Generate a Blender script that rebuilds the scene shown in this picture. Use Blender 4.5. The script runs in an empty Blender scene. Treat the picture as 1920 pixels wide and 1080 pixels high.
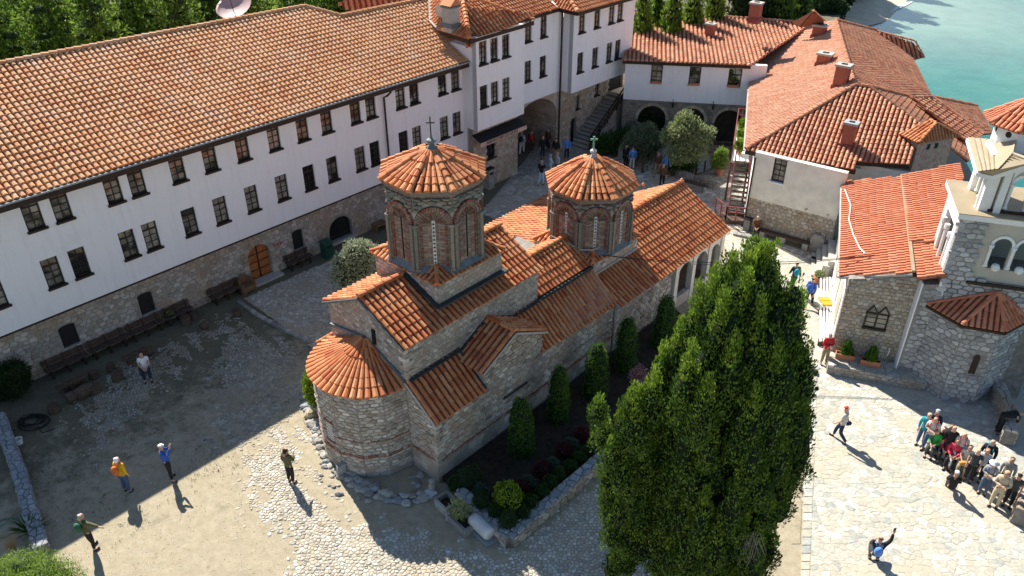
import bpy, math, random, time
import numpy as np
from mathutils import Vector, Matrix
from mathutils.geometry import delaunay_2d_cdt
T0 = time.time()
random.seed(7); rng = np.random.default_rng(7)
sc = bpy.context.scene
COL = sc.collection
# ------------------------------------------------------------------ camera
CAM_H = 22.0; PITCH = math.radians(32.0); FPX = 1500.0          # focal length in pixels of a 1920 wide picture
cam_d = bpy.data.cameras.new("camera"); cam = bpy.data.objects.new("camera", cam_d); COL.objects.link(cam)
cam_d.sensor_width = 36.0; cam_d.lens = 36.0*FPX/1920.0; cam_d.clip_start = 0.5; cam_d.clip_end = 6000.0
cam.location = (0, 0, CAM_H); cam.rotation_euler = (math.pi/2-PITCH, 0, 0)
sc.camera = cam
# ------------------------------------------------------------------ world, sun, exposure
SUN_AZ = math.radians(-33.0)        # clockwise from +Y
SUN_EL = math.radians(41.5)
w = bpy.data.worlds.new("World"); sc.world = w; w.use_nodes = True
nt = w.node_tree; nt.nodes.clear()
sky = nt.nodes.new("ShaderNodeTexSky"); sky.sky_type = 'NISHITA'; sky.sun_disc = False
sky.sun_elevation = SUN_EL; sky.sun_rotation = SUN_AZ; sky.air_density = 1.0; sky.dust_density = 0.3; sky.ozone_density = 1.6
bg = nt.nodes.new("ShaderNodeBackground"); bg.inputs[1].default_value = 0.072
out = nt.nodes.new("ShaderNodeOutputWorld")
nt.links.new(sky.outputs[0], bg.inputs[0]); nt.links.new(bg.outputs[0], out.inputs[0])
sd = bpy.data.lights.new("sun", 'SUN'); sd.energy = 5.0; sd.angle = math.radians(0.5); sd.color = (1.0, 0.94, 0.84)
sun = bpy.data.objects.new("sun", sd); COL.objects.link(sun)
sdir = Vector((math.sin(SUN_AZ)*math.cos(SUN_EL), math.cos(SUN_AZ)*math.cos(SUN_EL), math.sin(SUN_EL)))
sun.rotation_euler = sdir.to_track_quat('Z', 'Y').to_euler(); sun.location = (0, 0, 60)
sc.view_settings.view_transform = 'Standard'; sc.view_settings.look = 'None'
sc.view_settings.exposure = 1.03; sc.view_settings.gamma = 1.0; sc.view_settings.use_curve_mapping = False
sc.render.engine = 'CYCLES'

# ------------------------------------------------------------------ geometry of the place
A3 = lambda *p: np.array(p, float)
CP = A3(0, 0, CAM_H)
FW = A3(0, math.cos(PITCH), -math.sin(PITCH)); RT = A3(1, 0, 0); UPV = np.cross(RT, FW)
def ray(px, py): return RT*(px-960)/FPX - UPV*(py-540)/FPX + FW
def at(px, py, z=0.0):
    "point of the place at height z seen at (px, py)"
    d = ray(px, py); return CP + d*((z-CP[2])/d[2])
def onplane(px, py, p, n):
    d = ray(px, py); return CP + d*(((p-CP)@n)/(d@n))
Y42 = math.radians(42.0)
U = A3(math.sin(Y42), math.cos(Y42), 0); N = A3(math.cos(Y42), -math.sin(Y42), 0); Z = A3(0, 0, 1.)
def W(u, v, z=0.0): return U*u + N*v + Z*z
def onV(px, py, v): return onplane(px, py, W(0, v), N)
def onU(px, py, u): return onplane(px, py, W(u, 0), U)
Y17 = math.radians(17.0)
A2 = A3(math.sin(Y17), math.cos(Y17), 0); B2 = A3(math.cos(Y17), -math.sin(Y17), 0)
def WB(a, b, z=0.0): return A2*a + B2*b + Z*z
def nrm(v):
    v = np.asarray(v, float); return v/max(1e-9, np.linalg.norm(v))

# ------------------------------------------------------------------ objects
ORG = {}
def thing(name, label, cat, loc=(0, 0, 0), group=None):
    o = bpy.data.objects.new(name, None); COL.objects.link(o); o.location = [float(x) for x in loc]
    o.empty_display_size = 0.3
    o['label'] = label; o['category'] = cat
    if group: o['group'] = group
    ORG[o.name] = A3(*loc); return o
def link(name, me, parent=None, org=None):
    o = bpy.data.objects.new(name, me); COL.objects.link(o)
    if parent is not None:
        o.parent = parent; ORG[o.name] = ORG[parent.name]
    else: ORG[o.name] = A3(0, 0, 0)
    return o
def tag(o, label=None, cat=None, group=None, kind=None):
    if label: o['label'] = label
    if cat: o['category'] = cat
    if group: o['group'] = group
    if kind: o['kind'] = kind
    return o
def mesh_data(name, verts, faces, mat, smooth=False, org=None):
    me = bpy.data.meshes.new(name)
    v = np.asarray(verts, float).reshape(-1, 3)
    if org is not None: v = v - org
    me.from_pydata(v.tolist(), [], faces)
    if mat is not None:
        for m in (mat if isinstance(mat, (list, tuple)) else [mat]): me.materials.append(m)
    if smooth: me.polygons.foreach_set('use_smooth', [True]*len(me.polygons))
    return me
def quads_data(name, verts, mat, org=None, smooth=False, n=4):
    "verts (k*n,3): every n verts are one face"
    v = np.asarray(verts, np.float32).reshape(-1, 3)
    if org is not None: v = v - org.astype(np.float32)
    k = len(v)//n
    me = bpy.data.meshes.new(name); me.vertices.add(len(v)); me.vertices.foreach_set('co', v.ravel())
    me.loops.add(len(v)); me.loops.foreach_set('vertex_index', np.arange(len(v), dtype=np.int32))
    me.polygons.add(k); me.polygons.foreach_set('loop_start', np.arange(0, len(v), n, dtype=np.int32))
    me.polygons.foreach_set('loop_total', np.full(k, n, dtype=np.int32))
    me.update(calc_edges=True)
    if mat is not None: me.materials.append(mat)
    return me
class MB:
    "collects shapes given in world coordinates; build() links them as ONE mesh"
    def __init__(s): s.v = []; s.f = []; s.n = 0
    def add(s, verts, faces):
        verts = np.asarray(verts, float).reshape(-1, 3)
        s.v.append(verts); s.f += [[i+s.n for i in f] for f in faces]; s.n += len(verts)
        return s
    def box(s, c, x, y, z):
        "box with base-centre c, half vectors x, y and full height vector z"
        c, x, y, z = (np.asarray(q, float) for q in (c, x, y, z))
        b = [c-x-y, c+x-y, c+x+y, c-x+y]; t = [q+z for q in b]
        return s.add(b+t, [[3, 2, 1, 0], [4, 5, 6, 7], [0, 1, 5, 4], [1, 2, 6, 5], [2, 3, 7, 6], [3, 0, 4, 7]])
    def bar(s, a, b, wd, hd, up=(0, 0, 1)):
        a = np.asarray(a, float); b = np.asarray(b, float); d = nrm(b-a); x = nrm(np.cross(d, up))
        if np.linalg.norm(np.cross(d, up)) < 1e-3: x = nrm(np.cross(d, (0, 1, 0)))
        y = np.cross(x, d)
        return s.box(a, x*wd/2, y*hd/2, b-a)
    def prism(s, poly, ext):
        "closed prism: polygon (list of 3-D points) pushed along ext"
        p = np.asarray(poly, float); k = len(p); e = np.asarray(ext, float)
        nn = np.zeros(3)
        for i in range(k): nn += np.cross(p[i], p[(i+1) % k])
        if nn@e > 0: p = p[::-1]
        f = [list(range(k)), list(range(2*k-1, k-1, -1))]+[[i, i+k, (i+1) % k+k, (i+1) % k] for i in range(k)]
        return s.add(np.vstack([p, p+e]), f)
    def tube(s, pts, r, n=6, caps=True):
        pts = [np.asarray(p, float) for p in pts]; r = r if hasattr(r, '__len__') else [r]*len(pts)
        base = []; k = len(pts)
        prev = None
        for i, p in enumerate(pts):
            d = nrm(pts[min(i+1, k-1)]-pts[max(i-1, 0)])
            x = nrm(np.cross(d, (0, 0, 1))) if abs(d[2]) < 0.95 else nrm(np.cross(d, (0, 1, 0)))
            if prev is not None:
                x = nrm(prev-d*(prev@d))
            prev = x; y = np.cross(d, x)
            for j in range(n):
                t = 2*math.pi*j/n; base.append(p+(x*math.cos(t)+y*math.sin(t))*r[i])
        f = [[i*n+j, i*n+(j+1) % n, (i+1)*n+(j+1) % n, (i+1)*n+j] for i in range(k-1) for j in range(n)]
        if caps: f += [list(range(n))[::-1], [(k-1)*n+j for j in range(n)]]
        return s.add(base, f)
    def lathe(s, c, prof, n=12, x=A3(1, 0, 0), y=A3(0, 1, 0), z=A3(0, 0, 1)):
        c = np.asarray(c, float); v = []
        for r, h in prof:
            for j in range(n):
                t = 2*math.pi*j/n; v.append(c+(x*math.cos(t)+y*math.sin(t))*r+z*h)
        k = len(prof)
        f = [[i*n+j, i*n+(j+1) % n, (i+1)*n+(j+1) % n, (i+1)*n+j] for i in range(k-1) for j in range(n)]
        f += [list(range(n))[::-1], [(k-1)*n+j for j in range(n)]]
        return s.add(v, f)
    def build(s, name, mat, parent=None, smooth=False):
        v = np.vstack(s.v); org = ORG[parent.name] if parent is not None else None
        if parent is None:
            org = A3(v[:, 0].mean(), v[:, 1].mean(), v[:, 2].min())
        me = mesh_data(name, v, s.f, mat, smooth, org)
        o = link(name, me, parent)
        if parent is None: o.location = org; ORG[o.name] = org
        return o
def inpoly(x, y, poly):
    c = False; j = len(poly)-1
    for i in range(len(poly)):
        xi, yi = poly[i][0], poly[i][1]; xj, yj = poly[j][0], poly[j][1]
        if (yi > y) != (yj > y) and x < (xj-xi)*(y-yi)/(yj-yi)+xi: c = not c
        j = i
    return c
def clip_poly(poly, conv):
    "clip convex poly by convex ccw polygon conv (2-D)"
    out = poly; m = len(conv)
    for i in range(m):
        ax, ay = conv[i][0], conv[i][1]; bx, by = conv[(i+1) % m][0], conv[(i+1) % m][1]
        ins = []; k = len(out)
        if k == 0: return []
        sd_ = [(bx-ax)*(p[1]-ay)-(by-ay)*(p[0]-ax) for p in out]
        for j in range(k):
            p, q = out[j], out[(j+1) % k]; a, b = sd_[j], sd_[(j+1) % k]
            if a >= 0: ins.append(p)
            if (a >= 0) != (b >= 0):
                t = a/(a-b); ins.append((p[0]+(q[0]-p[0])*t, p[1]+(q[1]-p[1])*t))
        out = ins
    return out

# ------------------------------------------------------------------ materials
def newmat(name):
    m = bpy.data.materials.new(name); m.use_nodes = True; nt = m.node_tree
    b = nt.nodes['Principled BSDF']; return m, nt, b
def rnd_node(nt):
    g = nt.nodes.new('ShaderNodeNewGeometry'); oi = nt.nodes.new('ShaderNodeObjectInfo')
    a = nt.nodes.new('ShaderNodeMath'); a.operation = 'ADD'
    f = nt.nodes.new('ShaderNodeMath'); f.operation = 'FRACT'
    nt.links.new(g.outputs['Random Per Island'], a.inputs[0]); nt.links.new(oi.outputs['Random'], a.inputs[1])
    nt.links.new(a.outputs[0], f.inputs[0]); return f.outputs[0]
def ramp(nt, fac, stops, interp='LINEAR'):
    r = nt.nodes.new('ShaderNodeValToRGB'); r.color_ramp.interpolation = interp
    el = r.color_ramp.elements
    while len(el) < len(stops): el.new(0.5)
    for e, (p, c) in zip(el, stops): e.position = p; e.color = (*c, 1)
    nt.links.new(fac, r.inputs[0]); return r.outputs[0]
def noise(nt, scale, detail=4, rough=.55, vec=None):
    tc = nt.nodes.new('ShaderNodeNewGeometry')
    n = nt.nodes.new('ShaderNodeTexNoise'); n.inputs['Scale'].default_value = scale
    n.inputs['Detail'].default_value = detail; n.inputs['Roughness'].default_value = rough
    nt.links.new(vec if vec is not None else tc.outputs['Position'], n.inputs['Vector']); return n.outputs[0]
def mixc(nt, fac, a, b, mode='MIX'):
    m = nt.nodes.new('ShaderNodeMix'); m.data_type = 'RGBA'; m.blend_type = mode
    for sock, val in ((m.inputs[0], fac), (m.inputs[6], a), (m.inputs[7], b)):
        if isinstance(val, (int, float)): sock.default_value = val
        elif isinstance(val, tuple): sock.default_value = (*val, 1)
        else: nt.links.new(val, sock)
    return m.outputs[2]
def bump(nt, b, h, strength=.3, dist=.02):
    k = nt.nodes.new('ShaderNodeBump'); k.inputs['Strength'].default_value = strength; k.inputs['Distance'].default_value = dist
    nt.links.new(h, k.inputs['Height']); nt.links.new(k.outputs[0], b.inputs['Normal'])
def plain(name, col, rough=.8, var=.25, scale=3., metal=0., bumps=.0, spec=.3):
    m, nt, b = newmat(name)
    n = noise(nt, scale)
    c = ramp(nt, n, [(.3, tuple(x*(1-var) for x in col)), (.7, tuple(min(1, x*(1+var)) for x in col))])
    nt.links.new(c, b.inputs['Base Color']); b.inputs['Roughness'].default_value = rough
    b.inputs['Metallic'].default_value = metal; b.inputs['Specular IOR Level'].default_value = spec
    if bumps: bump(nt, b, noise(nt, scale*6), bumps, .02)
    return m
def stone_mat(name, cols, patch=None, bumps=.5, rough=.9):
    "cols: list of colours picked per stone; patch: stain colour over several stones"
    m, nt, b = newmat(name); r = rnd_node(nt)
    k = len(cols); c = ramp(nt, r, [((i+.5)/k, cc) for i, cc in enumerate(cols)])
    n = noise(nt, 9, 5, .65)
    c = mixc(nt, 1.0, c, ramp(nt, n, [(.3, (.72, .72, .72)), (.7, (1.15, 1.15, 1.15))]), 'MULTIPLY')
    if patch:
        n2 = noise(nt, .55, 3); f = ramp(nt, n2, [(.48, (0, 0, 0)), (.66, (.75, .75, .75))]); c = mixc(nt, f, c, patch)
    nt.links.new(c, b.inputs['Base Color']); b.inputs['Roughness'].default_value = rough; b.inputs['Specular IOR Level'].default_value = .2
    bump(nt, b, noise(nt, 22, 5, .7), bumps, .02); return m
def tile_mat(name, cols, dirt=(.16, .10, .07), dirt_amt=.6, rough=.75):
    m, nt, b = newmat(name); r = rnd_node(nt); k = len(cols)
    c = ramp(nt, r, [((i+.5)/k, cc) for i, cc in enumerate(cols)])
    c = mixc(nt, 1.0, c, ramp(nt, noise(nt, 14, 5, .7), [(.3, (.8, .78, .76)), (.7, (1.12, 1.12, 1.12))]), 'MULTIPLY')
    f = ramp(nt, noise(nt, .8, 5, .7), [(.5, (0, 0, 0)), (.75, (dirt_amt,)*3)]); c = mixc(nt, f, c, dirt)
    nt.links.new(c, b.inputs['Base Color']); b.inputs['Roughness'].default_value = rough; b.inputs['Specular IOR Level'].default_value = .3
    bump(nt, b, noise(nt, 40, 4), .25, .01); return m
def leaf_mat(name, dark, mid, light, trans=.25, clump=1.2):
    m, nt, b = newmat(name)
    r = rnd_node(nt); c = ramp(nt, r, [(.0, dark), (.5, mid), (1., light)])
    c = mixc(nt, ramp(nt, noise(nt, clump, 3), [(.35, (0, 0, 0)), (.7, (.7,)*3)]), c, light)
    nt.links.new(c, b.inputs['Base Color']); b.inputs['Roughness'].default_value = .6; b.inputs['Specular IOR Level'].default_value = .15
    if trans:
        t = nt.nodes.new('ShaderNodeBsdfTranslucent'); nt.links.new(c, t.inputs[0])
        mx = nt.nodes.new('ShaderNodeMixShader'); mx.inputs[0].default_value = trans
        nt.links.new(b.outputs[0], mx.inputs[1]); nt.links.new(t.outputs[0], mx.inputs[2])
        nt.links.new(mx.outputs[0], nt.nodes['Material Output'].inputs[0])
    return m
def plaster(name, col):
    m, nt, b = newmat(name); geo = nt.nodes.new('ShaderNodeNewGeometry')
    mp = nt.nodes.new('ShaderNodeMapping'); mp.inputs['Scale'].default_value = (5, 5, .45); nt.links.new(geo.outputs['Position'], mp.inputs[0])
    s = noise(nt, 1.0, 5, .6, mp.outputs[0]); p_ = noise(nt, .55, 6, .7)
    c = ramp(nt, s, [(.28, tuple(x*.93 for x in col)), (.50, col)])
    c = mixc(nt, ramp(nt, p_, [(.55, (0, 0, 0)), (.8, (.55,)*3)]), c, tuple(x*.80 for x in col))
    c = mixc(nt, ramp(nt, noise(nt, 7, 5, .7), [(.66, (0, 0, 0)), (.74, (.35,)*3)]), c, (.52, .49, .45))
    nt.links.new(c, b.inputs['Base Color']); b.inputs['Roughness'].default_value = .92; b.inputs['Specular IOR Level'].default_value = .2
    bump(nt, b, noise(nt, 5, 6, .7), .35, .03); return m
M = {}
TILE = [(.57, .205, .075), (.62, .265, .11), (.53, .165, .06), (.64, .31, .145), (.59, .23, .09), (.45, .13, .05)]
M['tile'] = tile_mat('terracotta', TILE, (.26, .13, .09), .35)
TILE_L = [(.64, .335, .155), (.66, .37, .19), (.62, .29, .125), (.67, .40, .22), (.64, .32, .145), (.58, .255, .115)]
M['tile_pale'] = tile_mat('weathered_terracotta', TILE_L, (.60, .44, .33), .6)
M['tile_old'] = tile_mat('old_terracotta', [(.62, .29, .16), (.52, .21, .11), (.60, .33, .20), (.44, .17, .10)], (.16, .09, .06), .6)
M['tile_red'] = tile_mat('new_terracotta', [(.56, .18, .085), (.62, .23, .12), (.54, .19, .10), (.64, .27, .15)], (.40, .17, .11), .4)
M['tile_pink'] = tile_mat('pinkish_terracotta', [(.60, .30, .18), (.65, .36, .23), (.58, .26, .15), (.67, .39, .26)], (.48, .26, .17), .5)
M['under'] = plain('shaded_pan', (.20, .075, .045), .9, .3, 8)  # shade of the hollow pans put into the dark colour of a flat slab
M['white'] = plaster('lime_plaster', (.83, .84, .86))
M['cream'] = plain('aged_plaster', (.72, .68, .60), .9, .12, 1.6, bumps=.3)
M['beige'] = plain('beige_render', (.46, .44, .38), .9, .08, 1.5, bumps=.2)
M['dark_wood'] = plain('dark_wood', (.035, .022, .016), .6, .3, 6)
M['bench_wood'] = plain('weathered_wood', (.085, .055, .040), .7, .4, 7, bumps=.3)
M['door_wood'] = plain('orange_wood', (.36, .13, .04), .6, .3, 5, bumps=.2)
M['redwood'] = plain('red_stained_wood', (.20, .055, .05), .6, .25, 6)
M['lead'] = plain('grey_lead', (.14, .17, .18), .55, .25, 4)
M['flash'] = plain('dark_flashing', (.035, .045, .05), .45, .25, 5)
M['zinc'] = plain('pale_zinc', (.42, .42, .40), .45, .15, 3)
M['mortar'] = plain('mortar', (.27, .25, .225), .95, .25, 5, bumps=.4)
M['mortar_dark'] = plain('grey_mortar', (.20, .19, .175), .95, .3, 5, bumps=.4)
M['herring'] = stone_mat('drum_brickwork', [(.26, .13, .095), (.34, .19, .14), (.20, .14, .11), (.44, .36, .29), (.32, .23, .18)])
M['light_mortar'] = plain('light_mortar', (.46, .43, .38), .95, .2, 7, bumps=.3)
M['plinth'] = plain('grey_plinth_render', (.30, .31, .31), .95, .35, 1.6, bumps=.6)
M['trim'] = plain('painted_white_trim', (.78, .78, .76), .7, .05, 4)
M['metal_beige'] = plain('beige_sheet_metal', (.34, .275, .18), .45, .08, 2)
M['concrete'] = plain('concrete', (.42, .40, .36), .9, .15, 4, bumps=.3)
M['marble'] = plain('grey_marble', (.55, .56, .56), .5, .2, 3)
M['soil'] = plain('garden_soil', (.035, .026, .018), .95, .5, 5, bumps=.9)
M['bark'] = plain('bark', (.10, .07, .05), .9, .35, 9, bumps=.6)
M['pot'] = plain('terracotta_pot', (.50, .20, .11), .8, .15, 6)
M['black'] = plain('black', (.015, .015, .016), .6, .2, 6)
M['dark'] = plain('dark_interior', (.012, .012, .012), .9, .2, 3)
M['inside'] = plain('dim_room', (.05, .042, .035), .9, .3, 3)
M['iron'] = plain('iron', (.04, .04, .042), .5, .2, 8, metal=.6)
M['brick'] = stone_mat('red_brick', [(.27, .10, .07), (.32, .15, .11), (.22, .085, .065), (.36, .22, .17), (.30, .20, .16)])
M['chimney_brick'] = plain('red_chimney_brick', (.33, .11, .07), .85, .2, 9)
M['church_stone'] = stone_mat('church_stone', [(.40, .36, .31), (.52, .49, .43), (.30, .26, .22), (.45, .40, .34), (.68, .66, .60), (.35, .28, .23), (.42, .39, .35), (.53, .51, .48), (.25, .22, .19)], (.42, .33, .26))
M['drum_stone'] = stone_mat('drum_stone', [(.21, .195, .16), (.28, .25, .205), (.17, .175, .15), (.31, .26, .21)])
M['rubble'] = stone_mat('rubble_stone', [(.38, .35, .31), (.50, .47, .42), (.30, .27, .23), (.42, .36, .29), (.56, .53, .48), (.33, .29, .25)], (.36, .26, .17))
M['warm_rubble'] = stone_mat('warm_rubble_stone', [(.42, .36, .28), (.52, .47, .39), (.34, .29, .23), (.46, .37, .27), (.55, .50, .42)], (.40, .28, .18))
M['tower_stone'] = stone_mat('tower_stone', [(.34, .35, .36), (.46, .47, .47), (.26, .27, .28), (.40, .40, .39), (.52, .53, .53)])
M['pink_stone'] = stone_mat('pink_chimney_stone', [(.56, .34, .28), (.64, .43, .36), (.48, .27, .23), (.60, .40, .31)])
M['flag'] = stone_mat('flagstone', [(.46, .44, .37), (.54, .52, .45), (.41, .40, .34), (.50, .46, .37), (.34, .36, .33), (.64, .63, .57), (.48, .45, .38)], (.46, .41, .31), .6)
M['cobble'] = stone_mat('cobble', [(.46, .43, .37), (.60, .57, .50), (.36, .34, .30), (.52, .46, .37), (.70, .68, .63), (.42, .38, .31)], (.44, .37, .27), .6)
M['cobble_dull'] = stone_mat('shade_cobble', [(.34, .31, .26), (.44, .41, .36), (.28, .26, .22), (.38, .34, .28), (.50, .48, .43)], (.34, .29, .21), .7)  # darker cobble copy, the long wing's shade put into the colour
M['rock'] = stone_mat('rough_rock', [(.30, .28, .25), (.42, .40, .37), (.50, .47, .42), (.26, .25, .24)], None, .8)
M['grey_slab'] = stone_mat('grey_slab', [(.30, .32, .33), (.38, .40, .41), (.26, .28, .30)], None, .5)
def glass(name, col, rough=.04):
    m, nt, b = newmat(name); b.inputs['Base Color'].default_value = (*col, 1); b.inputs['Roughness'].default_value = rough
    b.inputs['Specular IOR Level'].default_value = .8
    bump(nt, b, noise(nt, 2.2, 2), .06, .05); return m
def curtain_glass():
    m, nt, b = newmat('window_glass'); n = noise(nt, 1.7, 2)
    c = ramp(nt, n, [(.42, (.012, .014, .016)), (.5, (.05, .05, .045)), (.62, (.22, .20, .17))]); c = mixc(nt, ramp(nt, rnd_node(nt), [(.55, (0, 0, 0)), (.95, (.8,)*3)]), c, (.20, .19, .16))
    nt.links.new(c, b.inputs['Base Color']); b.inputs['Roughness'].default_value = .08; b.inputs['Specular IOR Level'].default_value = .9
    bump(nt, b, noise(nt, 1.6, 2), .10, .05); return m
M['glass'] = curtain_glass()
M['glass_curtain'] = plain('curtained_glass', (.24, .23, .20), .12, .5, 5, spec=.8)
M['glass_dark'] = glass('dark_glass', (.012, .013, .015))

# ------------------------------------------------------------------ barrel tiles
def tile_template(seg=4):
    v = []; up = []
    for k, (y, r, h) in enumerate(((0., 1.0, .22), (1.06, .84, 0.0))):
        for j in range(seg+1):
            t = math.pi*j/seg; v.append((-math.cos(t)*r, y, math.sin(t)*r*.9+h))
    v.append((-1.0, 0, -.05)); v.append((1.0, 0, -.05))
    n = seg+1
    f = [[j, j+1, n+j+1, n+j][::-1] for j in range(seg)]
    f.append([2*n, *range(0, n), 2*n+1])
    f.append([2*n, n, 0]); f.append([2*n+1, seg, n+seg])
    f = [g[::-1] for g in f[:seg]]+f[seg:]
    return np.array(v, float), f
TV, TF = tile_template()
def tile_xf(lo, hi, nh, r):
    "tile from lo to hi (centre line) with normal nh and half width r -> 4x4"
    y = hi-lo; L = np.linalg.norm(y); yn = y/L; x = nrm(np.cross(yn, nh)); z = np.cross(x, yn)
    m = np.eye(4); m[:3, 0] = x*r; m[:3, 1] = yn*L; m[:3, 2] = z*r; m[:3, 3] = lo; return m
class Tiles:
    "all tiles of one building; the 300 nearest become parts, the rest one mesh"
    def __init__(s, thing_, mat, name='roof_tile', limit=300):
        s.t = thing_; s.mat = mat; s.xf = []; s.name = name; s.limit = limit
    def add(s, lo, hi, nh, r, parent=None): s.xf.append((tile_xf(lo, hi, nh, r), parent))
    def finish(s):
        if not s.xf: return
        d = [np.linalg.norm(x[0][:3, 3]-CP) for x in s.xf]; order = np.argsort(d)
        me = mesh_data(s.name, TV, TF, s.mat)
        org = ORG[s.t.name]
        for i in order[:s.limit]:
            m, p = s.xf[i]; o = link(s.name, me, p or s.t); mm = m.copy(); mm[:3, 3] -= org; o.matrix_basis = Matrix(mm.tolist())
        rest = [s.xf[i][0] for i in order[s.limit:]]
        if rest:
            R_ = np.array(rest); V = np.einsum('kij,vj->kvi', R_[:, :3, :3], TV)+R_[:, None, :3, 3]
            n = len(TV); off = np.arange(len(rest))*n
            F = []
            for f in TF:
                F.append((off[:, None]+np.array(f)[None, :]).tolist())
            faces = [g for fl in F for g in fl]
            o = link(s.name, mesh_data(s.name, V.reshape(-1, 3), faces, s.mat, False, org), s.t); o['kind'] = 'stuff'
def roof_face(tl, poly, e0, e1, pitch=.24, row=.36, parent=None, slabmat=None, thick=.07, rr=.36, slab=True, skip=None):
    """poly: 3-D polygon of one roof plane, e0-e1 its eave direction; lays tile columns up the slope"""
    poly = [np.asarray(p, float) for p in poly]; e0 = np.asarray(e0, float); e1 = np.asarray(e1, float)
    nn = np.zeros(3); c = sum(poly)/len(poly)
    for i in range(len(poly)): nn += np.cross(poly[i]-c, poly[(i+1) % len(poly)]-c)
    nn = nrm(nn)
    if nn[2] < 0: nn = -nn
    ex = nrm(e1-e0); ex = nrm(ex-nn*(ex@nn)); ey = np.cross(nn, ex)
    if ey[2] < 0: ex = -ex; ey = np.cross(nn, ex)
    P2 = [((p-c)@ex, (p-c)@ey) for p in poly]
    if slab:
        mb = MB(); flat = [c+ex*a+ey*b for a, b in P2]
        mb.prism([q-nn*.01 for q in flat], -nn*thick)
        parent = mb.build('roof', slabmat or M['under'], parent or tl.t)
    xs = [p[0] for p in P2]; k = 0
    ncol = max(1, int(round((max(xs)-min(xs))/pitch))); pt = (max(xs)-min(xs))/ncol
    for i in range(ncol):
        x = min(xs)+(i+.5)*pt; ys = []
        for j in range(len(P2)):
            (ax, ay), (bx, by) = P2[j], P2[(j+1) % len(P2)]
            if (ax > x) != (bx > x): ys.append(ay+(by-ay)*(x-ax)/(bx-ax))
        ys.sort()
        for q in range(0, len(ys)-1, 2):
            y0, y1 = ys[q], ys[q+1]; n_ = max(1, int(math.ceil((y1-y0)/row-.15))); 
            y = y0-.03
            for t in range(n_):
                ye = min(y+row, y1)
                if ye-y < .08: break
                jit = random.uniform(-.013, .013); wav = nn*(.018*math.sin(x*.8+1.3)*math.sin(y*1.1+x*.25)+random.uniform(-.004, .006)); slip = .07 if random.random() < .008 else 0.
                lo = c+ex*(x+jit)+ey*(y-slip)+nn*.006+wav; hi = c+ex*(x-jit*.6)+ey*(ye-slip)+nn*.006+wav
                if skip is None or not skip((lo+hi)/2): tl.add(lo, hi, nn, pitch*rr)
                y = ye
    return parent
def ridge(tl, a, b, r=.13, step=.36, up=(0, 0, 1)):
    a = np.asarray(a, float); b = np.asarray(b, float); n = max(1, int(round(np.linalg.norm(b-a)/step)))
    for i in range(n): tl.add(a+(b-a)*i/n, a+(b-a)*(i+1)/n, A3(*up), r*random.uniform(.96, 1.04))

# ------------------------------------------------------------------ stones
def voronoi(sites):
    "sites (n,2) -> list of (index, polygon) for cells not on the hull"
    res = delaunay_2d_cdt([Vector((float(a), float(b))) for a, b in sites], [], [], 0, 1e-7, True)
    vs, _, fs, orig = res[0], res[1], res[2], res[3]
    cc = []; inc = {}
    for k, f in enumerate(fs):
        (ax, ay), (bx, by), (cx, cy) = vs[f[0]], vs[f[1]], vs[f[2]]
        d = 2*(ax*(by-cy)+bx*(cy-ay)+cx*(ay-by))
        if abs(d) < 1e-12: cc.append((ax, ay))
        else:
            a2, b2, c2 = ax*ax+ay*ay, bx*bx+by*by, cx*cx+cy*cy
            cc.append(((a2*(by-cy)+b2*(cy-ay)+c2*(ay-by))/d, (a2*(cx-bx)+b2*(ax-cx)+c2*(bx-ax))/d))
        for i in f: inc.setdefault(i, []).append(k)
    out_ = []
    for i, ks in inc.items():
        if len(ks) < 3: continue
        x, y = vs[i]; p = [cc[k] for k in ks]
        if max(abs(q[0]-x)+abs(q[1]-y) for q in p) > 5: continue
        p.sort(key=lambda q: math.atan2(q[1]-y, q[0]-x)); out_.append(((x, y), p))
    return out_
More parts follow.
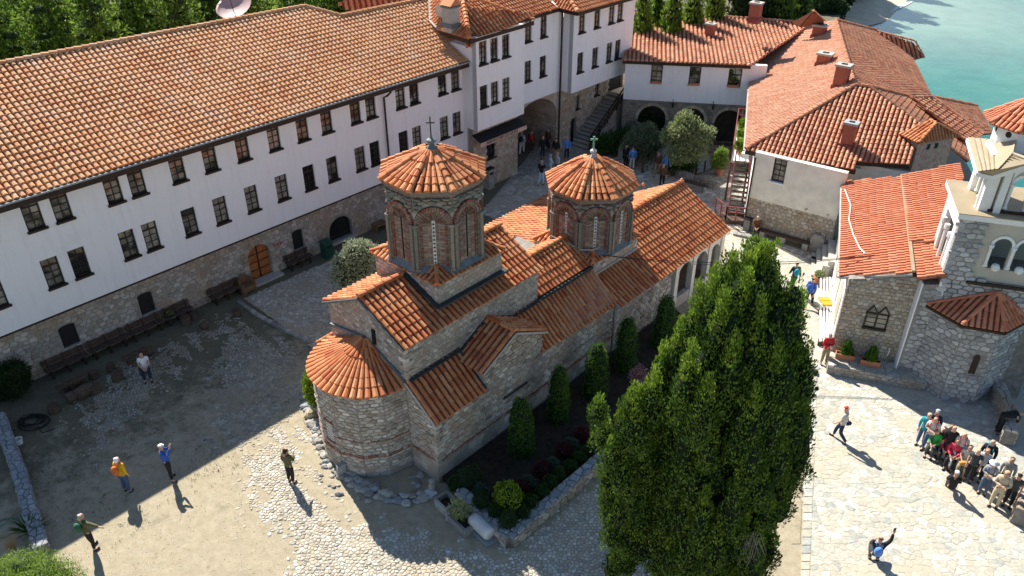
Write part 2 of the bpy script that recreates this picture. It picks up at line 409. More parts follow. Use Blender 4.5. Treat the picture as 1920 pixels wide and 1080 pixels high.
def stones(thing_, mat, x0, x1, y0, y1, sx, sy, fmap, keep=None, conv=None, gap=.02, h=(.02, .05), jit=.33, bev=.02,
           limit=300, name='stone', coll=None, course=True):
    """a bed of stones over the rectangle x0..x1, y0..y1; fmap(x, y, h) -> world point"""
    asp = sx/sy; S = []
    ny = int((y1-y0)/sy)+5; nx = int((x1-x0)/sx)+5
    for j in range(ny):
        for i in range(nx):
            y = y0+(j-1.5)*sy+random.uniform(-jit, jit)*sy*(.45 if course else 1); x = x0+(i-1.5+(.5 if j % 2 else 0))*sx+random.uniform(-jit, jit)*sx
            S.append((x/asp, y))
    rect = conv or [(x0, y0), (x1, y0), (x1, y1), (x0, y1)]
    cells = voronoi(S); res = []
    for (cx, cy), p in cells:
        cx *= asp; p = [(a*asp, b) for a, b in p]
        if cx < x0-sx or cx > x1+sx or cy < y0-sy or cy > y1+sy: continue
        p = clip_poly(p, rect)
        if len(p) < 3: continue
        mx = sum(a for a, b in p)/len(p); my = sum(b for a, b in p)/len(p)
        if keep is not None and not keep(mx, my): continue
        area = abs(sum(p[i][0]*p[(i+1) % len(p)][1]-p[(i+1) % len(p)][0]*p[i][1] for i in range(len(p))))/2
        if area < sx*sy*.12: continue
        # drop very short edges
        q = [p[0]]
        for a in p[1:]:
            if abs(a[0]-q[-1][0])+abs(a[1]-q[-1][1]) > .12*sy: q.append(a)
        if len(q) > 3 and abs(q[0][0]-q[-1][0])+abs(q[0][1]-q[-1][1]) < .12*sy: q.pop()
        if len(q) < 3: continue
        rad = math.sqrt(area)/2; g1 = max(.5, 1-gap/2/rad); g2 = max(.35, g1-bev/rad); hh = random.uniform(*h)
        tx, ty = random.uniform(-.15, .15)*hh/rad, random.uniform(-.15, .15)*hh/rad
        k = len(q)
        v = [fmap(mx+(a-mx)*g1, my+(b-my)*g1, -.01) for a, b in q]+[fmap(mx+(a-mx)*g1, my+(b-my)*g1, hh*.6) for a, b in q] + \
            [fmap(mx+(a-mx)*g2, my+(b-my)*g2, hh+(a-mx)*tx+(b-my)*ty) for a, b in q]
        f = [list(range(2*k, 3*k))]+[[i, (i+1) % k, k+(i+1) % k, k+i] for i in range(k)]+[[k+i, k+(i+1) % k, 2*k+(i+1) % k, 2*k+i] for i in range(k)]
        res.append((np.array(v), f))
    if coll is not None: coll.extend(res); return
    emit_stones(thing_, res, mat, limit, name)
def emit_stones(thing_, res, mat, limit=300, name='stone', parent=None):
    if not res: return
    org = ORG[thing_.name]; par = parent or thing_
    # prefer the ones that show largest: size over distance
    sc_ = [-(np.ptp(v, axis=0).sum())/np.linalg.norm(v[0]-CP) for v, f in res]; order = np.argsort(sc_)
    for i in order[:limit]:
        v, f = res[i]; link(name, mesh_data(name, v, f, mat, False, org), par)
    if len(order) > limit:
        mb = MB()
        for i in order[limit:]: mb.add(*res[i])
        o = mb.build(name, mat, par); o['kind'] = 'stuff'
def plane_map(o, x, y, n):
    o, x, y, n = (np.asarray(q, float) for q in (o, x, y, n)); return lambda a, b, h: o+x*a+y*b+n*h

# ------------------------------------------------------------------ walls with openings
def wall(name, parent, o, x, wd, ht, n, mat, holes=(), depth=.18, top=None, back=True):
    """plane wall from o along x (wd) and up (ht), n = outward; holes (a0, b0, a1, b1) get reveals"""
    o, x, n = np.asarray(o, float), nrm(x), nrm(n); mb = MB()
    xs = sorted({0., wd, *[h[0] for h in holes], *[h[2] for h in holes]}); ys = sorted({0., ht, *[h[1] for h in holes], *[h[3] for h in holes]})
    P = lambda a, b, d=0.: o+x*a+Z*b-n*d
    flip = (np.cross(x, Z)@n) < 0
    def q(*pts):
        mb.add(list(pts), [[0, 1, 2, 3] if not flip else [3, 2, 1, 0]])
    for i in range(len(xs)-1):
        for j in range(len(ys)-1):
            cx, cy = (xs[i]+xs[i+1])/2, (ys[j]+ys[j+1])/2
            if any(h[0] < cx < h[2] and h[1] < cy < h[3] for h in holes): continue
            q(P(xs[i], ys[j]), P(xs[i+1], ys[j]), P(xs[i+1], ys[j+1]), P(xs[i], ys[j+1]))
    for a0, b0, a1, b1 in holes:
        q(P(a0, b0), P(a0, b0, depth), P(a0, b1, depth), P(a0, b1))[0:0] if False else q(P(a0, b0, depth), P(a0, b0), P(a0, b1), P(a0, b1, depth))
        q(P(a1, b0), P(a1, b0, depth), P(a1, b1, depth), P(a1, b1))
        q(P(a0, b0, depth), P(a1, b0, depth), P(a1, b0), P(a0, b0))
        q(P(a0, b1), P(a1, b1), P(a1, b1, depth), P(a0, b1, depth))
    # thickness: bottom, top, ends
    D = .35
    q(P(0, 0, D), P(wd, 0, D), P(wd, 0), P(0, 0)); q(P(0, ht), P(wd, ht), P(wd, ht, D), P(0, ht, D))
    q(P(0, 0, D), P(0, 0), P(0, ht), P(0, ht, D)); q(P(wd, 0), P(wd, 0, D), P(wd, ht, D), P(wd, ht))
    return mb.build(name, mat, parent)
_pane = {}
def window(parent, o, x, n, wd, ht, cols=2, rows=4, sill=True, panes=True, frame=None, depth=.16, transom=True, sillmat=None, glassmat=None):
    "window filling the opening whose lower left corner on the wall face is o"
    x, n = nrm(x), nrm(n); frame = frame or M['dark_wood']; P = lambda a, b, d: o+x*a+Z*b-n*d
    mb = MB(); fw = .06
    def fr(a0, b0, a1, b1, d=depth-.05, t=.05): mb.box((P(a0, b0, d)+P(a1, b0, d))/2, x*(a1-a0)/2, n*t/2, Z*(b1-b0))
    fr(0, 0, fw, ht); fr(wd-fw, 0, wd, ht); fr(fw, 0, wd-fw, fw); fr(fw, ht-fw, wd-fw, ht)
    iw = wd-2*fw; ih = ht-2*fw; ysplit = []
    for i in range(1, cols): fr(fw+iw*i/cols-.018, fw, fw+iw*i/cols+.018, ht-fw, depth-.055, .035)
    for j in range(1, rows):
        t = .035 if (transom and j == rows-1) else .016
        for i in range(cols): fr(fw+iw*i/cols+(.018 if i else 0), fw+ih*j/rows-t, fw+iw*(i+1)/cols-(.018 if i < cols-1 else 0), fw+ih*j/rows+t, depth-.055, .03)
    w_ = mb.build('window', frame, parent)
    g = glassmat or random.choice((M['glass'], M['glass'], M['glass_dark'], M['glass_curtain'], M['glass']))
    if panes:
        for i in range(cols):
            for j in range(rows):
                pw, ph = iw/cols, ih/rows; tl_ = random.uniform(-.012, .012)
                c = P(fw+pw*(i+.5), fw+ph*j, depth-.03)
                MB().box(c, x*(pw/2-.004)+n*tl_, n*.004, Z*(ph-.008)).build('pane', g, w_)
    else:
        MB().box(P(wd/2, fw, depth-.03), x*(iw/2), n*.004, Z*ih).build('pane', g, w_)
    MB().box(P(wd/2, 0.01, depth+.05), x*wd/2, n*.01, Z*(ht-.02)).build('backing', M['inside'], w_)
    if sill:
        s = MB(); s.box(P(wd/2, -.07, depth/2-.06), x*(wd/2+.05), n*(depth/2+.06), Z*.09); s.build('sill', sillmat or frame, w_)
    return w_
# ------------------------------------------------------------------ body and clothing shapes for the people
def skin_mesh(verts, edges, radii, root=0, sub=1):
    me = bpy.data.meshes.new('tmp'); me.from_pydata([tuple(v) for v in verts], edges, []); o = bpy.data.objects.new('tmp', me); COL.objects.link(o)
    m = o.modifiers.new('s', 'SKIN'); 
    if not me.skin_vertices: me.skin_vertices.new(name='') if hasattr(me.skin_vertices, 'new') else None
    d = me.skin_vertices[0].data
    for i, r in enumerate(radii):
        d[i].radius = (r, r) if not isinstance(r, tuple) else r; d[i].use_root = (i == root)
    m.use_smooth_shade = True
    s = o.modifiers.new('u', 'SUBSURF'); s.levels = sub; s.render_levels = sub
    dg = bpy.context.evaluated_depsgraph_get(); out_ = bpy.data.meshes.new_from_object(o.evaluated_get(dg)); bpy.data.objects.remove(o); return out_
V3 = lambda *p: np.array(p, float)
def base_pose():
    J = dict(pel=V3(0, 0, .94), spi=V3(0, 0, 1.14), che=V3(0, -.01, 1.34), nec=V3(0, 0, 1.48), jaw=V3(0, .03, 1.565), hea=V3(0, .015, 1.64), top=V3(0, 0, 1.70))
    for s, n in ((-1, 'l'), (1, 'r')):
        J['sho'+n] = V3(s*.17, 0, 1.40); J['elb'+n] = V3(s*.23, -.03, 1.12); J['wri'+n] = V3(s*.22, .06, .89)
        J['hip'+n] = V3(s*.09, 0, .90); J['kne'+n] = V3(s*.10, .02, .50); J['ank'+n] = V3(s*.11, -.02, .09); J['toe'+n] = V3(s*.13, .14, .035)
    return J
def shift(J, keys, d):
    for k in keys: J[k] = J[k]+V3(*d)
UP = ['spi', 'che', 'nec', 'jaw', 'hea', 'top', 'shol', 'elbl', 'wril', 'shor', 'elbr', 'wrir']
def pose(kind):
    J = base_pose()
    if kind == 'walk':
        J['kner'] = V3(.10, .20, .52); J['ankr'] = V3(.10, .26, .10); J['toer'] = V3(.11, .42, .05); J['knel'] = V3(-.10, -.02, .48); J['ankl'] = V3(-.10, -.30, .13); J['toel'] = V3(-.11, -.18, .035)
        J['wrir'] = V3(.23, -.12, .90); J['wril'] = V3(-.23, .22, .95); J['elbl'] = V3(-.23, .04, 1.13)
    if kind == 'photo':
        for s, n in ((-1, 'l'), (1, 'r')): J['elb'+n] = V3(s*.22, .18, 1.26); J['wri'+n] = V3(s*.06, .30, 1.52)
        shift(J, UP, (0, -.06, 0)); J['ankr'] += V3(.12, .05, 0); J['toer'] += V3(.14, .05, 0)
    if kind == 'point':
        J['elbr'] = V3(.42, .10, 1.38); J['wrir'] = V3(.68, .18, 1.36)
        J['ankl'] += V3(-.05, .12, 0); J['toel'] += V3(-.05, .12, 0)
    if kind == 'fold':
        for s, n in ((-1, 'l'), (1, 'r')): J['elb'+n] = V3(s*.24, .04, 1.14); J['wri'+n] = V3(-s*.02, .20, 1.12+s*.02)
    if kind == 'phone':
        J['elbr'] = V3(.22, .08, 1.15); J['wrir'] = V3(.08, .26, 1.25)
    if kind in ('sit', 'sit_fold'):
        shift(J, UP+['pel', 'hipl', 'hipr'], (0, 0, -.40))
        for s, n in ((-1, 'l'), (1, 'r')):
            J['kne'+n] = V3(s*.13, .42, .50); J['ank'+n] = V3(s*.12, .40, .09); J['toe'+n] = V3(s*.13, .56, .035); J['elb'+n] = V3(s*.22, .08, .78); J['wri'+n] = V3(s*.08, .30, .66)
    if kind == 'crouch':
        shift(J, UP+['pel', 'hipl', 'hipr'], (0, 0, -.55))
        for s, n in ((-1, 'l'), (1, 'r')):
            J['kne'+n] = V3(s*.15, .36, .44); J['ank'+n] = V3(s*.12, .02, .09); J['toe'+n] = V3(s*.13, .18, .035)
        J['elbr'] = V3(.34, .12, 1.0); J['wrir'] = V3(.36, .20, 1.28); J['elbl'] = V3(-.2, .2, .62); J['wril'] = V3(-.06, .38, .62)
    if kind == 'bend':
        ang = math.radians(72); pel = J['pel']
        for k in UP:
            d = J[k]-pel; J[k] = pel+V3(d[0], d[1]*math.cos(ang)+d[2]*math.sin(ang), -d[1]*math.sin(ang)+d[2]*math.cos(ang))
        for s, n in ((-1, 'l'), (1, 'r')): J['wri'+n] = V3(s*.18, .50, .78); J['elb'+n] = V3(s*.22, .42, .98)
    return J
def chainmesh(J, parts):
    "parts: list of (from_key, [(key or vec, radius)...]); first entry root"
    verts, radii, idx, edges = [], [], {}, []
    def put(k, r):
        key = k if isinstance(k, str) else tuple(np.round(k, 4))
        if key not in idx: idx[key] = len(verts); verts.append(J[k] if isinstance(k, str) else k); radii.append(r)
        return idx[key]
    for ch in parts:
        p = None
        for k, r in ch:
            i = put(k, r)
            if p is not None and i != p: edges.append((p, i))
            p = i
    return skin_mesh(verts, edges, radii)
def hand(J, n):
    s = -1 if n == 'l' else 1; w_ = J['wri'+n]; d = nrm(w_-J['elb'+n]); x = nrm(np.cross(d, V3(0, 1, .2))) ; y = np.cross(x, d)
    palm = w_+d*.065; out_ = [[('wri'+n, .026), (palm, .034)]]
    for j, (o, L) in enumerate(((-.030, .062), (-.010, .075), (.011, .070), (.030, .055))):
        b = palm+d*.035+x*o; out_.append([(palm, .034), (b, .010), (b+d*L*.55+y*.006, .009), (b+d*L*.9+y*.022, .008)])
    t0 = w_+d*.035+x*(-s)*.034; out_.append([('wri'+n, .026), (t0, .011), (t0+d*.04-x*s*.02, .009)])
    return out_
_cache = {}
def garment(kind, what):
    if (kind, what) in _cache: return _cache[(kind, what)]
    J = pose(kind); k = 1.0
    if what == 'body':
        P_ = [[('pel', (.125, .10)), ('spi', (.11, .085)), ('che', (.135, .095)), ('nec', .052), ('jaw', .070), ('hea', .092), ('top', .070)],
              [('jaw', .070), (J['jaw']+V3(0, .088, .018)-V3(0, 0, 0), .012)]]
        for n in 'lr':
            P_ += [[('che', (.135, .095)), ('sho'+n, .055), ('elb'+n, .040), ('wri'+n, .026)]]; P_ += hand(J, n)
            P_ += [[('pel', (.125, .10)), ('hip'+n, .085), ('kne'+n, .056), ('ank'+n, .038), ('toe'+n, .032)]]
    elif what == 'top':
        P_ = [[(J['pel']-nrm(J['spi']-J['pel'])*.10, (.17, .135)), ('pel', (.165, .13)), ('spi', (.15, .12)), ('che', (.175, .13)), (J['nec']-(J['nec']-J['che'])*.15, .075)]]
        for n in 'lr': P_ += [[('che', (.175, .13)), ('sho'+n, .078), ('elb'+n, .062), (J['wri'+n]-(J['wri'+n]-J['elb'+n])*.1, .045)]]
    elif what == 'tee':
        P_ = [[(J['pel']-nrm(J['spi']-J['pel'])*.08, (.165, .13)), ('pel', (.16, .125)), ('spi', (.145, .115)), ('che', (.17, .125)), (J['nec']-(J['nec']-J['che'])*.2, .07)]]
        for n in 'lr': P_ += [[('che', (.17, .125)), ('sho'+n, .075), (J['sho'+n]+(J['elb'+n]-J['sho'+n])*.6, .064)]]
    elif what == 'trousers':
        P_ = [[(J['pel']+nrm(J['spi']-J['pel'])*.10, (.135, .105)), ('pel', (.15, .118))]]
        for n in 'lr': P_ += [[('pel', (.15, .118)), ('hip'+n, .105), ('kne'+n, .078), (J['ank'+n]+V3(0, 0, .03), .058)]]
    elif what in ('shoel', 'shoer'):
        n = what[-1]; P_ = [[(J['ank'+n]+V3(0, -.03, -.04), .048), (J['ank'+n]+V3(0, .05, -.045), .05), (J['toe'+n]+V3(0, .02, .008), .042)]]
    elif what == 'hair':
        h = J['hea']; u_ = nrm(J['top']-J['nec']); b_ = nrm(np.cross(V3(1, 0, 0), u_)); b_ = -b_ if b_@V3(0, 1, 0) > 0 and kind != 'bend' else b_
        P_ = [[(h-u_*.03+b_*.035, .085), (h+u_*.02+b_*.018, .100), (h+u_*.055+b_*.005, .080)]]
    elif what == 'longhair':
        h = J['hea']; P_ = [[(h+V3(0, -.07, -.16), .055), (h+V3(0, -.05, -.04), .092), (h+V3(0, -.018, .03), .104), (h+V3(0, .0, .06), .08)]]
    elif what == 'cap':
        h = J['hea']; P_ = [[(h+V3(0, .14, .015), (.05, .012)), (h+V3(0, .06, .03), (.09, .03)), (h+V3(0, -.01, .045), .103), (h+V3(0, -.01, .085), .07)]]
    elif what == 'hat':
        h = J['hea']; me = MB().lathe(h+V3(0, 0, .02), [(.19, 0), (.19, .012), (.105, .02), (.095, .09), (.06, .11)], 14)
        m = mesh_data('hat', np.vstack(me.v), me.f, None, True); _cache[(kind, what)] = m; return m
    elif what == 'pack':
        c = J['che']+V3(0, -.20, -.10); b_ = MB(); blob_mesh(b_, c, np.array([.15, .11, .22]), 1, 10, 7, .05)
        m = mesh_data('pack', np.vstack(b_.v), b_.f, None, True); _cache[(kind, what)] = m; return m
    elif what == 'straps':
        b_ = MB()
        for s in (-1, 1): c = J['che']; b_.tube([c+V3(s*.09, -.12, .06), c+V3(s*.10, -.02, .155), c+V3(s*.10, .13, .04), c+V3(s*.12, .13, -.12), c+V3(s*.14, -.08, -.2)], .017, 5)
        m = mesh_data('straps', np.vstack(b_.v), b_.f, None, True); _cache[(kind, what)] = m; return m
    m = chainmesh(J, P_); _cache[(kind, what)] = m; return m
for k_ in ('phone', 'stand', 'photo', 'point', 'sit', 'walk', 'crouch', 'fold', 'bend'):
    for w_ in ('body', 'top', 'tee', 'trousers', 'shoel', 'shoer', 'hair', 'longhair', 'cap'): garment(k_, w_)
# =================================================================== ground, lake, shore
def sheet(name, pts, z, mat, thick=0.0, kind='structure'):
    mb = MB(); P_ = [A3(p[0], p[1], z) for p in pts]
    a = sum(P_[i][0]*P_[(i+1) % len(P_)][1]-P_[(i+1) % len(P_)][0]*P_[i][1] for i in range(len(P_)))
    if a < 0: P_ = P_[::-1]
    if thick: mb.prism(P_, A3(0, 0, -thick))
    else: mb.add(P_, [list(range(len(P_)))])
    o = mb.build(name, mat); o['kind'] = kind; return o
def ground_mat():
    m, nt, b = newmat('dry_ground')
    c = ramp(nt, noise(nt, 2.6, 9, .8), [(.30, (.31, .265, .185)), (.5, (.40, .345, .245)), (.7, (.49, .43, .32))])
    g = ramp(nt, noise(nt, 9, 8, .8), [(.3, (.05, .055, .032)), (.7, (.17, .155, .11))])
    geo = nt.nodes.new('ShaderNodeNewGeometry'); sep = nt.nodes.new('ShaderNodeSeparateXYZ'); nt.links.new(geo.outputs['Position'], sep.inputs[0])
    # more grass and dark soil by the long wing, its shade painted in
    d = nt.nodes.new('ShaderNodeVectorMath'); d.operation = 'DOT_PRODUCT'; d.inputs[1].default_value = (N[0], N[1], 0)
    nt.links.new(geo.outputs['Position'], d.inputs[0])
    mr = nt.nodes.new('ShaderNodeMapRange'); mr.inputs[1].default_value = -33.5; mr.inputs[2].default_value = -24; mr.inputs[3].default_value = .42; mr.inputs[4].default_value = -.02
    nt.links.new(d.outputs['Value'], mr.inputs[0])
    ad = nt.nodes.new('ShaderNodeMath'); nt.links.new(noise(nt, 1.0, 9, .78), ad.inputs[0]); nt.links.new(mr.outputs[0], ad.inputs[1])
    f = ramp(nt, ad.outputs[0], [(.55, (0, 0, 0)), (.74, (.8,)*3)])
    c = mixc(nt, f, c, g)
    c = mixc(nt, 1., c, ramp(nt, noise(nt, 30, 6, .9), [(.3, (.62,)*3), (.7, (1.25,)*3)]), 'MULTIPLY')
    nt.links.new(c, b.inputs['Base Color']); b.inputs['Roughness'].default_value = .95; b.inputs['Specular IOR Level'].default_value = .1
    bump(nt, b, noise(nt, 26, 6, .75), .7, .04); return m
def far_cobble_mat():
    m, nt, b = newmat('far_cobbles')
    geo = nt.nodes.new('ShaderNodeNewGeometry'); v = nt.nodes.new('ShaderNodeTexVoronoi'); v.inputs['Scale'].default_value = 5.5
    nt.links.new(geo.outputs['Position'], v.inputs['Vector'])
    v2 = nt.nodes.new('ShaderNodeTexVoronoi'); v2.feature = 'DISTANCE_TO_EDGE'; v2.inputs['Scale'].default_value = 5.5; nt.links.new(geo.outputs['Position'], v2.inputs['Vector'])
    c = ramp(nt, v.outputs['Color'], [(.2, (.30, .28, .25)), (.8, (.50, .47, .41))])
    c = mixc(nt, ramp(nt, v2.outputs[0], [(.02, (.7,)*3), (.1, (0, 0, 0))]), c, (.16, .14, .11))
    nt.links.new(c, b.inputs['Base Color']); b.inputs['Roughness'].default_value = .9
    bump(nt, b, ramp(nt, v2.outputs[0], [(0, (0, 0, 0)), (.2, (1, 1, 1))]), .8, .03); return m
M['ground'] = ground_mat(); M['far_cobble'] = far_cobble_mat()
def water_mat():
    m, nt, b = newmat('lake_water')
    geo = nt.nodes.new('ShaderNodeNewGeometry'); sep = nt.nodes.new('ShaderNodeSeparateXYZ'); nt.links.new(geo.outputs['Position'], sep.inputs[0])
    n = noise(nt, .06, 4, .6); n2 = noise(nt, .35, 4, .6)
    c = ramp(nt, n, [(.35, (.016, .135, .115)), (.5, (.032, .175, .140)), (.66, (.07, .22, .165))])
    # paler over the sand near the beach
    d = nt.nodes.new('ShaderNodeVectorMath'); d.operation = 'DISTANCE'; bp = at(1660, 10, -3); d.inputs[1].default_value = tuple(bp)
    nt.links.new(geo.outputs['Position'], d.inputs[0])
    c = mixc(nt, ramp(nt, d.outputs['Value'], [(0, (.0,)*3), (1, (0,)*3)]), c, (.4, .45, .35))
    mr = nt.nodes.new('ShaderNodeMapRange'); mr.inputs[1].default_value = 6; mr.inputs[2].default_value = 34; mr.inputs[3].default_value = .75; mr.inputs[4].default_value = 0.
    nt.links.new(d.outputs['Value'], mr.inputs[0]); c = mixc(nt, mr.outputs[0], c, (.33, .42, .33))
    c = mixc(nt, 1., c, ramp(nt, n2, [(.3, (.88,)*3), (.7, (1.1,)*3)]), 'MULTIPLY')
    nt.links.new(c, b.inputs['Base Color']); b.inputs['Roughness'].default_value = .12; b.inputs['Specular IOR Level'].default_value = .5
    wv = noise(nt, 1.6, 6, .7); bump(nt, b, wv, .35, .12); return m
M['water'] = water_mat()
LAKE_Z = -3.2
sheet('lake', [(-2500, -2500), (2500, -2500), (2500, 3000), (-2500, 3000)], LAKE_Z, M['water'])

shore = [(-600, -400), (24.2, -400), (24.2, 27.6), (26.5, 33.5), (29.5, 42), (31, 50), (33.5, 60), (38, 76), tuple(at(1560, 62, 0)[:2]), tuple(at(1575, 30, 0)[:2]), tuple(at(1590, -10, 0)[:2]), (60, 180), (90, 1200), (-600, 1200)]
sheet('ground', shore, 0.0, M['ground'], 6.0)
M['sand'] = plain('beach_sand', (.62, .54, .40), .95, .12, .8, bumps=.3)
mb = MB(); sp = [at(1555, 70, -3), at(1600, 55, -3.05), at(1655, 42, -3.15), at(1690, 22, -3.3), at(1722, -6, -3.35), at(1740, -60, -3.35), at(1600, -60, -2.0), at(1560, 20, -2.4)]
k = len(sp); c_ = at(1620, 5, -2.5)
mb.add(sp+[c_], [[i, (i+1) % k, k] for i in range(k)]); o = mb.build('beach', M['sand']); o['kind'] = 'structure'
M['foam'] = plain('foam', (.85, .86, .84), .8, .1, 2)
mb = MB(); fp = [(1645, 28), (1664, 14), (1690, 7), (1712, 3), (1700, 10), (1672, 22), (1650, 34)]
mb.prism([at(x, y, LAKE_Z+.05) for x, y in fp], A3(0, 0, .03)); o = mb.build('surf', M['foam']); o['kind'] = 'stuff'

# paved and cobbled areas: stones are real geometry
def area(name, px, z, mat, thick=.02):
    return sheet(name, [tuple(at(x, y, 0)[:2]) for x, y in px], z, mat, thick)
def cobbles(name, px, matbed, mat, size, z=.012, h=(.012, .035), gap=.03, limit=300, sxf=1.15, noise_edge=.35, stone='cobble', ragged=0.):
    bed = area(name, px, z, matbed, .008) if not ragged else area(name, [(sum(p[0] for p in px)/len(px)+(p[0]-sum(q[0] for q in px)/len(px))*.5, sum(p[1] for p in px)/len(px)+(p[1]-sum(q[1] for q in px)/len(px))*.5) for p in px], .004, M['ground'], .002)
    if ragged: z = 0.0
    ORG_ = ORG[bed.name]; poly = [tuple(at(x, y, 0)[:2]) for x, y in px]
    xs = [p[0] for p in poly]; ys = [p[1] for p in poly]
    def keep(x, y):
        if not ragged: return inpoly(x, y, poly)
        d = 9.
        for i in range(len(poly)):
            ax, ay = poly[i]; bx, by = poly[(i+1) % len(poly)]; L2 = (bx-ax)**2+(by-ay)**2; t = max(0, min(1, ((x-ax)*(bx-ax)+(y-ay)*(by-ay))/L2)); d = min(d, math.hypot(x-ax-t*(bx-ax), y-ay-t*(by-ay)))
        if not inpoly(x, y, poly): d = -d
        nz = math.sin(x*2.9+1.9*math.sin(y*2.1))*math.sin(y*2.5+1.6*math.sin(x*1.7))+.5*math.sin(x*6.1+y*5.3)
        return d+ragged*(.55*nz-.25)+random.uniform(-.35, .35)*ragged > 0
    stones(bed, mat, min(xs)-ragged*.7, max(xs)+ragged*.7, min(ys)-ragged*.7, max(ys)+ragged*.7, size*sxf, size, lambda a, b, hh: A3(a, b, z+hh), keep=keep, gap=gap, h=h, jit=.45, course=False, bev=.025, limit=limit, name=stone)
    return bed
M['grit'] = plain('gritty_earth', (.40, .34, .25), .95, .25, 8, bumps=.5)
cobbles('cobbled_path', [(458, 560), (560, 515), (640, 480), (700, 470), (700, 560), (640, 700), (585, 650)], M['grit'], M['cobble'], .14)
cobbles('cobbled_band', [(398, 655), (445, 612), (515, 640), (590, 665), (575, 745), (540, 800), (480, 850), (405, 850), (385, 760)], M['ground'], M['cobble_dull'], .12, ragged=1.2)
cobbles('cobbled_court', [(452, 860), (520, 800), (560, 800), (590, 905), (660, 965), (800, 1005), (940, 1035), (1135, 870), (1300, 700), (1300, 1130), (500, 1130), (530, 1020), (470, 950)], M['ground'], M['cobble'], .13, ragged=1.0)
cobbles('cobbled_strip', [(135, 780), (240, 680), (330, 640), (400, 605), (440, 585), (430, 622), (360, 665), (330, 720), (250, 790), (180, 850), (150, 800)], M['ground'], M['cobble_dull'], .11, ragged=1.5)
cobbles('stone_terrace', [(1515, 1130), (1980, 1130), (1980, 740), (1690, 690), (1548, 660), (1545, 560), (1560, 500), (1500, 470), (1370, 420), (1345, 440), (1380, 500), (1490, 600), (1512, 720), (1508, 900)],
        plain('terrace_joint', (.42, .385, .31), .95, .2, 9, bumps=.4), M['flag'], .235, h=(.003, .012), gap=.016, stone='flagstone')
area('earth_strip', [(1492, 880), (1506, 880), (1500, 1020), (1484, 1020)], .016, M['ground'])
kerb = thing('kerb', 'pale stone kerb running beside the tall cypress to the terrace', 'kerb', at(1508, 900))
ks = []
for i in range(26):
    y0_, y1_ = 705+i*15.2, 705+(i+1)*15.2-1.5
    xa = 1524-(y0_-705)*.04; a_, b_ = at(xa-8, y1_), at(xa+8, y1_); c2, d2 = at(xa+8, y0_), at(xa-8, y0_)
    MB().prism([a_, b_, c2, d2], A3(0, 0, .035)).build('kerb_stone', M['flag'], kerb)
area('cobbled_yard', [(905, 395), (985, 300), (1010, 262), (1180, 262), (1330, 300), (1400, 330), (1400, 440), (1000, 480)], .010, M['far_cobble'])
cobbles('rear_cobbles', [(900, 400), (960, 340), (1100, 290), (1200, 300), (1290, 345), (1385, 380), (1385, 440), (1340, 440), (1150, 380), (960, 420)], M['grit'], M['cobble'], .26, z=.02)
MB_ = MB()

# =================================================================== long white wing
def arch_pts(c, x, r, z0, zs, k=9):
    return [c-x*r+Z*z0]+[c-x*r*math.cos(math.pi*i/(k-1))+Z*(zs+r*math.sin(math.pi*i/(k-1))) for i in range(k)]+[c+x*r+Z*z0]
SLOPE = nrm(W(0, -.45, 1)-W(0, -.0, 0)) 
LW = thing('guesthouse', 'long white two storey monastery wing with rows of dark windows and a big tiled roof', 'building', W(18, -34.1))
UPW = [8.21, 9.33, 11.51, 12.57, 14.48, 16.1, 17.82, 19.58, 21.26, 22.76, 24.65, 25.70, 27.82, 28.85, 31.05, 32.12]
VW = -33.75; uA = 2.0; uB = 33.05
xsW = sorted(UPW+[5.95, 4.9, 2.9])
holes = []
for u_ in xsW:
    holes += [(u_-uA, 6.74-2.78, u_-uA+.70, 8.1-2.78), (u_-uA, 4.02-2.78, u_-uA+.70, 5.36-2.78)]
wall('wall', LW, W(uA, VW, 2.78), U, uB-uA, 8.42-2.78, N, M['white'], holes)
for u_ in xsW:
    for z0_, z1_ in ((6.74, 8.1), (4.02, 5.36)):
        window(LW, W(u_, VW, z0_), U, N, .70, z1_-z0_, panes=(u_ > 6 and u_ < 24), sillmat=M['dark_wood'])
MB().box(W(16.5, -37.6, 0), U*17.0, N*3.1, Z*8.2).build('core', M['white'], LW)
MB().box(W((uA+uB)/2, VW-.25, 2.70), U*(uB-uA)/2, N*.27, Z*.08).build('floor_edge', M['dark_wood'], LW)
# stone ground storey
VS = -34.0
def arch_hole(u0, u1, z0, z1, flat=.75):
    "returns keep-test for an arched opening"
    c = (u0+u1)/2; r = (u1-u0)/2
    def inside(x, y):
        if not (u0-.11 < x < u1+.11 and z0-.09 < y): return False
        zs = z1-r*flat
        if y < zs: return True
        return ((x-c)/(r+.10))**2+((y-zs)/(r*flat+.10))**2 < 1.0
    return inside
ops = [arch_hole(17.38, 18.74, 0.05, 2.05, 1.0), arch_hole(22.5, 24.12, .26, 1.68, .9), arch_hole(8.02, 8.78, .84, 2.0, .3), arch_hole(11.6, 12.35, .80, 1.98, .3), arch_hole(20.15, 20.86, .76, 1.96, .3)]
hs = [(17.40, .0, 18.72, 2.02), (22.52, .26, 24.1, 1.66), (8.04, .86, 8.76, 1.97), (11.62, .82, 12.33, 1.95), (20.17, .78, 20.84, 1.93)]
wall('stone_wall', LW, W(uA, VS, 0), U, uB-uA, 2.72, N, M['mortar'], [(a-uA, max(b, 0), c-uA, d) for a, b, c, d in hs], depth=.3)
sw = LW.children[-1]
stones(LW, M['rubble'], uA, uB, 0, 2.70, .30, .20, plane_map(W(0, VS), U, Z, N), keep=lambda x, y: not any(f(x, y) for f in ops), gap=.035, h=(.015, .05), jit=.42)
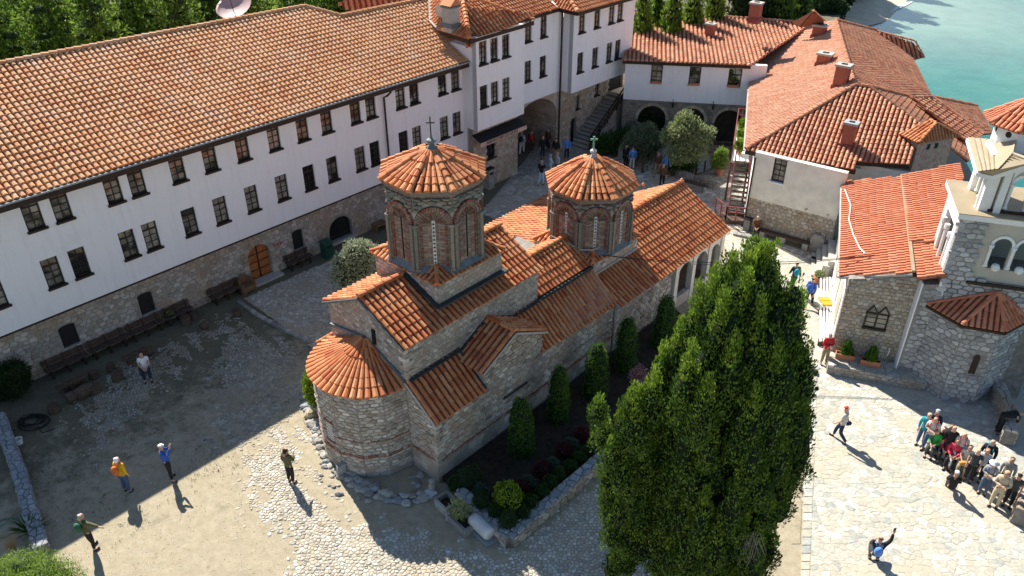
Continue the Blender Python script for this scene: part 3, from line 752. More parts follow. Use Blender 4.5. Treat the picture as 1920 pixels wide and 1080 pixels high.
def arch_fill(name, u0, u1, z0, z1, flat, d, mat, par=LW):
    c = (u0+u1)/2; r = (u1-u0)/2; zs = z1-r*flat
    pts = [W(u0, VS-d, z0)]+[W(c-r*math.cos(math.pi*i/8), VS-d, zs+r*flat*math.sin(math.pi*i/8)) for i in range(9)]+[W(u1, VS-d, z0)]
    return MB().prism(pts, -N*.05).build(name, mat, par)
def arch_corner(u0, u1, z0, z1, flat, mat):
    "fills the wall above an arch inside its rectangular hole"
    c = (u0+u1)/2; r = (u1-u0)/2; zs = z1-r*flat; mb = MB()
    for s in (-1, 1):
        for i in range(4):
            t0, t1 = math.pi/2*i/4, math.pi/2*(i+1)/4
            a = W(c+s*r*math.cos(t0), VS-.28, zs+r*flat*math.sin(t0)); b = W(c+s*r*math.cos(t1), VS-.28, zs+r*flat*math.sin(t1))
            a2 = W(c+s*r*math.cos(t0), VS-.28, z1); b2 = W(c+s*r*math.cos(t1), VS-.28, z1)
            mb.prism([a, b, b2+Z*.001, a2+Z*.001], N*.285)
    return mb.build('arch_spandrel', mat, LW)
dr = arch_fill('door', 17.40, 18.72, .02, 2.02, 1.0, .16, M['door_wood'])
mbx = MB()
for zz in (.55, 1.0, 1.45): mbx.box(W(18.06, VS-.145, zz), U*.62, N*.02, Z*.05)
mbx.box(W(18.06, VS-.14, .05), U*.03, N*.025, Z*1.9); mbx.build('iron_strap', M['dark_wood'], dr)
for i in range(2):
    for j in range(4): MB().box(W(17.74+.64*i, VS-.15, .08+.455*j), U*.27, N*.012, Z*.40).build('door_panel', M['door_wood'], dr)
arch_corner(17.40, 18.72, 0, 2.02, 1.0, M['mortar'])
arch_fill('black_window', 22.52, 24.10, .27, 1.66, .9, .22, M['glass_dark'])
arch_corner(22.52, 24.10, .26, 1.66, .9, M['mortar'])
MB().box(W(23.31, VS+.06, .14), U*.9, N*.10, Z*.12).build('sill', M['concrete'], LW)
for a, b, c, d in hs[2:]:
    arch_fill('shutter', a, c, b, d, .3, .10, M['black']); arch_corner(a, c, b, d, .3, M['mortar'])
# arch stones round the door
for i in range(11):
    t0, t1 = math.pi*i/11, math.pi*(i+1)/11-.03
    q = [W(18.06-rr_*math.cos(t), VS-.05, 1.36+rr_*math.sin(t)) for rr_, t in ((.68, t0), (.68, t1), (.92, t1), (.92, t0))]
    MB().prism(q, N*random.uniform(.10, .125)).build('arch_stone', M['rubble'], LW)
for s in (-1, 1):
    for j in range(5):
        MB().box(W(18.06+s*.80, VS-.05, .1+j*.25), U*random.uniform(.11, .16), N*.13, Z*.235).build('arch_stone', M['rubble'], LW)
MB().box(W(18.06, VS+.28, 0), U*.95, N*.28, Z*.13).build('door_step', M['concrete'], LW)
# graffiti: red letters beside the door
def text_obj(name, body, o, x, up, size, mat, parent=None, ext=.004):
    cu = bpy.data.curves.new(name, 'FONT'); cu.body = body; cu.size = size; cu.extrude = ext; cu.align_x = 'CENTER'; cu.align_y = 'CENTER'; cu.resolution_u = 2
    tmp = bpy.data.objects.new('tmp', cu); COL.objects.link(tmp)
    dg = bpy.context.evaluated_depsgraph_get(); me = bpy.data.meshes.new_from_object(tmp.evaluated_get(dg)); bpy.data.objects.remove(tmp)
    x = nrm(x); up = nrm(up); nn = np.cross(x, up); R_ = np.stack([x, up, nn], 1)
    v = np.empty(len(me.vertices)*3, np.float32); me.vertices.foreach_get('co', v); v = v.reshape(-1, 3)@R_.T+o-(ORG[parent.name] if parent is not None else 0)
    me.vertices.foreach_set('co', v.astype(np.float32).ravel()); me.update(); me.name = name; me.materials.clear(); me.materials.append(mat)
    return link(name, me, parent)
M['red_paint'] = plain('red_paint', (.45, .06, .07), .8, .2, 9)
text_obj('graffiti', 'AKP', W(19.2, VS+.062, 1.55), U, Z, .34, M['red_paint'], LW)
text_obj('graffiti', 'A Ж', W(17.1, VS+.062, .75), U, Z, .22, plain('faded_red_paint', (.40, .20, .18), .9, .2, 9), LW)
# roof
tlL = Tiles(LW, M['tile_pale'])
E0, E1 = W(-.5, -33.15, 8.48), W(33.75, -33.15, 8.48)
rn = nrm(np.cross(E1-E0, W(0, -40, 11.72)-W(0, -33.15, 8.48)))
def onL(px, py): return onplane(px, py, E0, rn)
Lpoly = [E0, E1, onL(825, 57), onL(808, 38), onL(803, -2), onL(640, 31), onL(572, 13), onL(-90, 138)]
roof_face(tlL, Lpoly, E0, E1, pitch=.255, row=.32, rr=.45)
ridge(tlL, onL(-90, 138)+Z*.05, onL(572, 13)+Z*.05, .14); ridge(tlL, onL(572, 13)+Z*.05, onL(640, 31)+Z*.05, .14); ridge(tlL, onL(640, 31)+Z*.05, onL(803, -2)+Z*.05, .14)
# back slopes so that the roof is a solid
rb = W(0, -1, -.5)
bk = [onL(-90, 138), onL(572, 13), onL(572, 13)+rb*7, onL(-90, 138)+rb*7]
roof_face(tlL, bk, bk[2], bk[3], pitch=.5, row=.7)
bk = [onL(640, 31), onL(803, -2), onL(803, -2)+rb*7, onL(640, 31)+rb*7]
roof_face(tlL, bk, bk[2], bk[3], pitch=.5, row=.7)
tlL.finish()
mb = MB(); mb.bar(E0+N*.02-Z*.17, E1+N*.02-Z*.17, .10, .36); mb.build('fascia', M['dark_wood'], LW)
mb = MB(); mb.bar(E0+N*.15-Z*.03, E1+N*.15-Z*.03, .08, .07); mb.build('gutter', M['grey_slab'], LW)
MB().box(W(16, -33.45, 8.34), U*17.4, N*.32, Z*.03).build('soffit', M['dark_wood'], LW)
mb = MB(); mb.tube([E1*0+W(27.0, -33.1, 8.1), W(26.95, -33.35, 7.85), W(26.9, -33.62, 7.7), W(26.9, -33.62, 2.9), W(26.9, -33.9, 2.7), W(26.9, -33.9, .1)], .055, 8); mb.build('downpipe', M['dark_wood'], LW)
# satellite dishes
def dish(label, c, r, face):
    t = thing('satellite_dish', label, 'satellite dish', c); f = nrm(face); x = nrm(np.cross(f, Z)); y = np.cross(x, f)
    m_ = MB().lathe(c+Z*r*1.1, [(r*q, r*.28*q*q) for q in (.02, .3, .55, .8, 1.)]+[(r*1.01, r*.30), (r*.8, r*.15), (r*.3, -.03)], 20, x, y, f)
    m_.build('reflector', plain('dish_paint', (.42, .29, .28) if r > .5 else (.62, .55, .47), .6, .08, 2), t, True)
    mb = MB(); mb.tube([c-Z*.3, c+Z*r*.9-f*.1], .04); mb.tube([c+Z*(r*.35)+f*.1, c+Z*r*1.1+f*r*.9], .02); mb.tube([c+Z*r*1.1+f*(r*.9), c+Z*r*1.1+f*(r*.9+.12)], .05); mb.build('mount', M['iron'], t)
dish('big pale pink satellite dish behind the ridge of the long roof', onV(443, 22, -41.6)-Z*1.0, 1.0, A3(-.15, -.55, 1.0))
chim = thing('chimney_stack', 'stuccoed chimney with tiled cap on the gate tower roof', 'chimney', at(846, 40, 10.6))
mb = MB(); c_ = at(846, 42, 10.55); mb.box(c_-Z*.5, U*.36, N*.36, Z*1.35); mb.build('shaft', M['concrete'], chim)
mb = MB(); mb.box(c_+Z*.85, U*.42, N*.42, Z*.10); mb.box(c_-Z*.22, U*.44, N*.44, Z*.22); mb.build('collar', M['lead'], chim)
mb = MB(); q = c_+Z*1.0
mb.prism([q-U*.45-N*.45, q+U*.45-N*.45, q-N*.45+Z*.4], N*.9); mb.build('cap', M['tile'], chim)
dish('small cream satellite dish beside the stuccoed chimney', at(829, 35, 10.6), .42, -W(.5, -1, -.4))

# =================================================================== gate tower with the awning
GT = thing('gate_tower', 'white gate tower block with paired window rows and hipped roof beside the passage', 'building', W(35, -33))
VT = -32.5; gA, gB = 33.0, 37.25
gw = [(33.24, 6.62+1.7, .68), (34.2, 8.32, .66), (35.22, 8.32, .66)]
holes = []
for u_ in (33.24, 34.2, 35.22):
    for z0_ in (8.28, 5.68): holes.append((u_-gA, z0_-4.3, u_-gA+.66, z0_-4.3+1.33))
wall('wall', GT, W(gA, VT, 4.3), U, gB-gA, 9.78-4.3, N, M['white'], holes)
for u_ in (33.24, 34.2, 35.22):
    for z0_ in (8.28, 5.68): window(GT, W(u_, VT, z0_), U, N, .66, 1.33, panes=False, sillmat=M['dark_wood'])
MB().box(W(35.13, -35.1, 0), U*2.05, N*1.6, Z*4.29).build('core', M['mortar'], GT); MB().box(W(33.2, -34.25, 0), U*.2, N*.8, Z*4.5).build('core', M['white'], GT)
MB().box(W((gA+gB)/2, VT-2.2, 4.3), U*(gB-gA-.01)/2, N*1.84, Z*5.0).build('core', M['white'], GT)
MB().box(W(gA+.1, VT-.17, 4.31), U*.1, N*.165, Z*5.6).build('side_wall', M['white'], GT)
MB().box(W(gB-.1, VT-.17, 4.31), U*.1, N*.165, Z*5.6).build('side_wall', M['white'], GT)
wall('stone_wall', GT, W(33.06, -33.0, 0), U, 4.14, 4.28, N, M['mortar'], [(1.19, 1.95, 1.99, 2.9)], depth=.3)
stones(GT, M['warm_rubble'], 33.06, 37.2, 0, 4.27, .36, .22, plane_map(W(0, -33.0), U, Z, N), keep=lambda x, y: not (34.2 < x < 35.1 and 1.9 < y < 2.95), gap=.03, h=(.01, .04))
wall('stone_side', GT, W(37.2, -33.0, 0), -N, 3.5, 4.28, U, M['mortar'])
window(GT, W(34.25, -33.0, 1.95), U, N, .8, .95, 2, 1, panes=False)
tlG = Tiles(GT, M['tile'])
ze = 9.98; c0 = at(880, 74, ze); c1 = at(1000, 39, ze); ap = at(866, -14, 11.6); apr = at(885, -2, 11.7)
c2 = at(825, 57, ze); c3 = at(806, 25, 10.6)
roof_face(tlG, [c0, c1, apr, ap], c0, c1, .25, .33)
gl_n = nrm(np.cross(c0-c2, ap-c2)); oGL = lambda px, py: onplane(px, py, c2, gl_n)
roof_face(tlG, [c2, c0, ap, oGL(806, -14), oGL(808, 36)], c2, c0, .25, .33)
ridge(tlG, c0+Z*.06, ap+Z*.08, .16); ridge(tlG, c1+Z*.05, apr+Z*.06, .15)
tlG.finish()
mb = MB(); mb.bar(c0-Z*.13+N*.02, c1-Z*.13+N*.02, .10, .22); mb.bar(c2-Z*.13, c0-Z*.13, .10, .22); mb.build('fascia', M['dark_wood'], GT)
mb = MB(); mb.bar(oGL(808, 38)+Z*.06, oGL(806, -14)+Z*.06, .22, .04); mb.bar(oGL(808, 38)+Z*.03, c2+Z*.03, .3, .03); mb.build('valley_flashing', M['zinc'], GT)
# awning with the monastery's name
AW = thing('awning', 'dark shop awning with lettered peach valance under the gate tower jetty', 'awning', W(35, -32.2, 3))
a0, a1 = W(32.95, -33.0, 3.95), W(37.25, -33.0, 3.95); b0, b1 = W(32.95, -32.25, 3.62), W(37.25, -32.25, 3.62)
MB().prism([a0, a1, b1, b0], -Z*.03).build('canopy', M['black'], AW)
M['valance'] = plain('peach_canvas', (.62, .44, .34), .9, .08, 3)
nv = 18
for i in range(nv):
    s0, s1 = i/nv, (i+1)/nv-.004
    q = [b0+(b1-b0)*s0-Z*.02, b0+(b1-b0)*s1-Z*.02, b0+(b1-b0)*s1-Z*.27, b0+(b1-b0)*(s0+s1)/2-Z*.32, b0+(b1-b0)*s0-Z*.27]
    MB().prism(q, N*.012).build('valance', M['valance'], AW)
text_obj('lettering', 'МАНАСТИР СВ НАУМ', (b0+b1)/2-Z*.15-U*.2+N*.030, U, Z, .27, M['black'], AW)
GW = thing('gatehouse_wing', 'upper white wing with projecting bay over the stone archway and steps', 'building', W(43, -33.5))
VR = -33.4
holes = []
for u_ in (38.3, 39.8):
    for z0_ in (8.42, 5.88): holes.append((u_-37.25, z0_-4.45, u_-37.25+.64, z0_-4.45+1.33))
wall('wall', GW, W(37.25, VR, 4.45), U, 4.85, 9.78-4.45, N, M['white'], holes)
for u_ in (38.3, 39.8):
    for z0_ in (8.42, 5.88): window(GW, W(u_, VR, z0_), U, N, .64, 1.33, panes=False, sillmat=M['dark_wood'])
VB = -32.5
holes = []
for u_ in (42.62, 44.28, 45.92, 46.92):
    for z0_ in (8.32, 5.68): holes.append((u_-42.1, z0_-4.4, u_-42.1+.66, z0_-4.4+1.33))
wall('bay_wall', GW, W(42.1, VB, 4.4), U, 6.9, 5.40, N, M['white'], holes)
for u_ in (42.62, 44.28, 45.92, 46.92):
    for z0_ in (8.32, 5.68): window(GW, W(u_, VB, z0_), U, N, .66, 1.33, panes=False, sillmat=M['dark_wood'])
MB().box(W(45.55, VB-2.4, 4.4), U*3.44, N*2.0, Z*4.9).build('core', M['white'], GW)
MB().box(W(42.2, VB-.45, 4.41), U*.1, N*.42, Z*5.5).build('side_wall', M['white'], GW)
MB().box(W(48.9, VB-.45, 4.41), U*.1, N*.42, Z*5.5).build('side_wall', M['white'], GW)
MB().box(W(39.7, VR-2.4, 4.46), U*2.4, N*2.0, Z*4.9).build('core', M['white'], GW)
# stone below: pier, passage, wall under the bay
wall('stone_wall', GW, W(41.9, -33.6, 0), U, 8.2, 4.4, N, M['mortar'], [(1.7, .0, 2.35, 1.9), (2.2, 2.5, 2.6, 3.5), (4.4, 2.95, 4.9, 3.9), (6.1, 2.75, 7.9, 4.38)], depth=.3)
stones(GW, M['warm_rubble'], 41.9, 50.1, 0, 4.38, .34, .22, plane_map(W(0, -33.6), U, Z, N), keep=lambda x, y: not ((43.55 < x < 44.3 and y < 1.95) or (44.05 < x < 44.55 and 2.45 < y < 3.5) or (46.25 < x < 46.85 and 2.9 < y < 3.95) or (47.95 < x < 49.85 and y > 2.7)), gap=.03, h=(.01, .035))
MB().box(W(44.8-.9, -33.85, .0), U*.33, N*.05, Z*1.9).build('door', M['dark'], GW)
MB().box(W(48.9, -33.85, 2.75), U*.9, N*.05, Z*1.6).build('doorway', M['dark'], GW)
window(GW, W(44.1, -33.6, 2.5), U, N, .4, 1.0, 1, 2, panes=False); window(GW, W(46.3, -33.6, 2.95), U, N, .5, .95, 1, 2, panes=False)
# passage
wall('passage_wall', GW, W(41.9, -33.6, 0), -N, 6.5, 4.4, -U, M['mortar'])
stones(GW, M['warm_rubble'], 0, 3.0, 0, 4.38, .34, .22, lambda a, b, h: W(41.9-h, -33.6-a, b), gap=.03, h=(.01, .035), limit=60)
wall('passage_end', GW, W(37.2, -36.6, 0), U, 4.7, 4.4, N, M['mortar_dark'])
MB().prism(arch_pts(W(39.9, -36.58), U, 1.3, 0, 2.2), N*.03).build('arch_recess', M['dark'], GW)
mb = MB()
for i in range(10):   # barrel vault over the passage
    t0, t1 = math.pi*i/10, math.pi*(i+1)/10
    mb.prism([W(39.55-2.35*math.cos(t0), -33.45, 2.6+1.8*math.sin(t0)), W(39.55-2.35*math.cos(t1), -33.45, 2.6+1.8*math.sin(t1)), W(39.55-2.35*math.cos(t1), -33.45, 4.44), W(39.55-2.35*math.cos(t0), -33.45, 4.44)], -N*3.1)
mb.build('vault', M['warm_rubble'], GW)
tlW = Tiles(GW, M['tile'])
e0, e1 = at(955, 42, 10.0), at(1047, 15, 10.0); e2 = at(1083, 23, 10.0); e3 = at(1200, -10, 10.0)
up_ = W(0, -6, 3.0)
roof_face(tlW, [e0, e1, e1+up_, e0+up_*.75-nrm(e1-e0)*4.0, e0-nrm(e1-e0)*.8], e0, e1, .25, .33)
roof_face(tlW, [e1, e2, e2+W(1.5, -3, 1.5), e1+W(1.2, -3, 1.5)], e1, e2, .25, .33)
roof_face(tlW, [e2, e3, e3+W(-2, -4, 1.9), e2+W(1.8, -4, 1.9)], e2, e3, .25, .33)
ridge(tlW, e2+Z*.05, e2+W(1.8, -4, 1.95), .15)
tlW.finish()
mb = MB(); mb.bar(e0-Z*.12, e1-Z*.12, .1, .2); mb.bar(e1-Z*.12, e2-Z*.12, .1, .2); mb.bar(e2-Z*.12, e3-Z*.12, .1, .2); mb.build('fascia', M['dark_wood'], GW)
MB().tube([e1-Z*.05+U*.4, W(41.75, -33.2, 9.5), W(41.75, -33.2, .2)], .07, 8).build('downpipe', M['dark_wood'], GW)
# roof pieces of the wing behind the ridge
RW = thing('rear_wing', 'low tiled roof of a rear wing showing behind the long ridge', 'building', at(720, 5, 9))
tlR = Tiles(RW, M['tile_red'])
q = [at(640, 8, 9.0), at(655, 24, 9.0), at(800, 2, 9.3), at(800, -20, 10.3), at(690, -20, 10.3)]
roof_face(tlR, [q[1], q[2], q[3], q[4], q[0]], q[1], q[2], .4, .5); tlR.finish()
MB().box(at(720, -2, 0), U*4, N*2, Z*8.4).build('wall', M['white'], RW)

# stairs along the bay wall
ST = thing('stone_staircase', 'worn stone steps climbing beside the gatehouse wing to a dark doorway', 'staircase', W(45, -32.6))
ns = 15
for i in range(ns):
    u0_ = 43.6+i*.29
    MB().box(W(u0_+.145+ (.15 if i == ns-1 else 0), -32.75, 0), U*.155, N*.75, Z*(.19*(i+1)-.05)).build('step', M['mortar_dark'], ST); MB().box(W(u0_+.125+(.15 if i == ns-1 else 0), -32.75+random.uniform(-.02, .02), .19*(i+1)-.05), U*.18, N*.76, Z*.06).build('tread', M['rubble'], ST)  # risers darker than treads, step shading put into the colours
MB().box(W(48.95, -32.75, 0), U*1.05, N*.75, Z*2.86).build('landing', M['rubble'], ST)
stones(ST, M['rubble'], 43.8, 50, 0, 2.8, .34, .24, plane_map(W(0, -32.0), U, Z, N), keep=lambda x, y: y < (x-43.6)*.66, gap=.03, h=(.01, .04), limit=120)
mb = MB(); ra, rb_ = W(43.8, -31.95, .95), W(47.9, -31.95, 3.8)
mb.bar(ra, rb_, .07, .10); mb.bar(ra-Z*.35, rb_-Z*.35, .05, .10); mb.bar(ra-Z*.65, rb_-Z*.65, .05, .10); mb.bar(rb_, rb_+U*2, .07, .1)
mb.build('handrail', M['dark_wood'], ST)
for i in range(5):
    p = ra+(rb_-ra)*i/4; MB().bar(p-Z*1.0, p+Z*.05, .08, .08).build('rail_post', M['dark_wood'], ST)

# =================================================================== arcade wing (restaurant)
AWi = thing('arcade_wing', 'white wing on a stone arcade joining the yard to the hipped house', 'building', at(1290, 270))
P0 = at(1178, 262); P1 = at(1400, 275); dA = nrm(P1-P0); nA = A3(dA[1], -dA[0], 0)
PA = lambda a, z, h=0.: P0+dA*a+Z*z+nA*h
hol = [(1.2+.6, 4.3-3.06, 2.0+.6, 5.62-3.06), (3.83+.6, 4.3-3.06, 4.63+.6, 5.62-3.06), (6.5+.6, 4.3-3.06, 7.4+.6, 5.62-3.06)]
wall('wall', AWi, PA(-.6, 3.06, .05), dA, 9.6, 2.85, nA, M['white'], hol)
for a_ in (1.2, 3.83, 6.5): window(AWi, PA(a_, 4.3, .05), dA, nA, .8 if a_ < 6 else .9, 1.32, 2, 3, panes=False, sillmat=M['trim'])
for a_ in (1.2, 3.83, 6.5):
    t = thing('flower_box', {1.2: 'window box in the arcade wing window nearest the bay', 3.83: 'window box in the middle window of the arcade wing', 6.5: 'window box in the arcade wing window nearest the hipped house'}[a_], 'flower box', PA(a_+.4, 4.32, .05), group='window boxes of the arcade wing')
    MB().box(PA(a_+.4, 4.33, .12), dA*.36, nA*.09, Z*.16).build('trough', M['pot'], t)
hol = [(.55+.6, 0, 2.55+.6, 2.7), (3.35+.6, 0, 5.3+.6, 2.7), (6.0+.6, 0, 7.95+.6, 2.7)]
wall('stone_wall', AWi, PA(-.6, 0), dA, 9.6, 3.05, nA, M['mortar_dark'], hol, depth=.4)
arcs = [(1.55, 1.0), (4.32, .98), (6.98, .98)]
def inarc(x, y):
    for c, r in arcs:
        if abs(x-c) < r+.03 and (y < 1.68 or (x-c)**2+(y-1.68)**2 < (r+.14)**2): return True
    return False
stones(AWi, M['drum_stone'], -.6, 9.0, 0, 3.04, .36, .24, lambda a, b, h: PA(a, b, h), keep=lambda x, y: not inarc(x, y), gap=.03, h=(.01, .04))
for c, r in arcs:
    for s in (-1, 1):
        mb = MB()
        for i in range(5):
            t0, t1 = math.pi/2*i/5, math.pi/2*(i+1)/5
            mb.prism([PA(c+s*r*math.cos(t0), 1.68+r*math.sin(t0), -.38), PA(c+s*r*math.cos(t1), 1.68+r*math.sin(t1), -.38), PA(c+s*r*math.cos(t1), 2.70, -.38), PA(c+s*r*math.cos(t0), 2.70, -.38)], nA*.385)
        mb.build('arch_spandrel', M['mortar_dark'], AWi)
    for i in range(13):
        t0, t1 = math.pi*i/13, math.pi*(i+1)/13-.02
        MB().prism([PA(c-q_*math.cos(t), 1.68+q_*math.sin(t), -.03) for q_, t in ((r, t0), (r, t1), (r+.2, t1), (r+.2, t0))], nA*.09).build('arch_stone', M['warm_rubble'], AWi)
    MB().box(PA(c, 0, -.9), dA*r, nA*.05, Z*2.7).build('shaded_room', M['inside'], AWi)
for a_ in (2.93, 5.73):
    t = thing('wall_lantern', 'black wall lantern between the first and second arcade arches' if a_ < 4 else 'black wall lantern between the second and third arcade arches', 'lantern', PA(a_, 2.7, .1), group='lanterns on the arcade')
    mb = MB(); mb.bar(PA(a_, 3.25, .06), PA(a_, 3.1, .35), .03, .03); mb.build('bracket', M['iron'], t)
    MB().lathe(PA(a_, 2.72, .35), [(.05, 0), (.11, .25), (.14, .27), (.02, .42)], 6).build('lamp', M['iron'], t)
tlA = Tiles(AWi, M['tile_old'])
za = 5.92; q0 = at(1168, 113, za); q1 = at(1408, 123, za); _a, _b, _c = at(1398, 281, 4.68), at(1603, 161, 7.35), at(1568, 39, 7.35)
q2 = onplane(1522, 44, _a, nrm(np.cross(_b-_a, _c-_a))); q3 = at(1190, 21, q2[2]); print('arcade ridge', q2)
roof_face(tlA, [q0, q1, q2, q3], q0, q1, .30, .36); ridge(tlA, q3+Z*.05, q2+Z*.05, .13)
bn = nrm(np.cross(Z, q2-q3)); bn = bn if bn[1] > 0 else -bn
roof_face(tlA, [q2, q3, q3+bn*4-Z*2, q2+bn*4-Z*2], q3+bn*4-Z*2, q2+bn*4-Z*2, .5, .6)
tlA.finish()
mb = MB(); mb.bar(q0-Z*.12, q1-Z*.12, .1, .2); mb.build('fascia', M['dark_wood'], AWi)
MB().box((P0+P1)/2-nA*3.6, dA*4.4, nA*2.2, Z*5.4).build('core', M['white'], AWi)

print('TIMEMARK b_build', round(time.time()-T0, 1))
# =================================================================== church of the courtyard
CH = thing('church', 'Byzantine stone and brick church with two tiled domes in the courtyard', 'church', W(24, -19.5))
tlC = Tiles(CH, M['tile'])
uE = 14.13; vs, vn = -16.35, -23.3; n1, n2 = -17.72, -22.05      # aisle faces, nave faces
def box_uv(name, u0, u1, v0, v1, z0, z1, mat, par=CH):
    return MB().box(W((u0+u1)/2, (v0+v1)/2, z0), U*(u1-u0)/2, N*(v1-v0)/2, Z*(z1-z0)).build(name, mat, par)
def mass(name, prof, u0, u1, mat=M['mortar']):
    "prism along U: prof is a list of (v, z)"
    return MB().prism([W(u0, v, z) for v, z in prof], U*(u1-u0)).build(name, mat, CH)
# south and east aisle wall masses
mass('aisle_wall', [(vs, 0), (vs, 3.02), (n1, 4.12), (n2, 4.12), (vn, 3.02), (vn, 0)], uE, 24.85)
mass('nave_wall', [(n1, 4.0), (n1, 5.66), (-19.88, 6.72), (n2, 5.66), (n2, 4.0)], uE+.02, 21.25)
stone_ = []
def cwall(fmap, x0, x1, y0, y1, keep=None, sx=.30, sy=.15, h=(.012, .045), gap=.032):
    stones(CH, None, x0, x1, y0, y1, sx, sy, fmap, keep=keep, gap=gap, h=h, jit=.27, coll=stone_)
bricks = []
def brick_course(fmap, x0, x1, y, ln=.24, ht=.045, d=.03, keep=None):
    x = x0
    while x < x1:
        l_ = random.uniform(.7, 1.15)*ln
        if keep is None or keep(x+l_/2, y):
            e = min(x+l_-.012, x1); v = [fmap(x, y, 0), fmap(e, y, 0), fmap(e, y+ht, 0), fmap(x, y+ht, 0), fmap(x, y, d), fmap(e, y, d), fmap(e, y+ht, d), fmap(x, y+ht, d)]
            bricks.append((np.array(v), [[4, 5, 6, 7], [0, 1, 5, 4], [2, 3, 7, 6], [1, 2, 6, 5], [3, 0, 4, 7]]))
        x += l_
S_map = plane_map(W(0, vs), U, Z, N)
E_map = lambda a, b, h: W(uE-h, a, b)
gl, gap_, gr = 16.62, 18.25, 19.95          # south gable of the cross arm
def s_top(u):
    if gl <= u <= gr: return 4.72-abs(u-gap_)*.52
    return 3.0
cwall(S_map, uE, 24.85, .95, 4.75, keep=lambda x, y: y < s_top(x)-.06)
cwall(lambda a, b, h: W(a, vs+h*.6, b), uE, 24.85, 0, .92, sx=.5, sy=.3, h=(.003, .012), gap=.01)
for y_ in (1.02, 1.10):
    brick_course(S_map, uE, 24.8, y_+.02, d=.042)
    brick_course(E_map, n1, vs, y_+.02, d=.042)
cwall(E_map, n1-.1, vs, .95, 4.1, keep=lambda x, y: y < 3.0+(vs-x)*.8-.05)
cwall(lambda a, b, h: W(uE-h*.6, a, b), n1, vs, 0, .92, sx=.5, sy=.3, h=(.003, .012), gap=.01)
# gable mass on the south
MB().prism([W(gl, vs-.01, 3.0), W(gr, vs-.01, 3.0), W(gr, vs-.01, 3.84), W(gap_, vs-.01, 4.70), W(gl, vs-.01, 3.86)], -N*(vs-n1)).build('cross_arm', M['mortar'], CH)
MB().box(W(18.35, vs+.02, 2.0), U*.62, N*.02, Z*.02).build('blind_niche', M['mortar_dark'], CH)
MB().box(W(18.3, vs+.05, 1.92), U*.7, N*.05, Z*.05).build('string_course', M['flash'], CH)
# nave walls above the aisle roofs
cwall(plane_map(W(0, n1), U, Z, N), uE, 21.25, 4.1, 5.62, sx=.26, sy=.13, h=(.005, .02))
cwall(lambda a, b, h: W(uE+.02-h, a, b), n2, n1, 4.1, 6.7, keep=lambda x, y: y < 6.68-abs(x+19.88)*.48-.05, sx=.28, sy=.13, h=(.004, .015))
MB().box(W(uE-.01, -19.4, 4.95), U*.03, N*.09, Z*.62).build('slit_window', M['dark'], CH)
cwall(lambda a, b, h: W(21.25+h, a, b), n2, n1, 4.1, 5.6)
def quoins(t, c, d1, d2, n1, n2, h0, h1, mat, ht=.19):
    z = h0; k = 0
    while z < h1-.05:
        a, b = (.34, .17) if k % 2 else (.17, .34); a *= random.uniform(.85, 1.15); b *= random.uniform(.85, 1.15); e = random.uniform(.045, .065)
        o_ = c+Z*z+n1*e+n2*e; MB().prism([o_, o_+d1*a, o_+d1*a+d2*b, o_+d2*b], Z*(ht-.02)).build('quoin', mat, t); z += ht; k += 1
quoins(CH, W(uE, vs), U, -N, N, -U, .95, 2.98, M['church_stone'])
quoins(CH, W(uE, n1), U, -N, N, -U, 4.2, 5.6, M['church_stone'])
# roofs: south aisle, east half
def rf(pts, e0=None, e1=None, pitch=.235, row=.36, **k):
    P_ = [W(*p) for p in pts]; return roof_face(tlC, P_, P_[0] if e0 is None else W(*e0), P_[1] if e1 is None else W(*e1), pitch, row, **k)
rf([(uE-.12, vs+.12, 3.0), (gl+.05, vs+.12, 3.0), (gl+.05, n1, 4.16), (uE-.12, n1, 4.16)])
rf([(gr-.1, vs+.12, 3.0), (25.0-.1, vs+.12, 2.82), (24.85, n1, 4.14), (gr-.1, n1, 4.16)])
# cross arm gable roof (falls to east and west)
gz = 4.80; rE, rW_ = (gl-.18, gr+.18)
rf([(rE, vs+.12, gz-.92), (rE, n1, gz-.92), (gap_, n1, gz), (gap_, vs+.12, gz)], (rE, vs, gz-.92), (rE, n1, gz-.92))
rf([(rW_, vs+.12, gz-.92), (rW_, n1, gz-.92), (gap_, n1, gz), (gap_, vs+.12, gz)], (rW_, vs, gz-.92), (rW_, n1, gz-.92))
ridge(tlC, W(gap_, vs+.12, gz+.04), W(gap_, n1, gz+.04), .12)
mb = MB(); mb.bar(W(rE, vs+.13, gz-.99), W(gap_, vs+.13, gz-.07), .04, .07); mb.bar(W(rW_, vs+.13, gz-.99), W(gap_, vs+.13, gz-.07), .04, .07)
mb.bar(W(uE-.13, vs+.12, 2.95), W(uE-.13, n1, 4.1), .04, .07); mb.build('verge_strip', M['zinc'], CH)
# nave roof
ev_s, ev_n, ez, rz = n1+.14, n2-.14, 5.64, 6.80; rv = -19.88
rf([(uE-.16, ev_s, ez), (21.4, ev_s, ez), (21.4, rv, rz), (uE-.16, rv, rz)])
rf([(uE-.16, ev_n, ez), (21.4, ev_n, ez), (21.4, rv, rz), (uE-.16, rv, rz)])
ridge(tlC, W(uE-.16, rv, rz+.05), W(16.3, rv, rz+.05), .12)
ridge(tlC, W(19.5, rv, rz+.05), W(21.4, rv, rz+.05), .12)
mb = MB(); mb.bar(W(uE-.17, ev_s, ez-.07), W(uE-.17, rv, rz-.07), .05, .08); mb.bar(W(uE-.17, ev_n, ez-.07), W(uE-.17, rv, rz-.07), .05, .08); mb.build('verge_strip', M['lead'], CH)
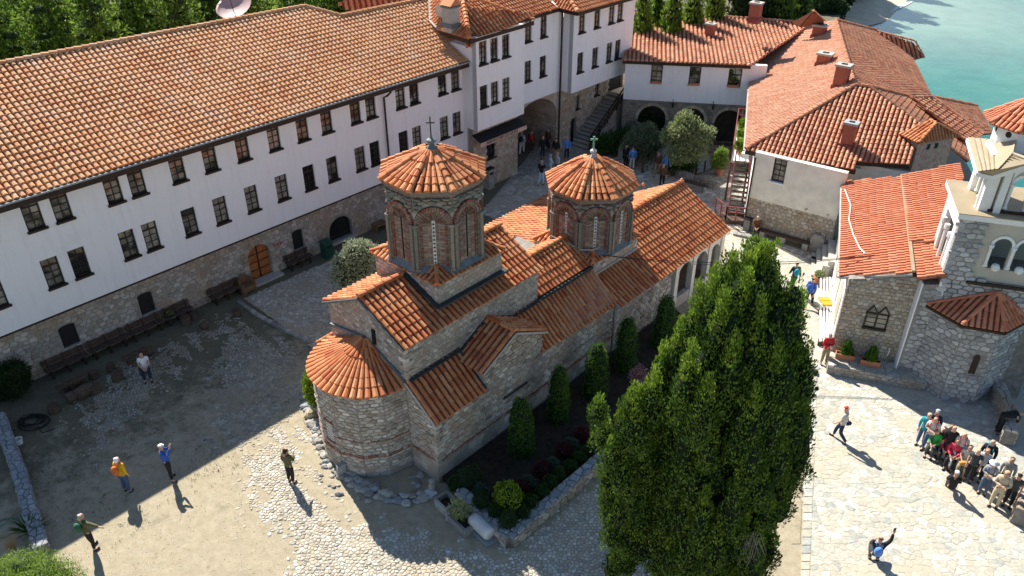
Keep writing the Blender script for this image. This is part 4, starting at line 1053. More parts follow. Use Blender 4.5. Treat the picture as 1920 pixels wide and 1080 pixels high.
# flashing gutters
mb = MB(); mb.box(W((uE+gl)/2, n1+.10, 4.16), U*(gl-uE)/2, N*.10, Z*.05); mb.box(W((gr+24.8)/2, n1+.10, 4.16), U*(24.8-gr)/2, N*.10, Z*.05)
mb.bar(W(gl-.2, n1+.09, gz-.86), W(gap_, n1+.09, gz+.06), .14, .05); mb.bar(W(gr+.2, n1+.09, gz-.86), W(gap_, n1+.09, gz+.06), .14, .05)
mb.bar(W(gl-.02, vs+.1, 3.06), W(gl-.02, n1, 4.2), .1, .16); mb.build('flashing', M['flash'], CH)
# north aisle roof, north cross arm and side chapel
rf([(uE, vn-.1, 3.0), (24.8, vn-.1, 3.0), (24.8, n2, 4.14), (uE, n2, 4.14)], pitch=.24)
rf([(16.4, -22.6, 5.0), (16.4, n2+1.6, 5.0), (17.85, n2+1.6, 6.0), (17.85, -22.6, 6.0)], (16.4, -22.6, 5.0), (16.4, n2, 5.0))
rf([(19.3, -22.6, 5.0), (19.3, n2+1.6, 5.0), (17.85, n2+1.6, 6.0), (17.85, -22.6, 6.0)], (19.3, -22.6, 5.0), (19.3, n2, 5.0))
MB().prism([W(16.5, -22.5, 3), W(19.2, -22.5, 3), W(19.2, -22.5, 4.95), W(17.85, -22.5, 5.9), W(16.5, -22.5, 4.95)], N*1.5).build('cross_arm', M['mortar'], CH)
# ---- drums
def ring(uc, vc, a, t):
    "point at angle t on an octagon of apothem a, faces towards +-U, +-N and the diagonals"
    k = round(t/(math.pi/4)); d = t-k*math.pi/4; r = a/math.cos(d); return r
def dome(uc, vc, aw, zb, ae, ze, zt, rt, cols, rows, curve, tag_):
    P = lambda t, r, z: W(uc+r*math.cos(t), vc+r*math.sin(t), z)
    o8 = lambda a, z, off=0.: [P(math.radians(22.5+45*k), a/math.cos(math.pi/8)+off, z) for k in range(8)]
    MB().prism(o8(aw, zb), Z*(ze-zb)).build('drum', M['light_mortar'], CH)
    # faces: corner piers, nested arches of brick, stone infill, pierced slab
    cw = aw*math.tan(math.pi/8)       # half width of a face
    H = ze-zb
    for k in range(8):
        t = math.pi/4*k; nn = U*math.cos(t)+N*math.sin(t); x = -U*math.sin(t)+N*math.cos(t); o = W(uc, vc, zb)+nn*aw
        vis = (nn@(CP-o)) > -1
        fm = plane_map(o, x, Z, nn)
        if not vis: continue
        pz = H*.60; ra_ = cw*.74
        # cornice bands
        for y0, y1, d in ((H-.16, H-.10, .07), (H-.095, H-.04, .12)):
            MB().box(o+Z*y0+nn*d/2, x*(cw+d*.4), nn*d/2, Z*(y1-y0)).build('cornice', M['drum_stone'], CH)
        brick_course(fm, -cw, cw, H-.22, .13, .05, .06); brick_course(fm, -cw-.03, cw+.03, H-.035, .13, .05, .14)
        # ashlar band above the arches
        def above(xx, yy): return (xx*xx+(yy-pz)**2) > (ra_+.21)**2 and yy > pz-.02
        stones(CH, None, -cw, cw, pz, H-.24, .34, .15, fm, keep=above, gap=.018, h=(.12, .132), jit=.10, coll=drum_st)
        # columns at the corners
        for s in (-1, 1):
            mb = MB(); mb.box(o+x*s*(cw-.03)+Z*.08+nn*.07, x*.06, nn*.09, Z*(pz-.16)); mb.box(o+x*s*(cw-.04)+Z*(pz-.08)+nn*.08, x*.10, nn*.10, Z*.09); mb.box(o+x*s*(cw-.04)+nn*.08, x*.09, nn*.10, Z*.08)
            mb.build('pier', M['drum_stone'], CH)
        # nested brick arches stepping inwards
        for rr_, dd, m_ in ((ra_+.09, .13, M['brick']), (ra_-.01, .10, M['drum_stone']), (ra_-.10, .06, M['brick'])):
            nb = max(9, int(math.pi*rr_/.085)); mb = MB()
            for i in range(nb):
                t0, t1 = math.pi*i/nb, math.pi*(i+1)/nb-.035
                q = [o+x*(-q_*math.cos(tt))+Z*(pz+q_*math.sin(tt)) for q_, tt in ((rr_, t0), (rr_, t1), (rr_+.09, t1), (rr_+.09, t0))]
                mb.prism(q, nn*dd)
            yy = .1
            while yy < pz:
                for s in (-1, 1): mb.box(o+x*s*(rr_+.045)+Z*yy+nn*dd/2, x*.045, nn*dd/2, Z*.042)
                yy += .062
            mb.build('arch_ring', m_, CH)
        # herringbone infill with radial head
        for s in (-1, 1):
            yy = .1
            while yy < pz:
                ln = ra_-.11
                for a_, b_ in ((.07, ln*.48), (ln*.52, ln)):
                    c_ = (a_+b_)/2; p0 = o+x*s*a_+Z*yy; p1 = o+x*s*b_+Z*(yy-.03); dpt = .022
                    v = [p0, p1, p1+Z*.04, p0+Z*.04]; v = v+[q+nn*dpt for q in v]
                    bricks2.append((np.array(v), [[4, 5, 6, 7], [0, 1, 5, 4], [2, 3, 7, 6], [1, 2, 6, 5], [3, 0, 4, 7]]))
                yy += .062
        for i in range(13):
            t0 = math.pi*(i+.5)/13; d_ = x*(-math.cos(t0))+Z*math.sin(t0); e_ = x*math.sin(t0)+Z*math.cos(t0)
            c_ = o+Z*pz; v = [c_+d_*.10-e_*.016, c_+d_*(ra_-.08)-e_*.035, c_+d_*(ra_-.08)+e_*.035, c_+d_*.10+e_*.016]; v = v+[q+nn*.024 for q in v]
            bricks2.append((np.array(v), [[4, 5, 6, 7], [0, 1, 5, 4], [2, 3, 7, 6], [1, 2, 6, 5], [3, 0, 4, 7], [7, 6, 5, 4]]))
        # pierced window slab
        w0, h0, h1 = .058, .20 if tag_ else .16, pz+.12
        segs = [(h0, h1)] if tag_ else [(h0, h0+.62), (h0+.78, h1+.1)]
        if tag_ and k not in (3, 4, 5, 6, 2, 7): segs = []
        front = abs(math.cos(t)*-.707+math.sin(t)*.707) > .95
        for a_, b_ in segs:
            if not front and tag_: 
                MB().box(o+Z*a_+nn*.012, x*.03, nn*.012, Z*(b_-a_)).build('slit', M['dark'], CH); continue
            sl = MB().box(o+Z*a_+nn*.015, x*w0, nn*.02, Z*(b_-a_)).build('window_slab', M['marble'], CH)
            nh = int((b_-a_)/.155)
            for i in range(nh):
                MB().lathe(o+Z*(a_+.08+i*.155)+nn*.034, [(.038, 0), (.038, .005)], 10, x, Z, nn).build('window_hole', M['black'], sl)
    # lead skirt
    mb = MB(); lo = o8(aw+.20, zb-.06); hi = o8(aw+.01, zb+.16)
    mb.add(lo+hi, [[i, (i+1) % 8, 8+(i+1) % 8, 8+i] for i in range(8)]); mb.build('lead_skirt', M['lead'], CH)
    # under-eave plate and tile roof
    MB().prism(o8(ae-.04, ze+.0), Z*.06).build('eave_plate', M['mortar'], CH)
    zp = lambda s: ze+.06+(zt-ze-.06)*(curve(s))
    rpf = lambda t, s: (ring(uc, vc, ae, t)*(1-s)+rt*s)
    mb = MB(); K = 16; L = []
    for i in range(rows+1):
        s = i/rows; L += [P(math.pi/8*k, rpf(math.pi/8*k, s)-.02, zp(s)-.02) for k in range(K)]
    f = [[i*K+j, i*K+(j+1) % K, (i+1)*K+(j+1) % K, (i+1)*K+j] for i in range(rows) for j in range(K)]
    mb.add(L, f); rfp = mb.build('roof', M['under'], CH)
    n_ = cols
    for i in range(rows):
        s0, s1 = i/rows, (i+1)/rows
        r0 = rpf(math.pi/8, s0); wdt = 2*math.pi*r0/n_
        while wdt < .125 and n_ > 9: n_ //= 2; wdt = 2*math.pi*r0/n_
        for j in range(n_):
            t = 2*math.pi*(j+.5)/n_+random.uniform(-.006, .006)
            lo = P(t, rpf(t, s0), zp(s0)); hi = P(t, rpf(t, s1)+.01, zp(s1))
            k = round(t/(math.pi/4)); face = P(k*math.pi/4, 1, 0)-P(0, 0, 0)*1.0
            rad = U*math.cos(t)+N*math.sin(t); nh = rad*(zp(s1)-zp(s0))+Z*(rpf(t, s0)-rpf(t, s1))
            tlC.add(lo, hi, nh, max(.06, min(.112, wdt*.40)), rfp)
    for k in range(8):      # hip covers
        t = math.radians(22.5+45*k)
        for i in range(rows-1):
            s0, s1 = i/rows, (i+1)/rows; lo = P(t, rpf(t, s0)+.02, zp(s0)+.035); hi = P(t, rpf(t, s1)+.02, zp(s1)+.035)
            rad = U*math.cos(t)+N*math.sin(t); nh = rad*(zp(s1)-zp(s0))+Z*(rpf(t, s0)-rpf(t, s1)); tlC.add(lo, hi, nh, .105, rfp)
    # lead cap and cross
    c = W(uc, vc, zt-.08)
    MB().lathe(c, [(rt+.14, -.06), (rt+.02, .06), (rt*.55, .22), (rt*.5, .30), (rt*.85, .34), (rt*.85, .42), (rt*.3, .48), (.03, .60)], 8).build('lead_cap', M['zinc'] if not tag_ else M['lead'], CH)
    mb = MB(); h_ = .70 if tag_ else .50; arm = .15; th = .022 if tag_ else .035
    xd = nrm(U*.7+N*.7)
    mb.box(c+Z*.55, xd*th, np.cross(Z, xd)*th, Z*h_); mb.box(c+Z*(.55+h_*.66), xd*arm, np.cross(Z, xd)*th*.9, Z*th*2); mb.build('cross', M['iron'] if tag_ else plain('copper_green', (.16, .30, .20), .6, .2, 6), CH)
drum_st = []; bricks2 = []
# square base of the big drum
cb = (16.2, 19.55, -21.6, -18.15)
box_uv('drum_base', cb[0], cb[1], cb[2], cb[3], 5.6, 7.08, M['mortar'])
cwall(plane_map(W(0, cb[3]), U, Z, N), cb[0], cb[1], 6.2, 7.02, sx=.34, sy=.16, h=(.01, .02))
cwall(lambda a, b, h: W(cb[0]-h, a, b), cb[2], cb[3], 5.9, 7.02, sx=.34, sy=.16, h=(.01, .02))
mb = MB(); mb.box(W((cb[0]+cb[1])/2, cb[3]+.11, 6.12), U*(cb[1]-cb[0]+.3)/2, N*.12, Z*.07); mb.bar(W(cb[0]-.10, cb[3]+.1, 6.14), W(cb[0]-.10, rv, rz+.12), .18, .06); mb.build('flashing', M['flash'], CH)
def skirt_roof(uc, vc, hu, hv, z0, z1, a1):
    c_ = [(uc-hu, vc+hv), (uc+hu, vc+hv), (uc+hu, vc-hv), (uc-hu, vc-hv)]; d_ = [(uc-a1, vc+a1), (uc+a1, vc+a1), (uc+a1, vc-a1), (uc-a1, vc-a1)]
    for k in range(4):
        p, q = c_[k], c_[(k+1) % 4]; p2, q2 = d_[k], d_[(k+1) % 4]
        rf([(*p, z0), (*q, z0), (*q2, z1), (*p2, z1)], pitch=.2, row=.3)
        ridge(tlC, W(*p, z0+.04), W(*p2, z1+.03), .085, .3)
skirt_roof(17.85, -19.87, 1.78, 1.84, 7.08, 7.42, 1.1)
dome(17.82, -19.86, 1.62, 7.25, 1.83, 10.32, 11.22, .20, 40, 6, lambda s: s*(1.08-.08*s), True)
# ---- second nave and small drum
mass('second_nave', [(-17.78, 3.9), (-17.78, 4.32), (-19.1, 5.12), (-20.45, 4.32), (-20.45, 3.9)], 21.2, 25.2)
rf([(21.3, -17.7, 4.32), (25.0, -17.7, 4.32), (25.0, -19.1, 5.2), (21.3, -19.1, 5.2)])
rf([(21.3, -20.5, 4.32), (25.0, -20.5, 4.32), (25.0, -19.1, 5.2), (21.3, -19.1, 5.2)])
ridge(tlC, W(21.3, -19.1, 5.24), W(25.0, -19.1, 5.24), .11)
mb = MB(); mb.box(W(23.1, -17.62, 4.20), U*1.8, N*.07, Z*.07); mb.build('flashing', M['flash'], CH)
box_uv('small_drum_base', 24.78, 28.2, -20.9, -17.55, 2.6, 4.42, M['mortar'])
cwall(plane_map(W(0, -17.55), U, Z, N), 24.78, 28.2, 3.9, 4.36, sx=.34, sy=.16, h=(.01, .02))
cwall(lambda a, b, h: W(24.78-h, a, b), -20.9, -17.55, 3.9, 4.36, sx=.34, sy=.16, h=(.01, .02))
skirt_roof(26.49, -19.2, 1.80, 1.72, 4.42, 4.78, 1.2)
dome(26.5, -19.12, 1.70, 4.62, 1.92, 7.2, 8.38, .17, 42, 7, lambda s: s*(1.22-.22*s), False)
# ---- narthex and open porch at the west end
pe, pr, pv = 2.78, 4.52, -19.1; w0, w1 = 24.85, 34.55; vp = -16.0
mass('porch_wall', [(-16.3, 0), (-16.3, 2.65), (pv, 4.35), (-22.0, 2.7), (-22.0, 0)], 24.88, 29.6)
cwall(plane_map(W(0, -16.3), U, Z, N), 24.9, 29.6, 0, 2.62)
cwall(lambda a, b, h: W(24.88-h, a, b), -17.7, -16.3, 2.6, 4.3, keep=lambda x, y: y < pe+(vp-x)*.55-.1)
rf([(w0, vp, pe), (w1, vp, pe), (w1, pv, pr), (w0, pv, pr)], pitch=.24, row=.36)
rf([(w0, -22.3, pe), (w1, -22.3, pe), (w1, pv, pr), (w0, pv, pr)], pitch=.24, row=.36)
ridge(tlC, W(28.2, pv, pr+.05), W(w1, pv, pr+.05), .13)
MB().lathe(W(w1-.1, pv, pr+.05), [(.06, 0), (.10, .08), (.07, .16), (.02, .2)], 8).build('ridge_knob', M['tile_pink'], CH)
MB().lathe(W(w1-.1, -21.4, pr-.9), [(.06, 0), (.10, .08), (.07, .16), (.02, .2)], 8).build('ridge_knob', M['tile_pink'], CH)
mb = MB(); mb.bar(W(28.2, -17.6, 3.78), W(24.9, -17.6, 3.78), .2, .06); mb.bar(W(24.82, vp, 2.74), W(24.82, -17.6, 3.68), .06, .08); mb.build('flashing', M['zinc'], CH)
# low north roof seen between the drums
rf([(21.8, -26.0, 2.5), (32.5, -26.0, 2.5), (32.5, -21.2, 3.9), (21.8, -21.2, 3.9)], pitch=.26, row=.4)
box_uv('north_annexe', 22.0, 32.3, -25.8, -21.5, 0, 2.5, M['mortar'])
# north apse-like chapel roof (half cone behind the big drum)
def half_cone(uc, vc, r, z0, z1, t0, t1, cols, rows, rtop=.12, wallr=None, zb=0, matw=None, n=14):
    P = lambda t, r_, z: W(uc+r_*math.cos(t), vc+r_*math.sin(t), z)
    if wallr:
        pts = [P(t0+(t1-t0)*i/n, wallr, zb) for i in range(n+1)]; MB().prism(pts, Z*(z0-zb+.02)).build('apse', matw or M['mortar'], CH)
    mb = MB(); L = [P(t0+(t1-t0)*i/n, r, z0-.02) for i in range(n+1)]+[P(0, 0, z1-.02)]
    mb.add(L, [[i, i+1, n+1] for i in range(n)]); rp = mb.build('roof', M['under'], CH)
    n_ = cols
    for i in range(rows):
        s0, s1 = i/rows, (i+1)/rows; ra = r*(1-s0)+rtop*s0; rb2 = r*(1-s1)+rtop*s1
        while (t1-t0)*ra/n_ < .135 and n_ > 6: n_ = n_//2
        for j in range(n_):
            t = t0+(t1-t0)*(j+.5)/n_; lo = P(t, ra, z0+(z1-z0)*s0); hi = P(t, rb2, z0+(z1-z0)*s1)
            rad = U*math.cos(t)+N*math.sin(t); nh = rad*(z1-z0)+Z*r; tlC.add(lo, hi, nh, min(.115, (t1-t0)*ra/n_*.42), rp)
half_cone(20.9, -21.6, 1.75, 5.0, 6.1, math.radians(-170), math.radians(20), 30, 5, wallr=1.6, zb=2)
# ---- main apse
avc, ar = -19.92, 2.10
half_cone(uE, avc, ar+.12, 3.93, 4.97, math.radians(90), math.radians(270), 25, 6, wallr=ar, n=7)
seg = 7
for i in range(seg):
    ta, tb = math.radians(90+180*i/seg), math.radians(90+180*(i+1)/seg)
    pa = W(uE+ar*math.cos(ta), avc+ar*math.sin(ta)); pb = W(uE+ar*math.cos(tb), avc+ar*math.sin(tb)); ln = np.linalg.norm(pb-pa); x = nrm(pb-pa); nn = np.cross(x, Z); nn = nn if nn@(pa+pb-2*W(uE, avc)) > 0 else -nn
    fm = plane_map(pa, x, Z, nn)
    if nn@(CP-pa) < 0: continue
    wi = (i == 3)
    kp = (lambda xx, yy: not (abs(xx-ln/2) < .24 and 1.35 < yy < 2.35)) if wi else None
    cwall(fm, 0, ln, .55, 3.82, keep=kp); cwall(lambda a, b, h, fm=fm: fm(a, b, h*.5), 0, ln, 0, .53, sx=.45, sy=.2, h=(.01, .03))
    for y_ in (.98, 1.06, 1.75): brick_course(fm, 0, ln, y_, d=.043, keep=kp)
    if wi:
        sl = MB().box(pa+x*ln/2+Z*1.42+nn*.0, x*.16, nn*.03, Z*.8).build('window_slab', M['marble'], CH)
        for a_ in range(3):
            for b_ in range(6): MB().lathe(pa+x*(ln/2-.1+.1*a_)+Z*(1.5+b_*.125)+nn*.028, [(.033, 0), (.033, .005)], 8, x, Z, nn).build('window_hole', M['black'], sl)
        brick_course(fm, ln/2-.26, ln/2+.26, 2.26, .1, .1, .05); brick_course(fm, ln/2-.26, ln/2+.26, 1.32, .1, .05, .05)
mb = MB(); P_ = [W(uE-.03, avc-ar, 4.62), W(uE-.03, avc, 4.98), W(uE-.03, n1, 4.10)]
mb.bar(P_[0], P_[1], .10, .12); mb.bar(P_[1], P_[2], .10, .12); mb.build('flashing', M['lead'], CH)
tlC.finish()
emit_stones(CH, stone_, M['church_stone'], 300); emit_stones(CH, drum_st, M['drum_stone'], 150, 'ashlar'); emit_stones(CH, bricks, M['brick'], 120, 'brick'); emit_stones(CH, bricks2, M['herring'], 180, 'infill_brick')
# porch columns and arches
for i, u_ in enumerate((29.9, 31.5, 33.0, 34.25)):
    MB().box(W(u_, -16.32, 0), U*.15, N*.15, Z*2.65).build('column', M['cream'], CH)
for a_, b_ in ((30.05, 31.35), (31.65, 32.85), (33.15, 34.1)):
    c_, r_ = (a_+b_)/2, (b_-a_)/2; mb = MB()
    for s in (-1, 1):
        for i in range(5):
            t0, t1 = math.pi/2*i/5, math.pi/2*(i+1)/5
            mb.prism([W(c_+s*r_*math.cos(t0), -16.24, 1.75+r_*math.sin(t0)), W(c_+s*r_*math.cos(t1), -16.24, 1.75+r_*math.sin(t1)), W(c_+s*r_*math.cos(t1), -16.24, 2.68), W(c_+s*r_*math.cos(t0), -16.24, 2.68)], -N*.18)
    mb.build('porch_arch', M['cream'], CH)
    MB().box(W(c_, -16.33, 0), U*r_, N*.12, Z*.62).build('parapet', M['church_stone'], CH)
MB().box(W(34.35, -19.1, 0), U*.12, N*2.9, Z*2.7).build('west_wall', M['cream'], CH)
MB().box(W(29.7, -19.1, 0), U*.1, N*2.7, Z*2.7).build('inner_wall', M['dark_wood'], CH)

print('TIMEMARK c_church', round(time.time()-T0, 1))
# =================================================================== hipped house on the right
HH = thing('hipped_house', 'white house with stone base and big hipped tiled roof with red chimneys near the lake', 'building', at(1480, 430))
H0 = at(1393, 428); H1 = at(1540, 470); dH = nrm(H1-H0); nH = A3(dH[1], -dH[0], 0)
PH = lambda a, z, h=0.: H0+dH*a+Z*z+nH*h
wall('wall', HH, PH(0, 2.05, .04), dH, 5.0, 2.75, nH, M['cream'], [(1.10, 1.30, 1.83, 2.68)])
window(HH, PH(1.10, 3.35, .04), dH, nH, .73, 1.38, 2, 4, sillmat=M['trim'])
wall('stone_wall', HH, PH(0, 0), dH, 5.0, 2.3, nH, M['mortar'])
stones(HH, M['warm_rubble'], 0, 5.0, 0, 2.35, .27, .21, lambda a, b, h: PH(a, b, h), gap=.035, h=(.015, .045), jit=.45, keep=lambda x, y: y < 2.02+.07*x)
xl = nrm(at(1408, 122, 4.6)-at(1398, 280, 4.6)); xl[2] = 0; xl = nrm(xl)
wall('side_wall', HH, PH(0, 0), xl, 13.5, 4.75, -A3(xl[1], -xl[0], 0), M['white'], [(2.2, 2.7, 3.1, 4.4)])
MB().box(PH(0, 0)+xl*2.65-A3(xl[1], -xl[0], 0)*.0+A3(xl[1], -xl[0], 0)*.2+Z*2.7, xl*.44, A3(xl[1], -xl[0], 0)*.03, Z*1.68).build('balcony_door', M['dark'], HH)
MB().box(PH(2.5, 0)+xl*7.3+A3(1, -.0, 0)*1.2, dH*2.2, xl*6.2, Z*4.5).build('core', M['cream'], HH)
tlH = Tiles(HH, M['tile_old']); tlP = Tiles(HH, M['tile_pink'], limit=0)
ze = 4.68; zr = 7.35
Ha = at(1398, 281, ze); Hb = at(1605, 319, ze); Hap = at(1603, 161, zr); Htop = at(1568, 39, zr)
ln_ = nrm(np.cross(Hap-Ha, Htop-Ha))
on3 = lambda px, py, p, n_: onplane(px, py, p, n_)
Hv = on3(1408, 124, Ha, ln_)
f1 = [Ha, Hap, Htop, on3(1524, 45, Ha, ln_), Hv]
roof_face(tlP, f1, Ha, Hv, .24, .34)
fn = nrm(np.cross(Hb-Ha, Hap-Ha))
f2 = [Ha, Hb, on3(1603, 302, Ha, fn), on3(1706, 309, Ha, fn), on3(1737, 240, Ha, fn), on3(1627, 163, Ha, fn), Hap]
roof_face(tlH, f2, Ha, Hb, .255, .35)
Hap2 = on3(1627, 163, Ha, fn); Hc = on3(1737, 240, Ha, fn); 
# right slopes, in shade at the back
Hd = at(1815, 303, 4.6); He = at(1822, 268, 4.9)
g1 = [Hap2, Hc, Hd, at(1745, 178, 4.6)]; gn = nrm(np.cross(Hd-Hap2, at(1745, 178, 4.6)-Hap2))
on4 = lambda px, py: onplane(px, py, Hap2, gn)
tlD = Tiles(HH, M['tile_old'], limit=0)
roof_face(tlD, [on4(1627, 163), on4(1737, 240), on4(1815, 303), on4(1824, 272), on4(1710, 184)], on4(1815, 303), on4(1824, 272), .24, .34, slabmat=M['under'])
gn2 = nrm(np.cross(at(1745, 178, 4.7)-Hap, at(1710, 108, 4.7)-Htop)); gn2 = nrm(np.cross(Htop-Hap, at(1728, 145, 4.7)-Hap))
on5 = lambda px, py: onplane(px, py, Hap, gn2)
roof_face(tlD, [on5(1603, 160), on5(1568, 39), on5(1645, 59), on5(1710, 109), on5(1744, 178), on5(1700, 178), on5(1630, 163)], on5(1744, 178), on5(1710, 109), .24, .34)
for a, b in ((Ha, Hap), (Hap, Htop), (Hap, Hap2), (Hap2, on4(1815, 303)), (Hv, on3(1524, 45, Ha, ln_)), (on5(1568, 39), on5(1645, 59)), (on4(1627, 163), on4(1710, 184))):
    ridge(tlH, a+Z*.06, b+Z*.06, .13, .34)
# small hip towards the lake
k1 = at(1747, 183, 6.0); k0 = at(1708, 184, 6.1); k2 = at(1843, 252, 4.7); k3 = at(1862, 250, 4.3); k4 = at(1831, 200, 4.3)
roof_face(tlH, [k1, k0, at(1820, 268, 4.7), k2], at(1820, 268, 4.7), k2, .27, .36); roof_face(tlD, [k1, k2, k3, k4], k3, k4, .25, .34)
for a, b in ((k0, k1), (k1, k2), (k1, k4)): ridge(tlH, a+Z*.05, b+Z*.05, .13)
# dormer roof over the water, top
j0, j1, j2, j3 = at(1644, 60, 5.9), at(1714, 78, 5.6), at(1732, 109, 4.4), at(1711, 112, 4.4)
roof_face(tlH, [j0, j1, j2, j3], j3, j2, .27, .36); ridge(tlH, j0+Z*.05, j1+Z*.05, .12); ridge(tlH, j1+Z*.05, j2+Z*.05, .12)
# little pyramid behind the valley
m0, m1, m2, m3 = at(1486, 42, 7.4), at(1524, 22, 8.6), at(1545, 42, 7.6), at(1500, 50, 7.3)
roof_face(tlP, [m0, m1, m3], m0, m3, .25, .34); roof_face(tlP, [m3, m1, m2], m3, m2, .25, .34); ridge(tlH, m1+Z*.04, m2+Z*.06, .13)
tlH.finish(); tlP.finish(); tlD.finish()
mb = MB(); mb.bar(Ha-Z*.13+nH*.02, Hb-Z*.13+nH*.02, .1, .2); mb.bar(on3(1603, 302, Ha, fn)-Z*.12, on3(1706, 309, Ha, fn)-Z*.12, .1, .2); mb.build('fascia', M['dark_wood'], HH)
mb = MB(); mb.bar(Ha-Z*.05-A3(.08, 0, 0), Hv-Z*.05-A3(.08, 0, 0), .1, .07); mb.bar(k3-Z*.03, k4-Z*.03, .1, .06); mb.bar(on5(1744, 178), on5(1710, 109), .1, .06); mb.build('gutter', M['zinc'], HH)
mb = MB(); mb.bar(on4(1712, 187)+Z*.1, on4(1822, 270)+Z*.1, .16, .04); mb.build('valley_flashing', M['zinc'], HH)
MB().box((Hb+on3(1706, 309, Ha, fn))/2-nH*.5-Z*1.5, dH*1.5, nH*.15, Z*1.35).build('upper_wall', M['cream'], HH)
mb = MB(); mb.tube([PH(.05, 4.5, .12), PH(.05, .1, .12)], .05, 8); mb.build('downpipe', M['dark_wood'], HH)
# far walls of the house towards the lake
def chimney(label, px, py, wdt, hgt, plane=None, zc=None, capmat=None, grp='red brick chimneys', mat=None):
    c = onplane(px, py, *plane) if plane else at(px, py, zc)
    t = thing('brick_chimney', label, 'chimney', c, group=grp)
    x = dH; y = nH; mat = mat or M['chimney_brick']
    mb = MB(); mb.box(c-Z*.4, x*wdt/2, y*wdt/2*.8, Z*(hgt+.4)); mb.build('shaft', mat, t)
    mb = MB(); mb.box(c+Z*hgt, x*(wdt/2+.07), y*(wdt/2*.8+.07), Z*.12); mb.build('cap_slab', capmat or M['concrete'], t)
    MB().box(c+Z*(hgt+.121), x*wdt*.22, y*wdt*.16, Z*.03).build('flue_hole', M['black'], t)
    mb = MB(); mb.box(c-Z*.25, x*(wdt/2+.06), y*(wdt/2*.8+.06), Z*.30); mb.build('flashing', M['redwood'], t)
chimney('red chimney on the pink slope nearest the hip, tallest of its row', 1575, 160, .75, 1.15, (Ha, ln_))
chimney('red chimney in the middle of the pink roof slope', 1545, 118, .85, .55, (Ha, ln_))
chimney('red chimney near the top ridge of the pink roof slope', 1535, 66, .85, .65, (Ha, ln_))
chimney('red chimney with dark cap on the front tiled slope', 1588, 270, .62, 1.15, (Ha, fn), capmat=M['grey_slab'])
aw_n = nrm(np.cross(q1-q0, q3-q0))
chimney('red chimney standing on the arcade wing roof', 1330, 68, .62, .85, (q0, aw_n))
chimney('red chimney rising behind the arcade wing ridge', 1415, 33, .75, .95, None, 8.1)
# stone chimney house with gable cap
SC = thing('stone_chimney', 'broad pinkish stone chimney block with small tiled gable and two vents', 'chimney', at(1745, 320, 3.6))
sA = at(1704, 332, 4.0); sB = at(1786, 318, 4.0); dS = nrm(sB-sA); dS[2] = 0; dS = nrm(dS); nS = A3(dS[1], -dS[0], 0); lS = 2.4
MB().box(sA+dS*lS/2-nS*.55-Z*1.2, dS*lS/2, nS*.55, Z*3.2).build('shaft', plain('pink_mortar', (.42, .32, .27), .95), SC)
stones(SC, M['pink_stone'], 0, lS, -.8, 2.0, .24, .17, lambda a, b, h: sA+dS*a+Z*b+nS*h, gap=.02, h=(.01, .025), keep=lambda x, y: not (1.45 < y < 1.85 and (abs(x-.75) < .15 or abs(x-1.3) < .15)))
for a_ in (.75, 1.3): MB().box(sA+dS*a_+Z*1.5+nS*.005, dS*.12, nS*.01, Z*.3).build('vent', M['black'], SC)
tlS = Tiles(SC, M['tile'], limit=300)
zg = 2.05
e_ = [sA+dS*a_+Z*(zg+z_)+nS*n_ for a_, z_, n_ in ((-.2, 0, .18), (lS+.2, 0, .18), (lS*.5, .75, .18-.5), (-.2, 0, -1.3), (lS+.2, 0, -1.3), (lS*.5, .75, -.8))]
roof_face(tlS, [e_[0], e_[1], e_[2]], e_[0], e_[1], .2, .3); roof_face(tlS, [e_[0], e_[2], e_[5], e_[3]], e_[3], e_[0], .2, .3); roof_face(tlS, [e_[1], e_[2], e_[5], e_[4]], e_[4], e_[1], .2, .3)
ridge(tlS, e_[0]+Z*.03, e_[2]+Z*.04, .09, .3); ridge(tlS, e_[1]+Z*.03, e_[2]+Z*.04, .09, .3); ridge(tlS, e_[2]+Z*.04, e_[5]+Z*.04, .09, .3); tlS.finish()

# wooden stair and balcony at the house's left side
BS = thing('balcony_stair', 'open wooden stair with red railings climbing to the balcony of the hipped house', 'staircase', at(1378, 405))
s0, s1 = at(1364, 404, .25), at(1396, 410, .25); t0, t1 = at(1378, 303, 2.75), at(1407, 305, 2.75); nst = 12
for i in range(nst):
    f = i/(nst-1); a = s0+(t0-s0)*f; b = s1+(t1-s1)*f
    MB().bar(a, b, .24, .05).build('tread', M['bench_wood'], BS)
mb = MB(); mb.bar(s0-Z*.05, t0-Z*.05, .05, .22); mb.bar(s1-Z*.05, t1-Z*.05, .05, .22); mb.build('stringer', M['redwood'], BS)
for (a, b) in ((s0, t0), (s1, t1)):
    mb = MB(); mb.bar(a+Z*.95, b+Z*.95, .05, .07); mb.bar(a+Z*.5, b+Z*.5, .04, .05); mb.build('handrail', M['redwood'], BS)
    for i in range(5): p = a+(b-a)*i/4; MB().bar(p-Z*.1, p+Z*.98, .06, .06).build('rail_post', M['redwood'], BS)
pl = [at(1371, 301, 2.7), at(1404, 303, 2.7), at(1407, 232, 2.7), at(1381, 230, 2.7)]
MB().prism(pl, -Z*.15).build('platform', M['trim'], BS)
for (a, b) in ((pl[0], pl[3]), (pl[3], pl[2])):
    mb = MB(); mb.bar(a+Z*1.0, b+Z*1.0, .05, .07); mb.bar(a+Z*.1, b+Z*.1, .04, .05); mb.bar(a+Z*.55, b+Z*.55, .03, .04); mb.build('handrail', M['redwood'], BS)
    for i in range(4): p = a+(b-a)*i/3; MB().bar(p, p+Z*1.0, .05, .05).build('rail_post', M['redwood'], BS)
for p in pl: MB().bar(p-Z*2.7, p-Z*.1, .1, .1).build('leg', M['redwood'], BS)
LP = thing('stair_landing', 'low wooden landing with crossed rails at the foot of the balcony stair', 'landing', at(1365, 415))
